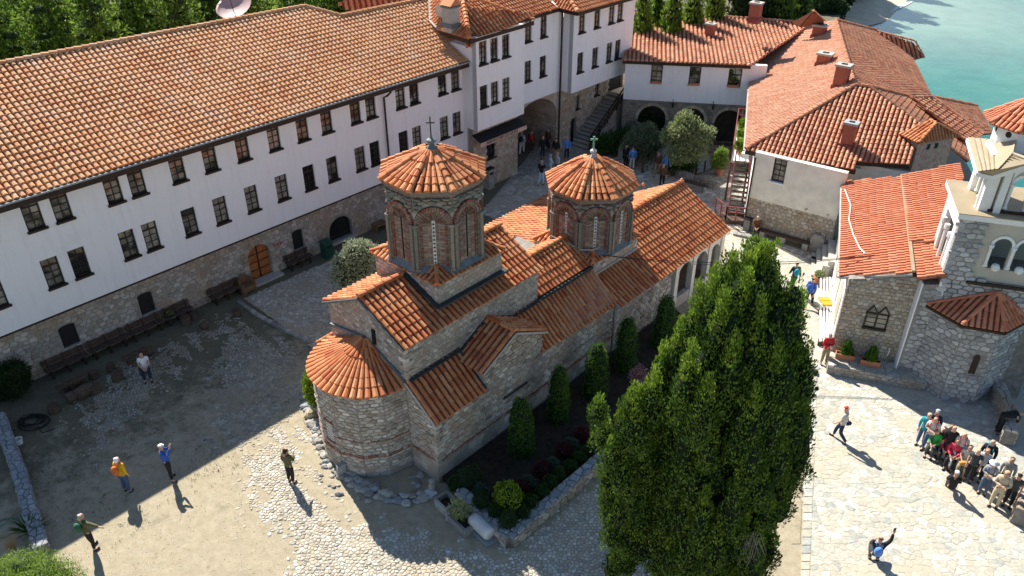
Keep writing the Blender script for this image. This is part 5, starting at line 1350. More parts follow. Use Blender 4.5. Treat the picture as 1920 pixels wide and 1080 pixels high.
l0, l1, l2, l3 = at(1340, 395, .3), at(1360, 412, .3), at(1396, 415, .3), at(1398, 402, .3)
MB().prism([l0, l1, l2, l3], -Z*.28).build('deck', M['bench_wood'], LP)
for (a, b) in ((l0, l1), (l1, l2)):
    mb = MB(); mb.bar(a+Z*.85, b+Z*.85, .06, .07); mb.bar(a+Z*.5, b+Z*.5, .04, .06); mb.build('handrail', M['redwood'], LP)
    for i in range(3): p = a+(b-a)*i/2; MB().bar(p, p+Z*.88, .07, .07).build('rail_post', M['redwood'], LP)

# =================================================================== chapel with red roof
CP_ = thing('chapel', 'small rubble stone chapel wall with pointed twin window and bright red tiled roof', 'building', at(1610, 680))
C0 = at(1553, 673); C1 = at(1671, 693); dC = nrm(C1-C0); nC = A3(dC[1], -dC[0], 0); lC = np.linalg.norm(C1-C0)
PC = lambda a, z, h=0.: C0+dC*a+Z*z+nC*h
mb = MB(); mb.prism([PC(0, 0), PC(lC, 0), PC(lC, 4.85), PC(0, 4.25)], -nC*.35); mb.build('stone_wall', M['mortar'], CP_)
wz0, wz1, wx0, wx1 = 2.05, 3.15, 1.02, 1.95
stones(CP_, M['warm_rubble'], 0, lC, 0, 4.9, .25, .17, lambda a, b, h: PC(a, b, h), gap=.028, h=(.012, .04), keep=lambda x, y: y < 4.2+x*.22 and not (wx0-.05 < x < wx1+.05 and wz0-.05 < y < wz1+.0))
wn = MB(); fr_ = lambda a0, z0, a1, z1, d=.05: wn.box((PC(a0, z0, d/2)+PC(a1, z0, d/2))/2, dC*(a1-a0)/2, nC*d/2, Z*(z1-z0))
fr_(wx0, wz0, wx0+.06, wz1-.35); fr_(wx1-.06, wz0, wx1, wz1-.35); fr_((wx0+wx1)/2-.03, wz0, (wx0+wx1)/2+.03, wz1-.35); fr_(wx0-.02, wz0-.1, wx1+.02, wz0, .1); fr_(wx0, wz1-.42, wx1, wz1-.35)
for c_ in ((wx0*.75+wx1*.25), (wx0*.25+wx1*.75)):
    for s in (-1, 1): wn.bar(PC(c_+s*.22, wz1-.36, .03), PC(c_, wz1, .03), .05, .05, up=tuple(nC))
for q_ in (.33, .66): fr_(wx0+.06, wz0+(wz1-.35-wz0)*q_-.012, wx1-.06, wz0+(wz1-.35-wz0)*q_+.012, .035)
wo = wn.build('window', M['dark_wood'], CP_)
for c_ in ((wx0*.75+wx1*.25), (wx0*.25+wx1*.75)):
    MB().prism([PC(c_-.2, wz0, .006), PC(c_+.2, wz0, .006), PC(c_+.2, wz1-.38, .006), PC(c_, wz1-.02, .006), PC(c_-.2, wz1-.38, .006)], nC*.01).build('pane', M['glass'], wo)
MB().tube([PC(2.3, 1.2, .1), PC(2.33, 1.0, .12), PC(2.3, .75, .1)], .03, 6).build('door_pull', M['trim'], CP_)
bC = nrm(at(1580, 340, 4.0)-at(1575, 518, 4.0)); bC[2] = 0; bC = nrm(bC); Llen = 9.6
mb = MB(); mb.prism([PC(0, 0, -.0), PC(0, 0)+bC*Llen, PC(0, 3.85)+bC*Llen, PC(0, 3.95)], nrm(dC)*.35); mb.build('side_wall', M['white'], CP_)
nl = -nrm(A3(bC[1], -bC[0], 0))
for i in range(4):
    o_ = PC(0, 1.2)+bC*(.9+i*2.1)
    MB().prism([o_+nl*.005, o_+bC*1.3+nl*.005, o_+bC*1.3+Z*1.6+nl*.005, o_+bC*.65+Z*2.1+nl*.005, o_+Z*1.6+nl*.005], nl*.03).build('side_window', M['warm_rubble'], CP_)
tlc = Tiles(CP_, M['tile_red'])
r0 = at(1575, 518, 4.1); r1 = at(1712, 512, 5.1); r2 = at(1690, 332, 5.1); r3 = at(1580, 341, 4.1)
rn_ = nrm(np.cross(r1-r0, r3-r0)); orp = lambda px, py: onplane(px, py, r0, rn_)
r2 = orp(1690, 331)
roof_face(tlc, [r0, r1, r2, r3], r0, r3, .235, .33)
r1b = r1+Z*.12+dC*.1; r2b = r2+Z*.12+dC*.1
o6 = lambda px, py: onplane(px, py, r1b, rn_)
roof_face(tlc, [o6(1706, 455), o6(1692, 330), o6(1800, 306), o6(1808, 330), o6(1772, 450)], o6(1706, 455), o6(1692, 330), .235, .33)
o7 = lambda px, py: onplane(px, py, r1b-Z*.15, rn_)
roof_face(tlc, [o7(1722, 523), o7(1712, 459), o7(1762, 455), o7(1776, 516)], o7(1722, 523), o7(1712, 459), .235, .33)
tlc.finish()
mb = MB(); mb.bar(r1+Z*.08, r2+Z*.08, .12, .10); mb.build('parapet_strip', M['metal_beige'], CP_)
mb = MB(); mb.bar(r0-bC*.0-Z*.06-dC*.05, r3-Z*.06-dC*.05, .1, .08); mb.bar(r0-Z*.08, r1-Z*.08, .08, .1); mb.build('gutter', M['zinc'], CP_)
mb = MB(); mb.tube([onplane(1584, 355, r0+Z*.12, rn_), onplane(1595, 385, r0+Z*.12, rn_), onplane(1592, 412, r0+Z*.12, rn_), onplane(1600, 440, r0+Z*.12, rn_), onplane(1612, 465, r0+Z*.12, rn_), onplane(1622, 475, r0+Z*.12, rn_)], .028, 6)
o = mb.build('rope', M['trim']); tag(o, 'pale rope lying slack down the bright red chapel roof', 'rope')

# =================================================================== bell tower
BT = thing('bell_tower', 'stone and white stucco bell tower with twin arched openings and tiled cap', 'bell tower', WB(33, 10.3))
aF, bL, zc_ = 31.48, 8.52, 8.0; wT, dT = 4.3, 2.9
def PB(b, z, h=0.): return WB(aF-h, bL+b, z)
MB().box(WB(aF+dT/2+.01, bL+wT/2, 0), A2*dT/2, B2*wT/2, Z*5.2).build('tower_wall', M['mortar_dark'], BT)
# panel storey with twin arches
stones(BT, M['tower_stone'], -.5, wT, 0, 7.92, .40, .21, lambda a, b, h: PB(a, b, h), gap=.045, h=(.015, .05), jit=.30,
       keep=lambda x, y: not (x < 0 and y > 4.7) and not (.95 < x < 3.35 and y > 5.35) and not (y < 3.9 and .35 < x) and not (3.4 < x and y > 5.35 and False), limit=300)
mb = MB(); mb.prism([WB(aF, bL-.56), WB(aF, bL), WB(aF, bL, 4.9), WB(aF, bL-.56, 4.8)], A2*.6); mb.build('side_pier', M['mortar'], BT)
MB().box(WB(aF+.3, bL-.60, 0), A2*.3, B2*.03, Z*4.85).build('side_render', M['white'], BT)
mb = MB(); mb.box(PB(.47, 5.2, -.25), B2*.47, A2*.25, Z*2.75); mb.box(PB(3.85, 5.2, -.25), B2*.47, A2*.25, Z*2.75); mb.box(PB(2.15, 5.2, -.25), B2*1.2, A2*.25, Z*.12); mb.build('tower_wall', M['mortar'], BT)
def twin(o, x, n, r, zs, ztop, mat, hw, zbase):
    "plate with two arched openings"
    mb = MB(); P = lambda a, z: o+x*a+Z*z
    cs = (-r-.10, r+.10)
    mb.box(P(0, zbase), x*.10, n*.06, Z*(ztop-zbase))
    for c in cs:
        for i in range(8):
            t0_, t1_ = math.pi*i/8, math.pi*(i+1)/8
            mb.prism([P(c-r*math.cos(t0_), zs+r*math.sin(t0_))-n*.06, P(c-r*math.cos(t1_), zs+r*math.sin(t1_))-n*.06, P(c-r*math.cos(t1_), ztop)-n*.06, P(c-r*math.cos(t0_), ztop)-n*.06], n*.12)
    for s in (-1, 1):
        a0_ = 2*r+.10; mb.box(P(s*(a0_+hw)/2, zbase), x*(hw-a0_)/2, n*.06, Z*(ztop-zbase))
    mb.build('arcade_panel', M['beige'], BT)
    for c in cs:
        tr = MB()
        for i in range(8):
            t0_, t1_ = math.pi*i/8, math.pi*(i+1)/8
            tr.prism([P(c-(r+q_)*math.cos(t), zs+(r+q_)*math.sin(t))+n*.0 for q_, t in ((0, t0_), (0, t1_), (.11, t1_), (.11, t0_))], n*.11)
        tr.build('arch_moulding', M['trim'], BT)
    for c in (-2*r-.155, 0, 2*r+.155):
        MB().lathe(P(c, zbase+.1)+n*.09, [(.10, 0), (.10, .06), (.065, .1), (.065, zs-zbase-.25), (.10, zs-zbase-.2), (.10, zs-zbase-.1)], 10).build('column', M['trim'], BT)
oF = PB(2.15, 0, .0)-(-A2)*0
twin(PB(2.15, 0, -.14), B2, -A2, .32, 6.95, 7.92, None, 1.2, 5.9)
MB().box(PB(2.15, 5.33, -.14), B2*1.2, A2*.06, Z*.57).build('spandrel', M['beige'], BT)
for s in (-.42, .42): MB().lathe(PB(2.15+s, 5.92, .0), [(.02, -.1), (.14, 0), (.17, .1), (.12, .22), (.03, .25)], 8).build('rosette', M['trim'], BT)
MB().box(PB(2.15, 5.18, -.02), B2*1.25, A2*.14, Z*.12).build('sill', M['dark_wood'], BT)
# left face: white frame with one open bay
nL = -B2; PLf = lambda a, z, h=0.: WB(aF+a, bL-h, z)
mb = MB(); mb.box(PLf(.35, 3.0, -.12), A2*.35, B2*.12, Z*5.0); mb.box(PLf(2.6, 3.0, -.12), A2*.3, B2*.12, Z*5.0); mb.box(PLf(1.5, 7.3, -.12), A2*.8, B2*.12, Z*.7); mb.build('side_frame', M['white'], BT)
for i in range(6):
    t0_, t1_ = math.pi/2*i/6, math.pi/2*(i+1)/6
mb = MB()
for a_ in (.78, 1.55, 2.25): mb.lathe(PLf(a_, 3.2, .0), [(.09, 0), (.07, .1), (.07, 3.4), (.11, 3.5), (.11, 3.7)], 8)
mb.build('column', M['trim'], BT)
MB().box(PLf(1.5, 3.0, -.5), A2*.8, B2*.04, Z*4.3).build('inner_wall', M['tower_stone'], BT)
# inside floor and back wall so that light comes through openings
MB().box(WB(aF+dT-.15, bL+wT/2, 5.2), A2*.15, B2*wT/2, Z*2.7).build('back_wall', M['beige'], BT)
# cornice terrace
MB().box(WB(aF+dT/2, bL+wT/2, 7.95), A2*(dT/2+.18), B2*(wT/2+.18), Z*.22).build('cornice', M['trim'], BT)
MB().box(WB(aF+dT/2, bL+wT/2, 8.172), A2*(dT/2+.2), B2*(wT/2+.2), Z*.03).build('terrace_sheet', M['metal_beige'], BT)
# belfry storey, cross-shaped with arches and sheet gables
zb0 = 8.2; cx_, cy_ = aF+dT/2-.05, bL+wT/2; hb, ha = 1.62, 1.12; zt_ = 10.15
for sa in (-1, 1):
    for sb in (-1, 1):
        MB().box(WB(cx_+sa*(ha-.16), cy_+sb*(hb-.2), zb0), A2*.16, B2*.2, Z*(zt_-zb0)).build('corner_pier', M['trim'], BT)
        MB().box(WB(cx_+sa*(ha-.02), cy_+sb*(hb-.62), zb0), A2*.10, B2*.12, Z*(zt_-zb0-.2)).build('pilaster', M['trim'], BT)
bigr = .82
for sa in (-1,):
    o_ = WB(cx_+sa*ha, cy_, 0); n_ = A2*sa
    mb = MB()
    for i in range(10):
        t0_, t1_ = math.pi*i/10, math.pi*(i+1)/10
        mb.prism([o_+B2*(-bigr*math.cos(t))+Z*zz for t, zz in ((t0_, 9.45+bigr*math.sin(t0_)*.85), (t1_, 9.45+bigr*math.sin(t1_)*.85))]+[o_+B2*(-bigr*math.cos(t))+Z*10.45 for t in (t1_, t0_)], -n_*.2)
    mb.build('gable_arch', M['trim'], BT)
    twin(o_-n_*.30, B2, n_, .27, 9.35, 10.15, None, 1.25, zb0)
MB().box(WB(cx_-ha+.02, cy_, zb0), A2*.03, B2*1.3, Z*.12).build('base_rail', M['dark_wood'], BT)
for sb in (-1,):
    o_ = WB(cx_, cy_+sb*hb, 0); n_ = B2*sb
    mb = MB()
    for i in range(10):
        t0_, t1_ = math.pi*i/10, math.pi*(i+1)/10
        mb.prism([o_+A2*(-.72*math.cos(t))+Z*zz for t, zz in ((t0_, 9.45+.72*math.sin(t0_)*.85), (t1_, 9.45+.72*math.sin(t1_)*.85))]+[o_+A2*(-.72*math.cos(t))+Z*10.35 for t in (t1_, t0_)], -n_*.2)
    mb.build('gable_arch', M['trim'], BT)
    twin(o_-n_*.30, A2, n_, .20, 9.35, 10.15, None, .9, zb0)
    MB().lathe(o_-A2*.8+Z*zb0, [(.1, 0), (.07, .1), (.07, 1.3), (.1, 1.4), (.1, 1.5)], 8).build('column', M['trim'], BT)
# sheet metal gabled roof with standing seams
zr0, zr1 = 10.15, 10.6
def sheetroof(pts, seams_dir, nseam):
    MB().prism(pts, -Z*.05).build('metal_roof', M['metal_beige'], BT)
    a, b, c, d = pts
    mb = MB()
    for i in range(1, nseam):
        f = i/nseam; mb.bar(a+(b-a)*f+Z*.012, d+(c-d)*f+Z*.012, .03, .03)
    mb.build('standing_seam', M['metal_beige'], BT)
hh_ = hb+.22; ha_ = ha+.2
rA, rB, rC, rD = at(1834, 321, 10.0), at(1872, 316, 10.38), at(1871, 262, 10.38), at(1815, 257, 10.0)
MB().prism([rA, rB, rC, rD], -Z*.05).build('metal_roof', M['metal_beige'], BT)
mb = MB()
for i in range(1, 5): f = i/5; mb.bar(rA+(rB-rA)*f+Z*.012, rD+(rC-rD)*f+Z*.012, .03, .03)
mb.build('standing_seam', M['metal_beige'], BT)
rE, rF, rG = at(1862, 327, 10.0), at(1945, 300, 10.75), at(1900, 285, 10.72)
MB().prism([rA, rE, rF, rG, rB], -Z*.05).build('metal_roof', M['metal_beige'], BT)
MB().prism([rB, rG, at(1905, 258, 10.72), rC], -Z*.05).build('metal_roof', M['metal_beige'], BT)
mb = MB()
for i in range(1, 8): f = i/8; mb.bar(rE+(rF-rE)*f+Z*.012, rB+(rG-rB)*f+Z*.012, .03, .03)
mb.build('standing_seam', M['metal_beige'], BT)
mb = MB(); mb.bar(rE-Z*.13, rF-Z*.13, .08, .16); mb.bar(rA-Z*.12, rE-Z*.12, .08, .14); mb.bar(rA-Z*.12, rD-Z*.12, .08, .14); mb.build('eave_board', M['trim'], BT)
MB().box(WB(cx_, cy_, zr0-.25), A2*ha*.8, B2*hb*.8, Z*.2).build('attic', M['trim'], BT)
tipL = at(1857, 231, 11.15); lc = tipL+A3(1.5, .15, 0)
# octagonal lantern with round vents and tiled cap
def octB(r, z, ph=22.5): return [A3(lc[0], lc[1], z)+A2*r*math.cos(math.radians(ph+45*k))+B2*r*math.sin(math.radians(ph+45*k)) for k in range(8)]
MB().prism(octB(1.04, 10.2), Z*1.0).build('lantern_drum', M['trim'], BT)
for k in range(8):
    t = math.radians(45*k); n_ = A2*math.cos(t)+B2*math.sin(t); x_ = -A2*math.sin(t)+B2*math.cos(t); o_ = A3(lc[0], lc[1], 10.8)+n_*.96
    MB().lathe(o_, [(.12, 0), (.12, .012)], 12, x_, Z, n_).build('round_vent', M['black'], BT)
tlB = Tiles(BT, M['tile_red'])
ro = octB(1.52, 11.15); pk = A3(lc[0], lc[1], 12.15)
for k in range(8):
    a, b = ro[k], ro[(k+1) % 8]; roof_face(tlB, [a, b, pk], a, b, .2, .34)
    ridge(tlB, a+Z*.03, pk+Z*.03, .085, .34)
# apse of the tower chapel
ap_e = [at(1738, 570, 3.95), at(1805, 608, 3.9), at(1885, 622, 3.9), at(1925, 600, 3.95), at(1990, 585, 4.0)]
pk2 = PB(2.15, 4.95, 0.05)
ap_w = [PB(.05, 0, .0)]
aps = [p+nrm(pk2-p)*.28 for p in ap_e]
for i in range(len(ap_e)-1):
    a, b = ap_e[i], ap_e[i+1]; roof_face(tlB, [a, b, pk2], a, b, .22, .36); ridge(tlB, a+Z*.03, pk2+Z*.03, .09, .36)
    pa, pb = A3(aps[i][0], aps[i][1], 0), A3(aps[i+1][0], aps[i+1][1], 0); ln2 = np.linalg.norm(pb-pa); x_ = nrm(pb-pa); n_ = A3(x_[1], -x_[0], 0)
    MB().box((pa+pb)/2-n_*.15, x_*ln2/2, n_*.15, Z*3.8).build('apse_wall', M['mortar'], BT)
    wi = (i == 1)
    stones(BT, M['tower_stone'], 0, ln2, 0, 3.82, .34, .21, lambda a_, b_, h_: pa+x_*a_+Z*b_+n_*h_, gap=.04, h=(.015, .05), keep=(lambda x, y: not (abs(x-ln2*.62) < .24 and 1.45 < y < 2.68)) if wi else None, limit=75)
    if wi:
        o_ = pa+x_*ln2*.62; MB().prism([o_-x_*.12+Z*1.55+n_*.01, o_+x_*.12+Z*1.55+n_*.01, o_+x_*.12+Z*2.4+n_*.01, o_+x_*.06+Z*2.5+n_*.01, o_-x_*.06+Z*2.5+n_*.01, o_-x_*.12+Z*2.4+n_*.01], n_*.02).build('slit_window', M['dark_wood'], BT)
mb = MB()
for i in range(len(ap_e)-1): mb.bar(ap_e[i]-Z*.1, ap_e[i+1]-Z*.1, .1, .1)
mb.build('fascia', M['dark_wood'], BT); tlB.finish()
# planter terrace in front of the chapel
TW = thing('planter_terrace', 'low stone ledge along the chapel holding two plant troughs', 'wall', at(1610, 700))
t0_, t1_, t2_, t3_ = at(1550, 692), at(1752, 752), at(1700, 705), at(1560, 660)
tA = at(1549, 700); tB = at(1700, 728); dTt = nrm(tB-tA); nT = A3(dTt[1], -dTt[0], 0); lT = np.linalg.norm(tB-tA)+.7
MB().prism([tA, tA+dTt*lT, tA+dTt*lT-nT*1.2, tA-nT*.95], Z*.46).build('ledge', M['mortar'], TW)
stones(TW, M['rubble'], 0, lT, 0, .47, .3, .16, lambda a, b, h: tA+dTt*a+Z*b+nT*h, gap=.03, h=(.01, .04))
stones(TW, M['flag'], 0, lT, -1.1, 0, .5, .4, lambda a, b, h: tA+dTt*a+nT*b+Z*(.46+h), gap=.03, h=(.01, .03), keep=lambda x, y: True)
# parapet walls lower right
PW = thing('terrace_parapet', 'rough stone parapet at the lake edge of the terrace behind the tour group', 'wall', at(1890, 800))
def rough_wall(t, pts, wdt, hgt, mat, bed=None, sx=.32, cap=None, limit=120):
    for i in range(len(pts)-1):
        a, b = A3(*pts[i]), A3(*pts[i+1]); d = nrm(b-a); n_ = A3(d[1], -d[0], 0); L_ = np.linalg.norm(b-a)
        MB().box((a+b)/2, d*L_/2, n_*wdt/2, Z*(hgt-.03)).build('core', bed or M['mortar_dark'], t)
        for s in (-1, 1): stones(t, mat, 0, L_, 0, hgt-.02, sx, sx*.62, lambda x, y, h, s=s: a+d*x+Z*y+n_*s*(wdt/2+h), gap=.03, h=(.01, .05), jit=.45, limit=limit)
        stones(t, cap or mat, -.05, L_+.05, -wdt/2, wdt/2, sx*1.2, sx*.9, lambda x, y, h: a+d*x+n_*y+Z*(hgt-.03+h), gap=.035, h=(.02, .07), jit=.45, course=False, limit=limit)
rough_wall(PW, [at(1862, 738), at(1888, 800), at(1885, 835)], .45, .75, M['rubble'])
PW2 = thing('terrace_parapet', 'pale stone parapet end at the lower right edge beside the last tourists', 'wall', at(1915, 950))
rough_wall(PW2, [at(1925, 900), at(1905, 985)], .4, .8, M['rubble'])
# sloping bank and path behind the parapet
M['shade_path'] = M['concrete']
area('lake_path', [(1890, 740), (1990, 740), (1990, 930), (1900, 890)], .03, M['flag'])

print('TIMEMARK d_right', round(time.time()-T0, 1))
# =================================================================== vegetation
M['cypress'] = leaf_mat('cypress_foliage', (.013, .050, .018), (.042, .115, .024), (.17, .26, .036), .15, 1.6)
M['cypress_tip'] = leaf_mat('cypress_sunlit_tip', (.06, .13, .022), (.13, .24, .034), (.30, .40, .05), .28, 1.6)  # lighter plume tops, the sun on them put into the leaf colour
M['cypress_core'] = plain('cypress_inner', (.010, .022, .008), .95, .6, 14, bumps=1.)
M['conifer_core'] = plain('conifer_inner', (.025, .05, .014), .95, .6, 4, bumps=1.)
M['thuja'] = leaf_mat('thuja_foliage', (.025, .08, .010), (.055, .15, .018), (.13, .25, .03), .2, 2.5)
M['olive'] = leaf_mat('olive_foliage', (.13, .18, .07), (.23, .28, .12), (.38, .43, .22), .3, 1.5)  # lightened, sun on the brighter olive put into the leaf colour
M['olive_dark'] = leaf_mat('grey_green_foliage', (.08, .12, .07), (.14, .19, .11), (.22, .27, .16), .2, 1.5)  # darker olive copy, the shaded tree's shade put into its colour
M['laurel'] = leaf_mat('laurel_foliage', (.18, .23, .14), (.30, .36, .23), (.46, .50, .36), .25, 2.5)
M['box'] = leaf_mat('boxwood_foliage', (.015, .045, .008), (.03, .085, .012), (.06, .12, .02), .15, 4)
M['box_teal'] = leaf_mat('blue_green_foliage', (.03, .07, .05), (.06, .12, .08), (.10, .17, .12), .15, 4)
M['gold'] = leaf_mat('golden_foliage', (.10, .18, .02), (.20, .32, .03), (.34, .46, .05), .3, 4)
M['purple'] = leaf_mat('purple_foliage', (.04, .010, .014), (.08, .018, .022), (.12, .03, .03), .15, 4)
M['conifer'] = leaf_mat('conifer_foliage', (.030, .08, .015), (.09, .18, .03), (.24, .34, .05), .4, .4)
M['bright'] = leaf_mat('bright_foliage', (.12, .20, .03), (.22, .34, .06), (.36, .48, .12), .3, 1.5)
M['dark_leaf'] = leaf_mat('dark_foliage', (.012, .028, .010), (.022, .048, .014), (.04, .07, .02), .1, 1.5)
M['pink'] = leaf_mat('pink_blossom', (.20, .10, .12), (.30, .15, .18), (.40, .25, .26), .2, 3)
def unit(a): return a/np.maximum(1e-9, np.linalg.norm(a, axis=-1, keepdims=True))
def leaves(pts, out, ax, size, asp=.35, jit=.5):
    n = len(pts); out = unit(out+rng.normal(0, jit, (n, 3))); ax = unit(ax+rng.normal(0, jit*.6, (n, 3)))
    side = unit(np.cross(ax, out)); s = (size*rng.uniform(.6, 1.3, n))[:, None]; w_ = s*asp*rng.uniform(.7, 1.2, n)[:, None]
    lift = unit(np.cross(side, ax))*s*.12
    q = np.stack([pts, pts+ax*s*.55+side*w_+lift, pts+ax*s, pts+ax*s*.5-side*w_+lift], 1)
    return q.reshape(-1, 3)
def sphere_pts(n):
    v = unit(rng.normal(0, 1, (n, 3))); return v
def lumpy(v, seed, amp=.18, f=3.0):
    a = np.sin(v@np.array([f, f*.7, -f*.9])+seed)+np.sin(v@np.array([-f*1.3, f*1.1, f*.6])+seed*2.1)+np.sin(v@np.array([f*.4, -f*1.7, f*1.4])+seed*.7)
    return 1+amp*a/2
def blob_mesh(mb, c, rad, seed=0., seg=8, rings=6, amp=.15):
    v = []; f = []
    for i in range(rings+1):
        ph = math.pi*i/rings
        for j in range(seg):
            t = 2*math.pi*j/seg; d = np.array([math.sin(ph)*math.cos(t), math.sin(ph)*math.sin(t), math.cos(ph)])
            v.append(c+d*rad*lumpy(d[None], seed, amp)[0])
    for i in range(rings):
        for j in range(seg): f.append([i*seg+j, (i+1)*seg+j, (i+1)*seg+(j+1) % seg, i*seg+(j+1) % seg])
    mb.add(v, f)
def crown(t, blobs, nleaf, size, mat, core=None, asp=.35, up=.6, jit=.5, shell=(.82, 1.08), name='foliage', corescale=.8):
    "blobs: list of (centre, radii(3), seed)"
    Q = []; mb = MB(); tot = sum((b[1][0]*b[1][1]*b[1][2])**(2/3) for b in blobs)
    for c, r, sd_ in blobs:
        c = np.asarray(c, float); r = np.asarray(r, float)
        n = max(20, int(nleaf*(r[0]*r[1]*r[2])**(2/3)/tot)); d = sphere_pts(n)
        rr = (lumpy(d, sd_)*rng.uniform(*shell, n))[:, None]
        p = c+d*r*rr; out_ = unit(d/r); ax = out_*(1-up)+np.array([0, 0, 1.])*up
        Q.append(leaves(p, out_, ax, size, asp, jit))
        if core: blob_mesh(mb, c, r*corescale, sd_)
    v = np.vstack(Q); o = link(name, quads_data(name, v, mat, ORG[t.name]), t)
    if core: mb.build('foliage_core', core, t, True)  # dark solid body added inside the leaves so light doesn't pass
    return o
def trunk(t, a, b, r0, r1, limbs=()):
    mb = MB(); a = np.asarray(a, float); b = np.asarray(b, float); m_ = (a+b)/2+A3(random.uniform(-.1, .1), random.uniform(-.1, .1), 0)
    mb.tube([a, m_, b], [r0, (r0+r1)/2, r1], 8)
    for l0, l1, r in limbs: mb.tube([l0, (np.asarray(l0)+l1)/2+A3(0, 0, .05), l1], [r, r*.7, r*.35], 6)
    mb.build('trunk', M['bark'], t, True)
# ---- the tall cypress in front
cb_ = at(1300, 1130); CY = thing('cypress_tree', 'huge dense cypress tree with many upright plumes in the foreground', 'tree', cb_)
trunk(CY, cb_, cb_+Z*9, .35, .12)
prof_z = [0, 1.0, 2.5, 4.5, 6.5, 8.0, 9.3, 10.5, 11.4, 12.2, 12.9]; prof_r = [.9, 1.35, 1.75, 2.05, 2.15, 2.05, 1.85, 1.5, 1.1, .6, .2]
blobs = []; bodyb = []; tipb = []
R_at = lambda z: float(np.interp(z, prof_z, prof_r))
def plume(c, L, r, sd_, lean):
    "an upright plume made of many small clumps, widest low down and pointed at the top"
    n_ = max(7, int(L*6.5))
    for k in range(n_):
        f = (k+.5)/n_; a_ = k*2.4+sd_; rr = r*(1-f**1.6)*.62
        p = c+Z*(L*f)+lean*f+A3(math.cos(a_), math.sin(a_), 0)*rr*random.uniform(.7, 1.15)
        q = r*(.52-.28*f)*random.uniform(.8, 1.25); (tipb if f > .6 else blobs).append((p, (q, q, q*1.7), sd_+k))
    bodyb.append((c+Z*L*.32, (r*.60, r*.60, L*.36), sd_))
for i in range(150):
    z = 11.4*((i+.5)/150)**.95; th = i*2.39996; R_ = max(.1, R_at(z+.8)-.26)*random.uniform(.76, 1.10)
    d = A3(math.cos(th), math.sin(th), 0)
    if d@A3(0, 1, 0) > .6 and z < 6: continue
    L = random.uniform(1.3, 2.6); r = random.uniform(.28, .48)
    if z+L > 12.9: L = max(.7, 13.0-z)
    plume(cb_+d*R_+Z*z, L, r, i*1.7, -d*(max(0, R_at(z)-R_at(z+L)))*.8)
def ax_pt(px, py, off=0.): return onplane(px, py, cb_+A3(0, off, 0), A3(0, -1., 0))
for px, py, L, r, off in ((1345, 492, 2.6, .34, -.3), (1378, 470, 2.8, .34, .2), (1431, 455, 3.2, .34, .2), (1457, 492, 2.8, .34, -.2), (1312, 525, 2.4, .32, 0), (1403, 500, 2.6, .4, -.6), (1360, 540, 2.4, .4, -.8), (1430, 560, 2.4, .4, -.9), (1505, 548, 2.6, .38, .3), (1482, 535, 2.6, .36, -.2), (1280, 590, 2.2, .32, .2), (1245, 640, 2.0, .32, .4), (1208, 720, 1.6, .34, .2), (1518, 640, 2.2, .38, -.3), (1230, 690, 1.8, .36, -.4), (1520, 720, 1.9, .36, 0.), (1380, 620, 2.2, .4, -1.3), (1300, 640, 2.2, .4, -1.1), (1460, 640, 2.2, .4, -1.2), (1330, 700, 2.0, .4, -1.6), (1420, 720, 2.0, .4, -1.7)):
    tip = ax_pt(px, py, off); plume(tip-Z*(L*1.03), L, r, px*.37, A3(0, 0, 0))
for px, py, r in ((1190, 800, .5), (1200, 850, .5), (1205, 900, .55), (1200, 960, .55), (1180, 920, .5), (1205, 780, .5), (1165, 1030, .5), (1140, 890, .36), (1168, 840, .42), (1145, 960, .40), (1178, 1000, .45), (1200, 1020, .45), (1122, 772, .30), (1132, 815, .34), (1148, 850, .34), (1140, 930, .32), (1148, 1000, .36), (1172, 800, .40), (1185, 760, .36), (1165, 890, .40), (1160, 960, .38), (1190, 870, .42), (1195, 940, .42), (1175, 1050, .42), (1150, 1060, .36)):
    p = ax_pt(px, py, random.uniform(-.5, .3)); plume(p-Z*r*1.3, r*3.0, r, px*.9, A3(0, 0, 0))
crown(CY, blobs, 210000, .105, M['cypress'], None, asp=.21, up=.72, jit=.32, shell=(.80, 1.15))
crown(CY, tipb, 90000, .10, M['cypress_tip'], None, asp=.20, up=.78, jit=.3, shell=(.80, 1.15))
crown(CY, [(b[0], tuple(x*1.22 for x in b[1]), b[2]) for b in bodyb], 60000, .115, M['cypress'], None, asp=.21, up=.75, jit=.35, shell=(.85, 1.1))
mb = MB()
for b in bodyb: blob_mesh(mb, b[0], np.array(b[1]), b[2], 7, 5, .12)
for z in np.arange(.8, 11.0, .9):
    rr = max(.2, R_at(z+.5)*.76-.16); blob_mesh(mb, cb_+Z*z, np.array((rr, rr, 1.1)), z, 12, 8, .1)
mb.build('foliage_core', M['cypress_core'], CY, True)  # added core that blocks the sun and darkens gaps between plumes
mb = MB()
for i in range(26):
    p0 = ax_pt(1405, 1010, -2.0)+A3(random.uniform(-.2, .25), 0, random.uniform(-.1, .3)); mb.tube([p0, p0+A3(random.uniform(-.3, .3), -.15, -random.uniform(.4, 1.0))], [.008, .004], 4)
mb.build('dead_twig', plain('dead_twig', (.30, .26, .22), .9), CY)
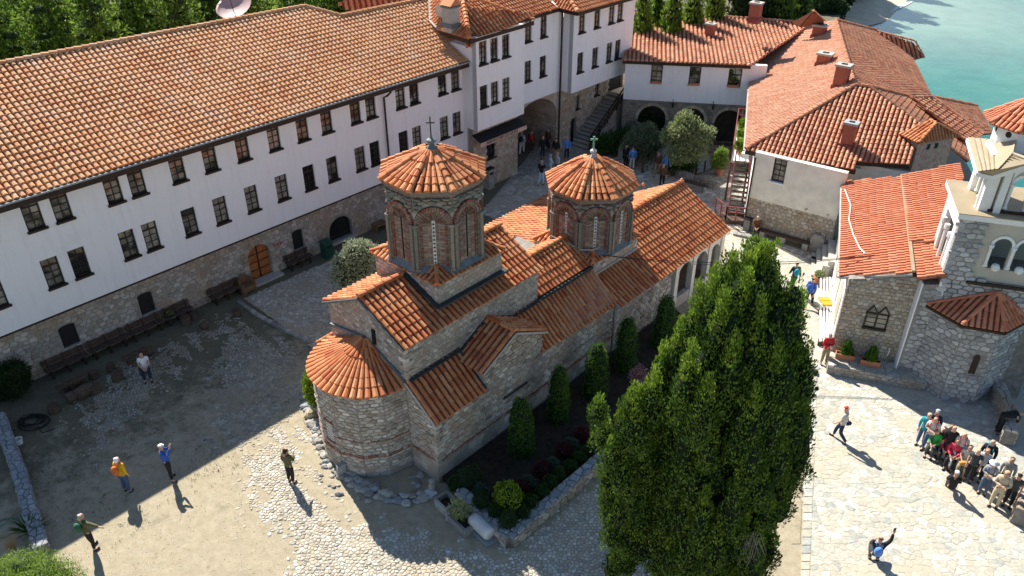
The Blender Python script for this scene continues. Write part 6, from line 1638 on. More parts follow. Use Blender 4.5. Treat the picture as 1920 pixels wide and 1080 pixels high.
# ---- clipped thujas along the south wall
for k, (px, py, tx, ty, lab) in enumerate(((976, 858, 976, 752, 'clipped columnar thuja nearest the apse corner of the church'), (1046, 795, 1047, 690, 'narrow dark columnar thuja, second from the apse corner'), (1113, 750, 1115, 642, 'columnar thuja by the niche wall, third from the apse corner'),
                                        (1170, 700, 1168, 595, 'bright topped columnar thuja, fourth from the apse corner'), (1240, 655, 1238, 548, 'columnar thuja nearest the open porch of the church'))):
    b = at(px, py); t = thing('columnar_thuja', lab, 'shrub', b, 'clipped thujas along the church wall'); H_ = 2.75; r = .50 if k != 1 else .43
    bl = [(b+Z*(H_*f), (r*s, r*s, H_*.17), k*3+f) for f, s in ((.12, .95), (.28, 1.0), (.45, 1.0), (.62, .96), (.78, .85), (.90, .62))]
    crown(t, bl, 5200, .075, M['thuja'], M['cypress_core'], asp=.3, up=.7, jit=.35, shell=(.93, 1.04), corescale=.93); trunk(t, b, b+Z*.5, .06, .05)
# ---- round boxwoods in the corner bed
balls = [(879, 903, .46, 'box', 'largest rounded dark shrub at the church corner'), (855, 908, .28, 'box', 'small green ball beside the largest shrub at the church corner'), (902, 924, .27, 'box_teal', 'grey green ball beside the square stone basin'), (903, 944, .32, 'box', 'dark round ball just behind the stone bed edge by the basin'),
         (1072, 835, .25, 'box_teal', 'grey green ball furthest along the bed'), (1101, 845, .22, 'box', 'last round boxwood ball at the far end of the bed'), (1085, 857, .24, 'box', 'boxwood ball second from the far end of the bed'), (1068, 875, .24, 'box', 'boxwood ball third from the far end of the bed'),
         (1036, 872, .25, 'box_teal', 'grey green ball in the middle of the bed'), (1047, 890, .25, 'box', 'boxwood ball fourth from the far end of the bed'), (1032, 905, .26, 'box', 'boxwood ball fifth from the far end of the bed'), (991, 908, .27, 'box_teal', 'grey green ball just behind the golden shrub'),
         (1015, 923, .26, 'box', 'boxwood ball sixth from the far end of the bed'), (994, 944, .28, 'box', 'boxwood ball right beside the golden shrub'), (979, 964, .27, 'box', 'boxwood ball in front of the golden shrub on the right'), (952, 980, .36, 'box', 'low green mound in the very corner of the bed'), (930, 962, .28, 'box', 'boxwood ball in front of the golden shrub on the left')]
for k, (px, py, r, m_, lab) in enumerate(balls):
    b = at(px, py+6, .3); t = thing('boxwood_ball', lab, 'shrub', b-Z*.3, 'round clipped shrubs in the corner bed')
    crown(t, [(b+Z*r*.75, (r, r, r*.95), k)], 1100, .05, M[m_], M['cypress_core'], up=.3, jit=.5, shell=(.95, 1.05), corescale=.95)
b = at(952, 950, .3); t = thing('golden_shrub', 'bright golden green dwarf conifer in the corner bed', 'shrub', b-Z*.3)
crown(t, [(b+Z*.45, (.50, .50, .5), 3)]+[(b+Z*(.55+.08*math.sin(i))+A3(math.cos(i*1.3), math.sin(i*1.3), 0)*.34, (.13, .13, .3), i) for i in range(12)], 3000, .09, M['gold'], M['dark_leaf'], up=.75, jit=.3, shell=(.9, 1.1))
for k, (px, py, lab) in enumerate(((1057, 848, 'purple leaved shrub between the far boxwood balls'), (1091, 818, 'purple leaved shrub at the far end of the corner bed'), (1016, 884, 'purple leaved shrub in the middle of the corner bed'), (982, 918, 'purple leaved shrub behind the golden conifer'))):
    b = at(px, py+4, .3); t = thing('purple_shrub', lab, 'shrub', b-Z*.3, 'purple shrubs in the corner bed')
    crown(t, [(b+Z*.22, (.28, .28, .26), k)], 900, .07, M['purple'], M['dark'], up=.4, jit=.8, shell=(.7, 1.15))
b = at(1190, 735, 0); t = thing('flowering_shrub', 'pinkish blossoming shrub poking out left of the tall cypress', 'shrub', b)
crown(t, [(b+Z*.9+A3(.1, 0, 0), (.34, .3, .4), 2)], 700, .08, M['pink'], None, up=.4, jit=.9, shell=(.5, 1.2)); trunk(t, b, b+Z*.9, .03, .02)
# ---- pot plant left of the apse
b = at(597, 772); t = thing('potted_thuja', 'yellow green thuja in a grey pot on the rocks beside the apse', 'potted plant', b)
MB().lathe(b, [(.22, 0), (.28, .35), (.31, .36), (.31, .42), (.2, .42)], 12).build('pot', M['concrete'], t)
crown(t, [(b+Z*z+A3(-.05, 0, 0), (r, r, .34), z) for z, r in ((.75, .30), (1.1, .38), (1.5, .36), (1.85, .26))], 4200, .09, M['gold'], M['cypress_core'], up=.55, jit=.5, shell=(.85, 1.1))
# ---- laurel behind the apse
b = A3(*at(662, 492, 3.1)[:2], 0); t = thing('laurel_tree', 'silvery green laurel bush standing between the church and the long wing', 'tree', b)
trunk(t, b, b+Z*2.6, .09, .05, [(b+Z*1.5, b+Z*2.9+A3(.4, 0, 0), .04)])
c_ = at(662, 492, 3.1); b = A3(c_[0], c_[1], 0); crown(t, [(c_+A3(dx, dy, dz), (.55, .5, .5), dx*7) for dx, dy, dz in ((0, 0, .2), (-.45, .1, -.1), (.45, .1, .1), (-.3, -.2, -.6), (.3, .2, -.5), (.15, 0, .6), (-.55, 0, -.9), (.6, .1, .5))], 6500, .11, M['laurel'], M['dark_leaf'], up=.5, jit=.7, shell=(.75, 1.2), corescale=.7)
# ---- bushes at the left edge
b = at(35, 745); t = thing('conifer_bush', 'dark rounded conifer bush against the wing at the left edge', 'shrub', b)
crown(t, [(b+Z*.9, (.75, .7, .8), 1), (b+Z*1.25+A3(.25, 0, 0), (.5, .5, .5), 2), (b+Z*.5+A3(-.7, 0, 0), (.7, .6, .6), 4)], 6000, .10, M['dark_leaf'], M['cypress_core'], up=.5, jit=.5)
b = at(55, 1105, 0); t = thing('pale_bush', 'feathery yellow green bush in the bottom left corner', 'shrub', b)
trunk(t, b, b+Z*1.2, .08, .04)
c_ = at(60, 1078, 1.6); crown(t, [(c_+A3(dx, dy, dz), (.62, .55, .40), dx*3) for dx, dy, dz in ((-.9, .1, -.1), (-.3, .2, .1), (.3, .15, .05), (.85, .0, -.15), (0, -.3, 0), (-.6, -.4, 0), (1.0, -.35, -.2), (.5, -.4, .1), (-1.3, -.2, -.2))], 16000, .085, M['bright'], M['dark_leaf'], asp=.16, up=.7, jit=.6, shell=(.6, 1.25), corescale=.6)
b = at(58, 1002); t = thing('yucca', 'spiky dark green yucca behind the low wall in the lower left', 'plant', b)
mb = MB()
for i in range(34):
    a_ = i*2.4; e_l = random.uniform(.3, 1.2); d = A3(math.cos(a_)*math.cos(e_l), math.sin(a_)*math.cos(e_l), math.sin(e_l)); s_ = nrm(np.cross(d, Z))*.025
    p = b+Z*.1; mb.add([p-s_, p+s_, p+d*.45+s_, p+d*.8-Z*.06, p+d*.45-s_], [[0, 1, 2, 3, 4]])
mb.build('leaf', M['box'], t)
b = at(22, 1030); t = thing('dry_grass', 'tuft of dry orange grass beside the yucca', 'plant', b)
mb = MB()
for i in range(60):
    a_ = i*2.4; d = A3(math.cos(a_)*.35, math.sin(a_)*.35, 1); s_ = A3(.008, 0, 0); p = b+A3(math.cos(a_), math.sin(a_), 0)*random.uniform(0, .12); L = random.uniform(.4, .8)
    mb.add([p-s_, p+s_, p+d*L], [[0, 1, 2]])
mb.build('blade', plain('straw', (.40, .24, .10), .9), t)
# ---- restaurant garden
def bushy(name, lab, px, py, cx, cy, cz, blobs_, n, size, mat, cat='tree', core='dark_leaf', asp=.25, group=None, up=.5, tr=.1):
    b = at(px, py); t = thing(name, lab, cat, b, group); c = at(cx, cy, cz)
    if tr: trunk(t, b, c-Z*.2, tr, tr*.6, [(b+Z*.8, c+A3(.6, 0, .2), tr*.5), (b+Z*.8, c+A3(-.6, .1, .1), tr*.5)])
    crown(t, [(c+A3(*d), r, i*2.3) for i, (d, r) in enumerate(blobs_)], n, size, M[mat], M[core], asp=asp, up=up, jit=.7, shell=(.6, 1.25), corescale=.6); return t
bushy('olive_tree', 'sunlit olive tree with feathery crown in front of the arcade', 1292, 318, 1287, 258, 3.2, [((0, 0, .4), (.9, .8, .7)), ((-.8, 0, .1), (.7, .6, .6)), ((.8, 0, .1), (.8, .6, .6)), ((.1, -.2, -.5), (.9, .7, .6)), ((-.2, .2, 1.0), (.6, .5, .5)), ((.6, -.1, -.8), (.6, .5, .6)), ((1.25, .1, .3), (.5, .4, .3)), ((-.3, -.3, -1.0), (.7, .6, .6))], 13000, .17, 'olive')
bushy('olive_tree', 'dark shaded olive tree left of the sunlit one by the arcade', 1205, 325, 1205, 265, 1.7, [((0, 0, .3), (.9, .8, .7)), ((-.7, 0, -.1), (.6, .6, .5)), ((.7, 0, 0), (.7, .6, .5)), ((0, -.2, -.7), (1.0, .7, .6)), ((.3, -.1, .8), (.5, .5, .4))], 9000, .17, 'olive_dark')
bushy('garden_shrub', 'dark green shrub below the stone staircase', 1148, 290, 1150, 268, .9, [((0, 0, 0), (1.1, .8, .7)), ((.9, .3, .1), (.8, .7, .7)), ((-.8, 0, -.2), (.6, .6, .5))], 5000, .15, 'box', cat='shrub', tr=0)
bushy('garden_shrub', 'dark shrub climbing against the first arcade arch', 1200, 262, 1210, 235, 1.0, [((0, 0, 0), (1.0, .5, .9)), ((-.9, 0, -.2), (.7, .5, .8))], 4000, .15, 'dark_leaf', cat='shrub', tr=0)
bushy('garden_shrub', 'low shrub under the sunlit olive beside the paved yard', 1250, 322, 1262, 308, .7, [((0, 0, 0), (.9, .5, .6)), ((.9, 0, 0), (.7, .5, .6))], 4000, .13, 'box', cat='shrub', tr=0)
t = bushy('potted_shrub', 'pale leafy shrub in a terracotta pot left of the balcony stair', 1348, 330, 1348, 302, .9, [((0, 0, 0), (.45, .4, .5)), ((.1, 0, .5), (.35, .3, .35))], 3500, .13, 'bright', cat='potted plant', tr=0)
MB().lathe(at(1348, 328), [(.22, 0), (.32, .4), (.34, .42), (.34, .48), (.2, .48)], 12).build('pot', M['pot'], t)
for k, (px, py) in enumerate(((1392, 248), (1390, 268), (1386, 288))):
    b = at(px, py, 2.7); t = thing('balcony_plant', ('yellow green balcony plant at the back of the platform', 'yellow green balcony plant in the middle of the platform', 'yellow green balcony plant at the top of the steps')[k], 'potted plant', b, 'plants on the balcony')
    MB().lathe(b, [(.14, 0), (.19, .28), (.2, .3), (.1, .3)], 10).build('pot', M['pot'], t)
    crown(t, [(b+Z*.55, (.30, .30, .35), k)], 1200, .12, M['gold'], M['dark_leaf'], up=.4, jit=.8)
# ---- plant troughs on the chapel ledge
for k, (px, py, lab) in enumerate(((1583, 672, 'terracotta trough with a dwarf conifer, nearest the terrace corner'), (1630, 684, 'terracotta trough with a dwarf conifer, nearest the bell tower'))):
    b = at(px, py, .48); t = thing('plant_trough', lab, 'planter', b, 'troughs on the chapel ledge')
    mb = MB(); mb.box(b, dTt*.38, nT*.13, Z*.05); mb.box(b+nT*.12+Z*.05, dTt*.40, nT*.015, Z*.22); mb.box(b-nT*.12+Z*.05, dTt*.40, nT*.015, Z*.22); mb.box(b+dTt*.385+Z*.05, dTt*.015, nT*.105, Z*.22); mb.box(b-dTt*.385+Z*.05, dTt*.015, nT*.105, Z*.22)
    mb.build('trough', M['pot'], t); MB().box(b+Z*.05, dTt*.36, nT*.1, Z*.15).build('soil', M['soil'], t)
    crown(t, [(b+Z*.45, (.24, .22, .24), k), (b+Z*.68, (.17, .17, .2), k+2), (b+Z*.85, (.09, .09, .14), k+4)], 1500, .07, M['bright' if k == 9 else 'thuja'], M['cypress_core'], up=.6, jit=.4)
b = at(1534, 530); t = thing('flower_pot', 'round terracotta flower pot beside the slatted bench', 'planter', b)
MB().lathe(b, [(.2, 0), (.28, .3), (.3, .32), (.3, .4), (.2, .4)], 14).build('pot', M['pot'], t); crown(t, [(b+Z*.5, (.2, .2, .15), 1)], 400, .12, M['olive'], None, jit=.8)
b = at(1548, 462); t = thing('garden_shrub', 'small shrub at the foot of the standing stone by the chapel', 'shrub', b); crown(t, [(b+Z*.35, (.4, .3, .4), 1)], 1500, .1, M['olive_dark'], M['dark_leaf'], jit=.7)
# ---- trees beyond the roofs
def conifer(lab, x, y, H_, R_, mat='conifer', n=9000, size=.42, group='conifers behind the long roof', kind='layered', z0=0.):
    b = A3(x, y, z0); t = thing('conifer_tree', lab, 'tree', b, group); trunk(t, b, b+Z*H_*.9, R_*.08, .05)
    bl = []
    if kind == 'layered':
        nl = int(H_*1.1)
        for i in range(nl):
            f = i/nl; z = H_*(.12+.85*f); rr = R_*(1-f)**.8*random.uniform(.8, 1.1)
            for j in range(max(2, int(6*(1-f)))):
                a_ = j*6.28/max(2, int(6*(1-f)))+i*1.1; bl.append((b+A3(math.cos(a_)*rr*.6, math.sin(a_)*rr*.6, z), (rr*.5+.2, rr*.5+.2, .45), i+j))
        crown(t, bl, n, size, M[mat], M['conifer_core'], asp=.22, up=.1, jit=.45, shell=(.6, 1.35), corescale=.5)
    else:
        for i in range(7):
            f = i/6; bl.append((b+Z*H_*(.1+.8*f), (R_*(1-.75*f**1.6), R_*(1-.75*f**1.6), H_*.13), i))
        crown(t, bl, n, size, M[mat], M['cypress_core'], asp=.25, up=.7, jit=.45, shell=(.85, 1.12), corescale=.9)
labs = ['at the far left edge', 'leaning light green, second from the left', 'bushy and dark, third from the left', 'broad and sunlit, fourth from the left', 'behind the gap, fifth from the left', 'just left of the big dish', 'right behind the big dish', 'right of the big dish', 'above the end of the long ridge']
for k, (px, dist, H_, R_) in enumerate(((-20, 50, 15, 3.0), (95, 54, 16, 3.4), (175, 50, 14.5, 3.0), (255, 55, 16, 3.3), (335, 52, 14.5, 3.0), (400, 58, 15, 3.0), (470, 56, 14, 3.0), (560, 62, 14, 3.2), (630, 66, 14, 3.0))):
    d = ray(px, 40); x = d[0]/d[1]*dist; conifer('layered conifer behind the long roof, '+labs[k], x, dist, H_, R_, n=15000, size=.34)
for k, (px, dist, H_, R_) in enumerate(((30, 66, 14, 4), (150, 68, 15, 4), (290, 70, 15, 4), (420, 72, 14, 4), (540, 76, 14, 4), (650, 80, 13, 4))):
    d = ray(px, 10); x = d[0]/d[1]*dist; conifer('darker conifer of the second row behind the long roof, '+('leftmost', 'second from the left', 'third from the left', 'fourth from the left', 'fifth from the left', 'rightmost')[k], x, dist, H_, R_, n=5000, size=.55, group='second row of conifers')
for k, (px, dist, H_, m_) in enumerate(((1205, 62, 9.4, 'conifer'), (1232, 64, 9.0, 'conifer'), (1262, 62, 9.4, 'conifer'), (1300, 64, 9.6, 'conifer'), (1340, 65, 9.6, 'conifer'), (1388, 66, 10.4, 'dark_leaf'), (1428, 66, 10.8, 'dark_leaf'), (1465, 66, 10.8, 'cypress'), (1500, 67, 10.4, 'cypress'))):
    d = ray(px, 20); x = d[0]/d[1]*dist; conifer('upright cypress behind the arcade wing roof, '+('leftmost', 'second from the left', 'third from the left', 'fourth from the left', 'fifth, in the middle of the row', 'dark one left of the rear chimney', 'dark one right of the rear chimney', 'second from the right', 'rightmost by the lake')[k], x, dist, H_, 1.35, m_, 4500, .38, 'row of cypresses behind the arcade wing', 'column')
for k, (x, y, H_) in enumerate(((44, 122, 14), (50, 128, 13), (38, 118, 15), (46, 114, 9), (41, 108, 7))):
    conifer('shore tree by the beach, '+('tallest of the back pair', 'nearest the sand', 'furthest inland', 'low one in front', 'lowest, beside the water')[k], x, y, H_, 3.0, 'dark_leaf', 3500, .7, 'trees at the beach', 'column', -1.)
for k, (px, py) in enumerate(((1548, 30), (1565, 12), (1540, 8))):
    b = at(px, py, -.5); t = thing('shore_bush', ('shaded bush at the inner end of the beach', 'shaded bush above the sand', 'shaded bush beside the last cypress')[k], 'shrub', b, 'bushes at the beach'); crown(t, [(b+Z*.8, (1.8, 1.5, 1.3), k)], 2500, .4, M['dark_leaf'], M['cypress_core'])

print('TIMEMARK e_veg', round(time.time()-T0, 1))

# ---- weeds and pebbles of the yard
px_ = []; 
for i in range(3200):
    u_, v_ = random.uniform(4, 20), random.uniform(-33.3, -22.5)
    if math.sin(u_*1.3+v_*.7)*math.sin(v_*1.1-u_*.4) < random.uniform(-.6, .9): continue
    px_.append(W(u_, v_, .0))
p = np.repeat(np.array(px_), 5, 0)+rng.normal(0, .05, (len(px_)*5, 3))*np.array([1, 1, 0]); n_ = len(p)
v = leaves(p, unit(rng.normal(0, 1, (n_, 3))), unit(rng.normal(0, .5, (n_, 3))*np.array([1, 1, 0])+np.array([0, 0, 1.])), .075, .12, .2)
o = link('grass', quads_data('grass', v, leaf_mat('yard_grass', (.05, .07, .02), (.09, .11, .035), (.16, .16, .06), .2, 2)), None); o['kind'] = 'stuff'
mb = MB(); oct_f = [[0, 1, 2], [0, 2, 3], [0, 3, 4], [0, 4, 1]]
for i in range(2600):
    q = at(random.uniform(100, 760), random.uniform(700, 1080), 0)
    if np.linalg.norm(q-W(uE, -19.9)) < 2.4: continue
    r = random.uniform(.008, .035); a_ = random.uniform(0, 6.28)
    mb.add([q+Z*r*.7]+[q+A3(math.cos(a_+k*1.57)*r*random.uniform(.7, 1.3), math.sin(a_+k*1.57)*r, -.005) for k in range(4)], oct_f)
o = mb.build('pebbles', M['cobble']); o['kind'] = 'stuff'
# =================================================================== garden bed, rocks, yard furniture
FB = thing('flower_bed', 'sunken corner bed of dark soil edged by a rough stone wall beside the church', 'flower bed', at(1000, 900))
soil = [at(835, 905), at(955, 1005), at(1150, 840), at(1300, 620), at(1262, 585), at(830, 903)]
MB().prism([p+Z*.02 for p in soil], Z*.26).build('soil', M['soil'], FB)
rough_wall(FB, [at(862, 935), at(957, 1022)], .42, .5, M['rubble'], cap=M['grey_slab']); rough_wall(FB, [at(955, 1022), at(1150, 850)], .42, .5, M['rubble'], cap=M['grey_slab'])
RB = thing('rock_border', 'curved border of loose rocks around the foot of the apse', 'rock border', at(640, 880))
def rock(par, c, r, seed, mat=M['rock'], flat=.42, name='rock'):
    mb = MB(); blob_mesh(mb, np.asarray(c, float)+Z*r*flat*.6, np.array([r, r*random.uniform(.6, .95), r*flat]), seed, 7, 5, .22); return mb.build(name, mat, par)
cur = [(572, 735), (574, 760), (584, 790), (592, 815), (604, 845), (618, 870), (640, 893), (668, 912), (700, 930), (735, 942), (770, 945), (800, 935)]
for i in range(len(cur)-1):
    a, b = at(*cur[i]), at(*cur[i+1]); L_ = np.linalg.norm(b-a); k = max(1, int(L_/.26))
    for j in range(k):
        for q in range(2):
            p = a+(b-a)*(j+.5)/k+A3(random.uniform(-.06, .06)+.0, random.uniform(-.05, .05), 0)+nrm(W(uE, avc)-a)*(q*.28); p[2] = .05*q
            rock(RB, p, random.uniform(.15, .27), i*7+j+q*3, M['rock'] if random.random() < .7 else M['grey_slab'])
for i in range(70):
    px, py = random.uniform(600, 830), random.uniform(860, 945); p = at(px, py)
    r_ = np.linalg.norm(p-W(uE, avc)); 
    if r_ < ar+.15 or r_ > ar+1.3: continue
    rock(RB, p, random.uniform(.07, .17), i)
c_ = at(640, 885, .2); MB().box(c_, A3(.13, .10, 0), A3(-.05, .09, 0), A3(.02, -.02, .42)).build('slab', M['grey_slab'], RB)
b = at(583, 782); t = thing('boulder', 'yellowish boulder at the end of the rock border by the potted thuja', 'boulder', b); rock(t, b, .26, 3.3, plain('ochre_rock', (.42, .36, .24), .9, .3, 4, bumps=.7), .9)
# stone basin, sarcophagus trough and fallen column
xw = nrm(at(957, 1022)-at(862, 935)); yw = A3(xw[1], -xw[0], 0)
if yw@(CP-at(900, 980)) < 0: yw = -yw
b = at(838, 950); t = thing('stone_basin', 'square grey stone basin at the corner of the church', 'basin', b)
mb = MB()
for s in (-1, 1): mb.box(b+xw*s*.33, xw*.05, yw*.30, Z*.34); mb.box(b+yw*s*.27, xw*.28, yw*.05, Z*.34)
mb.build('rim', M['rock'], t); MB().box(b, xw*.28, yw*.22, Z*.12).build('floor', M['soil'], t)
b = at(866, 985); t = thing('stone_trough', 'weathered stone trough planted with a grassy weed beside the bed wall', 'trough', b)
mb = MB()
for s in (-1, 1): mb.box(b+xw*s*.5, xw*.05, yw*.28, Z*.36); mb.box(b+yw*s*.24, xw*.45, yw*.05, Z*.36)
mb.build('rim', M['rock'], t); MB().box(b, xw*.45, yw*.19, Z*.28).build('soil', M['soil'], t)
crown(t, [(b+Z*.6-xw*.1, (.3, .22, .4), 5)], 500, .22, M['olive'], None, asp=.08, up=.8, jit=.4)
b = at(903, 1000); t = thing('column_drum', 'pale marble column drum lying on a stone slab by the bed corner', 'column', b)
MB().box(b, xw*.62, yw*.26, Z*.14).build('slab', M['grey_slab'], t)
mb = MB(); mb.lathe(b-xw*.50+Z*.36, [(.14, 0), (.235, .03), (.25, .2), (.245, .5), (.245, .53), (.25, .56), (.245, .92), (.2, 1.0)], 14, yw, Z, xw); mb.build('drum', M['marble'], t, True)
b = at(808, 927); t = thing('carved_stone', 'carved stone block standing on a pale slab at the church corner', 'stone block', b)
MB().box(b, xw*.2, yw*.17, Z*.12).build('slab', M['marble'], t); MB().lathe(b-xw*.1-yw*.15+Z*.12, [(.13, 0), (.16, .1), (.11, .3), (.14, .42), (.05, .46)], 8).build('block', M['rock'], t)
# low wall at the left
LWall = thing('low_wall', 'long low dry stone wall running down the left edge of the yard', 'wall', at(45, 900))
rough_wall(LWall, [at(2, 790), at(35, 880), at(82, 1038)], .42, .42, M['grey_slab'], sx=.26, limit=120)
CU = thing('stone_kerb', 'low stone kerb crossing the yard from the long wing to the apse', 'kerb', at(520, 610))
cc = [(446, 566), (480, 590), (510, 607), (545, 625), (585, 645)]
for i in range(len(cc)-1):
    a, b = at(*cc[i]), at(*cc[i+1]); k = 5
    for j in range(k): p, q = a+(b-a)*j/k, a+(b-a)*(j+.94)/k; MB().bar(p+Z*.05, q+Z*.05, .18, .13+random.uniform(-.04, .04)).build('kerb_stone', M['rock'], CU)
# ---- benches along the long wing
def slat_bench(lab, u0, L, v0=-33.95, grp='benches along the long wing'):
    c = W(u0+L/2, v0+.3); t = thing('bench', lab, 'bench', c, grp)
    for j in range(4): MB().box(W(u0+L/2, v0+.18+j*.11, .43), U*L/2, N*.045, Z*.035).build('seat_slat', M['bench_wood'], t)
    for j in range(3): MB().box(W(u0+L/2, v0+.08-j*.012, .50+j*.10), U*L/2, N*.018, Z*.08).build('back_slat', M['bench_wood'], t)
    for q in (.12, .5, .88):
        mb = MB(); mb.box(W(u0+L*q, v0+.5, 0), U*.045, N*.04, Z*.43); mb.box(W(u0+L*q, v0+.12, 0), U*.045, N*.04, Z*.43); mb.box(W(u0+L*q, v0+.31, .36), U*.04, N*.25, Z*.06); mb.build('leg', M['dark_wood'], t)
        MB().bar(W(u0+L*q, v0+.12, .43), W(u0+L*q, v0+.03, .80), .06, .06).build('back_post', M['dark_wood'], t)
for k, (a, b, lab) in enumerate(((6.9, 8.75, 'dark slatted bench nearest the conifer bush, under the first shutter'), (8.8, 10.6, 'dark slatted bench second from the conifer bush'), (10.65, 12.35, 'dark slatted bench third from the conifer bush, below the second shutter'), (12.4, 13.85, 'dark slatted bench with a backpack lying on it'), (14.85, 16.6, 'dark slatted bench near the wicker armchair'), (19.35, 20.9, 'brown slatted bench between the arched door and the green bin'))):
    slat_bench(lab, a, b-a)
b = W(12.75, -33.62, .465); t = thing('backpack', 'dark olive backpack lying on the long bench by the wall', 'backpack', b)
mb = MB(); blob_mesh(mb, b+Z*.14, np.array([.24, .17, .15]), 2, 9, 6, .1); mb.build('bag', plain('olive_bag', (.06, .07, .03), .8), t, True); mb = MB(); mb.tube([b+A3(-.1, -.1, .2), b+A3(0, -.05, .32), b+A3(.1, .05, .2)], .02); mb.build('strap', M['gold'], t)
def stump(lab, px, py, r, h, lying=False, grp='log seats in the yard'):
    b = at(px, py); t = thing('log_stump', lab, 'log', b, grp)
    if not lying:
        MB().lathe(b, [(r*1.12, 0), (r, h*.5), (r*1.02, h)], 10).build('bark', M['bark'], t); MB().lathe(b+Z*h, [(r*.95, 0), (r*.95, .015)], 10).build('cut_face', M['bench_wood'], t)
    else:
        d = nrm(U+N*random.uniform(-.3, .3)); s_ = np.cross(d, Z); MB().lathe(b+Z*r-d*h/2, [(r, 0), (r*1.03, h*.5), (r*.95, h)], 10, s_, Z, d).build('bark', M['bark'], t)
for a in ((103, 772, .22, .35, False, 'grey stump nearest the hose coil'), (137, 752, .24, .38, True, 'short thick log lying beside the plank seat'), (160, 742, .26, .7, True, 'longest gnarled log lying in the yard'), (181, 735, .22, .4, False, 'upright stump at the end of the gnarled log'), (135, 728, .18, .9, True, 'log propping the plank seat'), (177, 708, .20, .34, False, 'dark square cut stump behind the gnarled log'),
          (222, 712, .24, .4, False, 'upright log stump left of the seated man'), (210, 695, .17, .35, False, 'dark stump behind the upright log'), (282, 664, .2, .3, True, 'broken log behind the seated man'), (350, 607, .24, .42, False, 'round stump between the two bench groups'), (366, 598, .2, .36, False, 'small stump against the near bench end'), (445, 592, .2, .36, False, 'pale sawn stump at the start of the stone kerb'), (384, 617, .2, .3, True, 'rotten log on the cobbles below the bench')):
    stump(a[5], a[0], a[1], a[2], a[3], a[4])
t = thing('plank_seat', 'thick weathered plank seat resting by the logs', 'bench', at(130, 722)); a, b = at(105, 728, .45), at(160, 705, .45); MB().bar(a, b, .35, .08).build('plank', M['bench_wood'], t); MB().box((a+b)/2-Z*.45, U*.1, N*.12, Z*.4).build('support', M['bark'], t)
t = thing('plank_seat', 'pale plank bench behind the seated man', 'bench', at(248, 668)); a, b = at(232, 672, .42), at(275, 652, .42); MB().bar(a, b, .32, .07).build('plank', M['bench_wood'], t)
for s_ in (.15, .85): MB().box(a+(b-a)*s_-Z*.42, U*.07, N*.12, Z*.38).build('support', M['bark'], t)
# armchair
def armchair(lab, px, py, mat, face):
    b = at(px, py); t = thing('armchair', lab, 'armchair', b, None); f = nrm(face); x = A3(f[1], -f[0], 0)
    MB().box(b+Z*.12, x*.28, f*.28, Z*.28).build('seat', mat, t)
    mb = MB()
    for i in range(7):
        a0 = math.pi*(.0+i/7); a1 = math.pi*((i+1)/7); p = lambda a, r: b+x*math.cos(a)*r-f*math.sin(a)*r
        mb.prism([p(a0, .30), p(a1, .30), p(a1, .37), p(a0, .37)], Z*(.85-abs(i-3)*.05))
    mb.build('backrest', mat, t)
    for s in (-1, 1):
        MB().box(b+x*s*.33+f*.12, x*.045, f*.2, Z*.6).build('armrest', mat, t)
        for q in (-1, 1): MB().box(b+x*s*.25+f*q*.22, x*.025, f*.025, Z*.13).build('leg', mat, t)
M['wicker'] = plain('tan_wicker', (.20, .115, .06), .8, .3, 12, bumps=.5)
armchair('tan wicker armchair beside the arched wooden door', 464, 546, M['wicker'], N+U*.1)
b = at(712, 430); t = thing('wooden_chair', 'brown bentwood bench seat in the shade behind the big dome', 'chair', b); MB().box(b+Z*.35, U*.4, N*.3, Z*.1).build('seat', M['wicker'], t)
mb = MB()
for i in range(8):
    a0, a1 = math.pi*i/8, math.pi*(i+1)/8; mb.prism([b-N*.3-U*.42*math.cos(a0)+Z*(.45+.5*math.sin(a0)), b-N*.3-U*.42*math.cos(a1)+Z*(.45+.5*math.sin(a1)), b-N*.3-U*.42*math.cos(a1)+Z*.45, b-N*.3-U*.42*math.cos(a0)+Z*.45], -N*.05)
mb.build('backrest', M['wicker'], t)
for s in (-1, 1): MB().box(b+U*s*.35, U*.03, N*.25, Z*.35).build('leg', M['wicker'], t)
# bins
def bin_(lab, px, py, w_, d_, h_, mat, lid, grp=None):
    b = at(px, py); t = thing('litter_bin', lab, 'bin', b, grp)
    MB().box(b, U*w_/2, N*d_/2, Z*h_).build('body', mat, t); mb = MB(); mb.box(b+Z*h_, U*(w_/2+.03), N*(d_/2+.03), Z*.07); mb.build('lid', lid, t); MB().box(b+N*(d_/2)+Z*(h_*.72), U*w_*.32, N*.008, Z*h_*.14).build('slot', M['black'], t)
bin_('dark green wheeled bin under the black arched window', 615, 482, .5, .5, .95, plain('green_plastic', (.015, .07, .045), .5), plain('green_lid', (.02, .09, .06), .5))
bin_('tall grey box bin by the gate tower behind the big dome', 917, 352, .5, .5, 1.35, plain('grey_box', (.30, .30, .28), .6), M['black'])
bin_('grey metal litter bin beside the seated man on the right', 1400, 432, .36, .36, .75, plain('grey_bin', (.20, .20, .20), .5), M['iron'])
MB().box(at(1523, 700), A3(.17, -.05, 0), A3(.04, .13, 0), Z*.16).build('camera_bag', M['black']); tag(bpy.data.objects['camera_bag'], 'small black bag lying on the flagstones beside the man in red', 'bag')
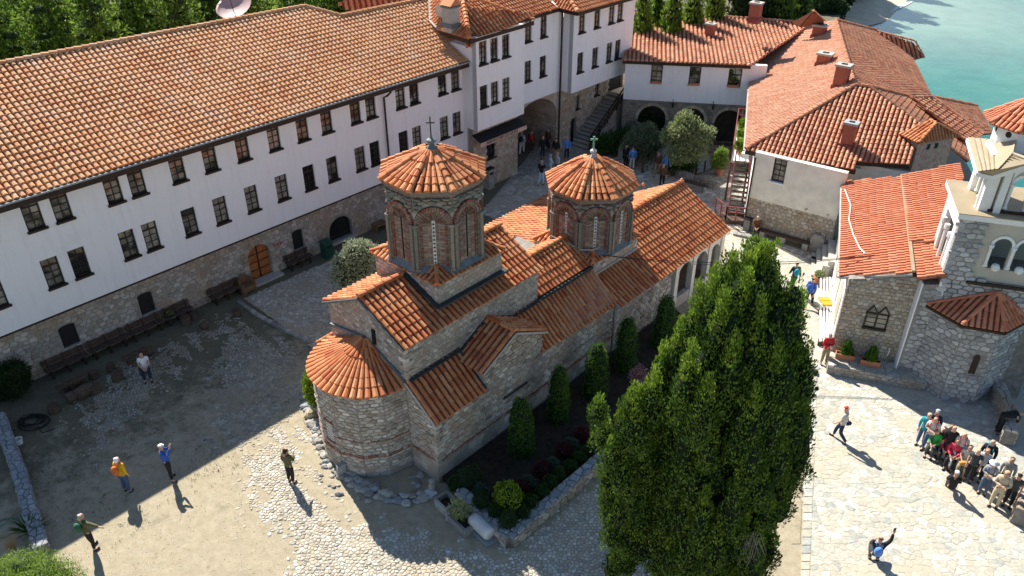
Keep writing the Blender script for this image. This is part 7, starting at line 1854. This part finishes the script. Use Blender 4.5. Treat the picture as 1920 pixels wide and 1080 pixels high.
# hose coils and bucket
t = thing('cable_coil', 'tangled coil of dark cable on the ground by the low wall', 'cable', at(58, 790)); mb = MB()
for k in range(9):
    c = at(58+random.uniform(-8, 8), 790+random.uniform(-5, 5), .03+.02*k); r = random.uniform(.35, .65)
    mb.tube([c+A3(math.cos(a)*r, math.sin(a)*r*.7, math.sin(a*2+k)*.02) for a in np.linspace(0, 6.28, 18)], .018, 5, False)
mb.tube([at(70, 800, .02), at(80, 812, .02), at(90, 808, .02), at(102, 803, .02)], .018, 5); mb.build('cable', M['black'], t)
t = thing('garden_hose', 'green garden hose looped behind the low wall', 'hose', at(10, 985)); mb = MB(); c = at(8, 990, .03)
mb.tube([c+A3(math.cos(a)*.5, math.sin(a)*.45, 0) for a in np.linspace(-2, 3.6, 18)]+[at(40, 966, .1)], .015, 5); mb.build('hose', plain('green_hose', (.03, .16, .10), .5), t)
b = at(37, 832); t = thing('bucket', 'small white bucket beside the low stone wall', 'bucket', b); MB().lathe(b, [(.12, 0), (.15, .24), (.165, .25), (.13, .25), (.115, .02)], 12).build('pail', M['trim'], t); mb = MB(); mb.tube([b+A3(-.15, 0, .24), b+A3(0, -.14, .2), b+A3(.15, 0, .24)], .008, 5); mb.build('handle', M['iron'], t)
# ---- slatted bench with cushions, right
SBn = thing('slatted_bench', 'long pale slatted bench with an orange cushion beside the chapel wall', 'bench', at(1546, 570))
p0, p1 = at(1548, 520, .45), at(1548, 640, .45)
for j in range(4):
    o_ = A3(.16*j-.24, .0, 0); MB().bar(p0+o_, p1+o_, .09, .04).build('slat', M['trim'], SBn)
for q in (.05, .5, .95):
    c = p0+(p1-p0)*q; MB().box(c-Z*.45, A3(.3, 0, 0), A3(0, .04, 0), Z*.43).build('leg', M['bench_wood'], SBn)
c = p0+(p1-p0)*.42; t = thing('cushion', 'bright orange cushion lying on the pale slatted bench', 'cushion', c+Z*.03)
M['orange'] = plain('orange_cloth', (.75, .30, .03), .9, .1, 6)
for q in (-.19, .19): MB().box(c+Z*.03+A3(0, q*1.0, 0), A3(.27, 0, 0), A3(0, .17, 0), Z*.07).build('pad', M['orange'], t)
# stone bench and standing stone by the hipped house
t = thing('stone_bench', 'dark plank bench on stone blocks against the hipped house', 'bench', PH(2.4, 0, .4))
MB().box(PH(2.5, .40, .38), dH*1.55, nH*.2, Z*.07).build('plank', M['bench_wood'], t)
for a in (1.3, 2.5, 3.8): MB().box(PH(a, 0, .4), dH*.16, nH*.17, Z*.40).build('block', M['concrete'], t)
t = thing('standing_stone', 'upright rounded grey stone slab at the corner of the hipped house', 'stone', PH(4.35, 0, .4)); c = PH(4.35, 0, .4)
MB().prism([c-dH*.35, c+dH*.35, c+dH*.37+Z*.8, c+dH*.22+Z*1.02, c-dH*.2+Z*1.05, c-dH*.36+Z*.85], -nH*.16).build('slab', M['rock'], t)
t = thing('raised_kerb', 'curved low stone terrace in front of the hipped house', 'kerb', PH(2, 0, 1.2))
for i in range(22):
    f = i/22; p = at(1375+f*160, 440+f*52-18*math.sin(f*3.1)*.3); q = at(1375+(f+.042)*160, 440+(f+.042)*52-18*math.sin((f+.042)*3.1)*.3); MB().bar(p+Z*.04, q+Z*.04, .28, .2).build('kerb_stone', M['rock'], t)
t = thing('stone_steps', 'grey stone steps between the chapel and the hipped house', 'steps', at(1545, 495))
for i in range(4):
    a, b_ = at(1527+i*9, 478-i*1), at(1527+i*9, 520-i*1); MB().bar(a+Z*(.07+.12*i), b_+Z*(.07+.12*i), .36, .14+.12*i*2).build('step', M['concrete'], t)
# ---- restaurant garden walls and furniture
GWl = thing('garden_wall', 'low curved stone wall edging the garden below the olive trees', 'wall', at(1270, 335))
rough_wall(GWl, [at(1172, 305), at(1215, 318), at(1262, 326), at(1315, 345), at(1345, 352)], .35, .42, M['rubble'], limit=40)
t = thing('stone_oven', 'small pale domed stone niche at the end of the garden wall', 'niche', at(1171, 298)); b = at(1171, 298)
MB().prism([b+A3(-.45, 0, 0)]+[b+A3(-.45*math.cos(a), 0, .55+.55*math.sin(a)) for a in np.linspace(0, math.pi, 9)]+[b+A3(.45, 0, 0)], A3(0, .5, 0)).build('dome', M['rubble'], t)
MB().prism([b+A3(-.16, -.005, 0)]+[b+A3(-.16*math.cos(a), -.005, .45+.18*math.sin(a)) for a in np.linspace(0, math.pi, 7)]+[b+A3(.16, -.005, 0)], A3(0, -.02, 0)).build('opening', M['dark'], t)
t = thing('bench', 'plain dark wooden bench on the paved yard by the garden wall', 'bench', at(1300, 348)); a, b_ = at(1278, 337, .45), at(1325, 349, .45); MB().bar(a, b_, .38, .07).build('seat', M['bench_wood'], t)
for q in (.08, .92): MB().box(a+(b_-a)*q-Z*.45, A3(.08, 0, 0), A3(0, .15, 0), Z*.42).build('leg', M['concrete'], t)
t = thing('garden_rail', 'short dark wooden rail in the garden left of the potted shrub', 'fence', at(1318, 325)); mb = MB()
for h_ in (.35, .7): mb.bar(at(1304, 328, h_), at(1335, 318, h_), .05, .1)
mb.build('rail', M['dark_wood'], t)
for px, py in ((1304, 328), (1320, 323), (1335, 318)): MB().bar(at(px, py), at(px, py)+Z*.85, .09, .09).build('post', M['dark_wood'], t)
t = thing('arcade_railing', 'dark timber railing in front of the last arcade arch', 'fence', at(1355, 292)); mb = MB()
for h_ in (.15, .95): mb.bar(at(1328, 285, h_), at(1385, 290, h_), .06, .08)
mb.build('rail', M['redwood'], t)
for i in range(12): p = at(1328+i*5.1, 285+i*.45); MB().bar(p+Z*.2, p+Z*.92, .03, .03).build('baluster', M['redwood'], t)
# overhead cable
t = thing('overhead_cable', 'thin overhead cable crossing from the church roof to the chapel', 'cable', at(1400, 520, 3)); mb = MB()
ca, cb2 = W(25.2, -17.5, 4.7), at(1640, 478, 4.7)
for off in (0, .12):
    mb.tube([ca+(cb2-ca)*f-Z*(.9*4*f*(1-f)*.45+off*math.sin(f*3.14)) for f in np.linspace(0, 1, 14)], .014, 5)
mb.build('wire', M['iron'], t)
t = thing('roof_cable', 'pale cable looped round the small drum', 'cable', W(25, -18, 4.6)); mb = MB()
mb.tube([W(24.3, -19.6, 5.25), W(24.6, -18.6, 5.0), W(24.78, -18.2, 4.86), W(25.1, -17.85, 4.84), W(25.6, -17.7, 4.9)], .028, 6); mb.build('wire', M['zinc'], t)

print('TIMEMARK f_objs', round(time.time()-T0, 1))
# =================================================================== people
_mc = {}
def cloth(col, rough=.85):
    k = tuple(col)
    if k not in _mc: _mc[k] = plain('cloth', k, rough, .18, 9, bumps=.15)
    return _mc[k]
SKIN = [plain('skin', (.52, .32, .23), .6, .1, 12), plain('skin_tan', (.40, .23, .15), .6, .1, 12)]
C_ = dict(black=(.018, .018, .02), navy=(.02, .03, .07), jeans=(.07, .11, .20), white=(.78, .78, .77), grey=(.28, .28, .28), lightgrey=(.50, .50, .48), olive=(.10, .10, .05), khaki=(.30, .24, .15), red=(.55, .03, .035), pinkred=(.65, .05, .10), blue=(.03, .10, .42), lblue=(.10, .25, .62), teal=(.02, .27, .36), green=(.05, .42, .07), dgreen=(.04, .14, .09), yellow=(.70, .42, .02), brown=(.12, .06, .035), beige=(.50, .42, .30), sky=(.45, .62, .72), blond=(.55, .40, .20), hgrey=(.42, .40, .38), dark=(.03, .02, .015), ginger=(.36, .14, .05), orange=(.60, .16, .04), charcoal=(.05, .055, .06), skirt=(.04, .05, .09))
def person(lab, foot, face, kind, top, bot, hair='dark', head='hair', long_sleeve=True, pack=None, z=0., scale=1., skin=0, shoes='black', straps=None, group=None):
    "face: direction (world xy) the person faces; foot: pixel of the feet"
    p = at(foot[0], foot[1], z) if len(foot) == 2 else A3(*foot); t = thing('person', lab, 'person', p, group)
    a = math.atan2(-face[0], face[1]); R_ = Matrix.Rotation(a, 4, 'Z')@Matrix.Scale(scale, 4)
    def put(nm, what, mat, par=t):
        me = garment(kind, what); o = bpy.data.objects.new(nm, me); COL.objects.link(o); o.parent = par; ORG[o.name] = p
        if par is t: o.matrix_basis = R_
        if not me.materials: me.materials.append(None)
        o.material_slots[0].link = 'OBJECT'; o.material_slots[0].material = mat; return o
    bd = put('body', 'body', SKIN[skin]); put('jacket' if long_sleeve else 'shirt', 'top' if long_sleeve else 'tee', cloth(C_[top])); put('trousers', 'trousers', cloth(C_[bot]))
    put('shoe', 'shoel', cloth(C_[shoes])); put('shoe', 'shoer', cloth(C_[shoes]))
    if head in ('hair', 'longhair'): put('hair', head, cloth(C_[hair]))
    elif head in ('cap', 'hat'): put('hair', 'hair', cloth(C_['hgrey'])); put(head, head, cloth(C_[hair]))
    if pack:
        b = thing('backpack', pack[1], 'backpack', p); o = bpy.data.objects.new('bag', garment(kind, 'pack')); COL.objects.link(o); o.parent = b; o.matrix_basis = R_
        if not o.data.materials: o.data.materials.append(None)
        o.material_slots[0].link = 'OBJECT'; o.material_slots[0].material = cloth(C_[pack[0]])
        o2 = bpy.data.objects.new('strap', garment(kind, 'straps')); COL.objects.link(o2); o2.parent = b; o2.matrix_basis = R_
        if not o2.data.materials: o2.data.materials.append(None)
        o2.material_slots[0].link = 'OBJECT'; o2.material_slots[0].material = cloth(C_[straps or pack[0]])
    return t
SW_, NE_, S_, E_, W_, N_ = (-.7, -.7), (.7, .7), (0, -1), (1, 0), (-1, 0), (0, 1)
person('person in olive jacket and black trousers standing in the sun before the apse', (547, 905), (.5, .86), 'phone', 'olive', 'black', 'dark', 'longhair')
person('person in yellow jacket, white head scarf and blue jeans in the shaded yard', (240, 922), (.35, .93), 'stand', 'yellow', 'jeans', 'white', 'longhair', pack=('orange', 'rust red backpack worn over the yellow jacket'))
person('person in blue jacket photographing with raised arms at the shadow edge', (322, 897), (.9, .35), 'photo', 'blue', 'black', 'white', 'cap')
person('person in olive shirt pointing right at the edge of the building shadow', (176, 1030), (.55, .83), 'point', 'olive', 'black', 'hgrey', 'hair', pack=('dgreen', 'dark green backpack of the pointing man'))
person('person in white T-shirt seated on a log in the shaded yard', (277, 706), (.45, -.9), 'sit', 'white', 'navy', 'dark', 'hair', False)
t = thing('log_stump', 'upright log under the seated man in the white T-shirt', 'log', at(270, 700)); MB().lathe(at(271, 700), [(.2, 0), (.18, .4)], 10).build('bark', M['bark'], t)
person('person in white shirt and red cap walking across the sunlit terrace', (1572, 826), (-.6, .5), 'walk', 'lightgrey', 'navy', 'red', 'cap', False)
b_ = at(1572, 826); t = thing('shoulder_bag', 'dark shoulder bag of the walker in the red cap', 'bag', b_+A3(.25, 0, .75)); mb = MB(); blob_mesh(mb, b_+A3(.24, .05, .85), np.array([.13, .07, .11]), 1); mb.build('bag', cloth(C_['navy']), t, True)
person('person crouching on the terrace with a phone raised overhead', (1637, 1052), (.3, .95), 'crouch', 'black', 'charcoal', 'brown', 'hair', pack=('lblue', 'bright blue backpack of the crouching photographer'))
b_ = at(1637, 1052); t = thing('phone', 'black phone held up by the crouching photographer', 'phone', b_+A3(.25, .3, 1.4)); MB().box(b_+A3(.41, .10, 1.34), A3(.045, .01, 0), A3(0, .006, 0), Z*.15).build('handset', M['black'], t)
person('person in red jacket and khaki trousers beside the plant troughs', (1543, 683), (.1, -1), 'fold', 'red', 'khaki', 'hgrey', 'hair')
person('person in bright blue jacket walking past the slatted bench', (1513, 576), (.7, .7), 'walk', 'blue', 'black', 'dark', 'hair', pack=('blue', 'bright blue rucksack of the walker by the slatted bench'))
person('person in green trousers walking uphill from the cypress', (1484, 546), (.1, 1), 'walk', 'black', 'dgreen', 'dark', 'hair', pack=('teal', 'teal backpack of the walker in green trousers'))
person('person in chequered shirt seated on the bench by the hipped house', tuple(PH(.95, 0, .52)), (-.3, -.95), 'sit', 'brown', 'black', 'hgrey', 'hair')
yard = [((978, 290), (.2, 1), 'walk', 'lightgrey', 'white', 'blond', 'white clad person walking into the passage', 'navy'), ((996, 287), (.1, 1), 'stand', 'brown', 'brown', 'dark', 'person with a red rucksack deep in the passage', 'red'),
        ((1017, 298), (.3, -1), 'stand', 'black', 'navy', 'dark', 'person in black top and navy trousers left of the group at the passage', None), ((1027, 283), (-.6, -.6), 'stand', 'brown', 'navy', 'dark', 'person in brown top at the back of the passage group', None),
        ((1042, 302), (.2, 1), 'stand', 'black', 'khaki', 'dark', 'person in big black coat and khaki trousers at the passage', 'black'), ((1015, 347), (.1, -1), 'photo', 'black', 'sky', 'hgrey', 'person in black top and pale jeans in the yard between the domes', None),
        ((1031, 334), (.7, .2), 'fold', 'sky', 'lightgrey', 'hgrey', 'person in pale blue shirt in the yard between the domes', None), ((1044, 330), (-.7, -.3), 'stand', 'lightgrey', 'jeans', 'blond', 'fair haired person in white top beside the small dome', None),
        ((1062, 300), (.1, -1), 'stand', 'lblue', 'black', 'blond', 'person in violet blue shirt behind the small dome', None), ((1062, 268), (.5, -.5), 'stand', 'black', 'black', 'dark', 'person in black beside the stone pier', None),
        ((1184, 319), (.1, 1), 'stand', 'lblue', 'lightgrey', 'dark', 'person in light blue shirt by the garden niche', None), ((1172, 314), (.5, .5), 'stand', 'black', 'black', 'dark', 'person in dark clothes next to the garden niche', None),
        ((1240, 352), (-.2, -1), 'walk', 'brown', 'black', 'dark', 'person in dark red top walking towards the domes', None), ((1246, 332), (.1, -1), 'walk', 'lblue', 'jeans', 'dark', 'person in bright blue jacket walking below the olive tree', None), ((1231, 330), (-.4, -1), 'walk', 'brown', 'khaki', 'brown', 'person in brown walking beside the bright blue jacket', None)]
for foot, fc, kd, tp, bt, hr, lab, pk in yard:
    person(lab, foot, fc, kd, tp, bt, hr, 'hair', kd != 'x', pack=(pk, lab.replace('person', 'rucksack of the person')) if pk else None, group='visitors in the upper yard')
# tour group on the terrace; pixel of the head decides the place
def from_head(px, py, h): p = at(px, py, h); return (p[0], p[1], 0.)
grp = [((1744, 777), 1.6, 'stand', 'teal', 'jeans', 'blond', 'hair', 'person in teal jacket and jeans, leftmost of the tour group', None), ((1759, 772), 1.65, 'stand', 'navy', 'navy', 'hgrey', 'cap', 'person in navy with a pale cap behind the teal jacket', None),
       ((1755, 787), 1.5, 'fold', 'lightgrey', 'jeans', 'brown', 'hair', 'person in grey top with red rucksack straps', 'red'), ((1757, 806), 1.25, 'sit', 'green', 'charcoal', 'hgrey', 'hair', 'person in bright green jacket seated in the front row', None),
       ((1769, 803), 1.4, 'sit', 'charcoal', 'grey', 'hgrey', 'longhair', 'grey haired person behind the green jacket', None), ((1781, 803), 1.5, 'sit', 'black', 'black', 'brown', 'hair', 'person in black with brown hair behind the red jacket', None), ((1791, 802), 1.65, 'stand', 'black', 'navy', 'beige', 'hair', 'bald person in a black vest in the back row', None),
       ((1781, 817), 1.25, 'sit', 'red', 'black', 'ginger', 'longhair', 'ginger haired person in bright red jacket seated in front', None), ((1794, 828), 1.3, 'sit', 'pinkred', 'black', 'dark', 'hair', 'person in crimson jacket squeezed beside the red jacket', None), ((1811, 813), 1.65, 'stand', 'lightgrey', 'khaki', 'beige', 'hair', 'bald person in pale shirt with red straps', 'pinkred'),
       ((1804, 829), 1.4, 'sit', 'sky', 'white', 'ginger', 'hair', 'person in light blue scarf and white top in the middle', None), ((1817, 840), 1.25, 'sit', 'lightgrey', 'khaki', 'lightgrey', 'hair', 'white haired person with a mustard bag on the lap', None), ((1837, 843), 1.62, 'stand', 'charcoal', 'black', 'beige', 'hair', 'bald person in charcoal T-shirt standing at the front right', None),
       ((1854, 842), 1.6, 'stand', 'lightgrey', 'black', 'ginger', 'hair', 'person with curly ginger hair behind the charcoal T-shirt', None), ((1862, 830), 1.6, 'stand', 'black', 'black', 'beige', 'hair', 'bald person in black with teal straps near the parapet', 'teal'), ((1866, 866), 1.6, 'fold', 'grey', 'jeans', 'white', 'hat', 'person in grey plaid shirt, jeans and white sun hat', 'blue'),
       ((1888, 890), 1.62, 'fold', 'beige', 'beige', 'blond', 'hair', 'person all in beige near the parapet end', None), ((1914, 889), 1.6, 'stand', 'charcoal', 'black', 'dark', 'cap', 'person in dark jacket at the far right edge', None), ((1900, 860), 1.5, 'stand', 'grey', 'black', 'dark', 'hair', 'person in grey half hidden behind the beige one', None), ((1792, 880), .95, 'crouch2', 'black', 'black', 'white', 'cap', 'person in black and a cream cap crouching in front of the group', None)]
for (hx, hy), hh, kd, tp, bt, hr, hd, lab, pk in grp:
    kd2 = 'sit' if kd == 'crouch2' else kd; hm = {'sit': 1.27}.get(kd2, 1.66)
    f = from_head(hx, hy, 1.60 if kd2 != 'sit' else 1.22)
    if kd2 == 'sit' and kd != 'crouch2': f = (f[0]+.1, f[1]+.05, 0)
    if kd == 'crouch2': f = (*at(hx, hy+14, .9)[:2], -.12)
    bald = (hr == 'beige'); p_ = person(lab, f, (-.62, -.78) if kd != 'crouch2' else (.5, .86), kd2, tp, bt, hr if not bald else 'hgrey', hd if not bald else 'none', long_sleeve=tp not in ('charcoal', 'lightgrey'), pack=(pk, 'rucksack of the '+lab) if pk else None, group='tour group posing on the terrace', skin=random.choice((0, 0, 1)), scale=random.uniform(.92, 1.03))
c = at(1765, 850, 0); d_ = nrm(at(1822, 888)-at(1752, 842)); t = thing('stone_ledge', 'low stone ledge under the front row of the tour group', 'bench', at(1785, 862)); MB().bar(at(1752, 838, .2), at(1822, 884, .2), .32, .36).build('block', M['concrete'], t)
b_ = A3(*from_head(1817, 840, 1.22)); t = thing('handbag', 'mustard yellow handbag on the lap of the white haired person', 'bag', b_+Z*.7); mb = MB(); blob_mesh(mb, b_+A3(-.20, -.28, .72), np.array([.17, .10, .10]), 1); mb.build('bag', plain('mustard', (.50, .27, .05), .7), t, True)
person('person in black leaning forward over the parapet with a teal strap', (1868, 812), (.95, -.2), 'bend', 'black', 'black', 'dark', 'hair', z=.0)

print('TIMEMARK g_people', round(time.time()-T0, 1))
print('SCRIPT TIME', time.time()-T0, 'objects', len(bpy.data.objects), 'tris', sum(sum(max(1, len(p.vertices)-2) for p in m.polygons) if len(m.polygons) < 3000 else len(m.polygons)*2 for m in bpy.data.meshes))
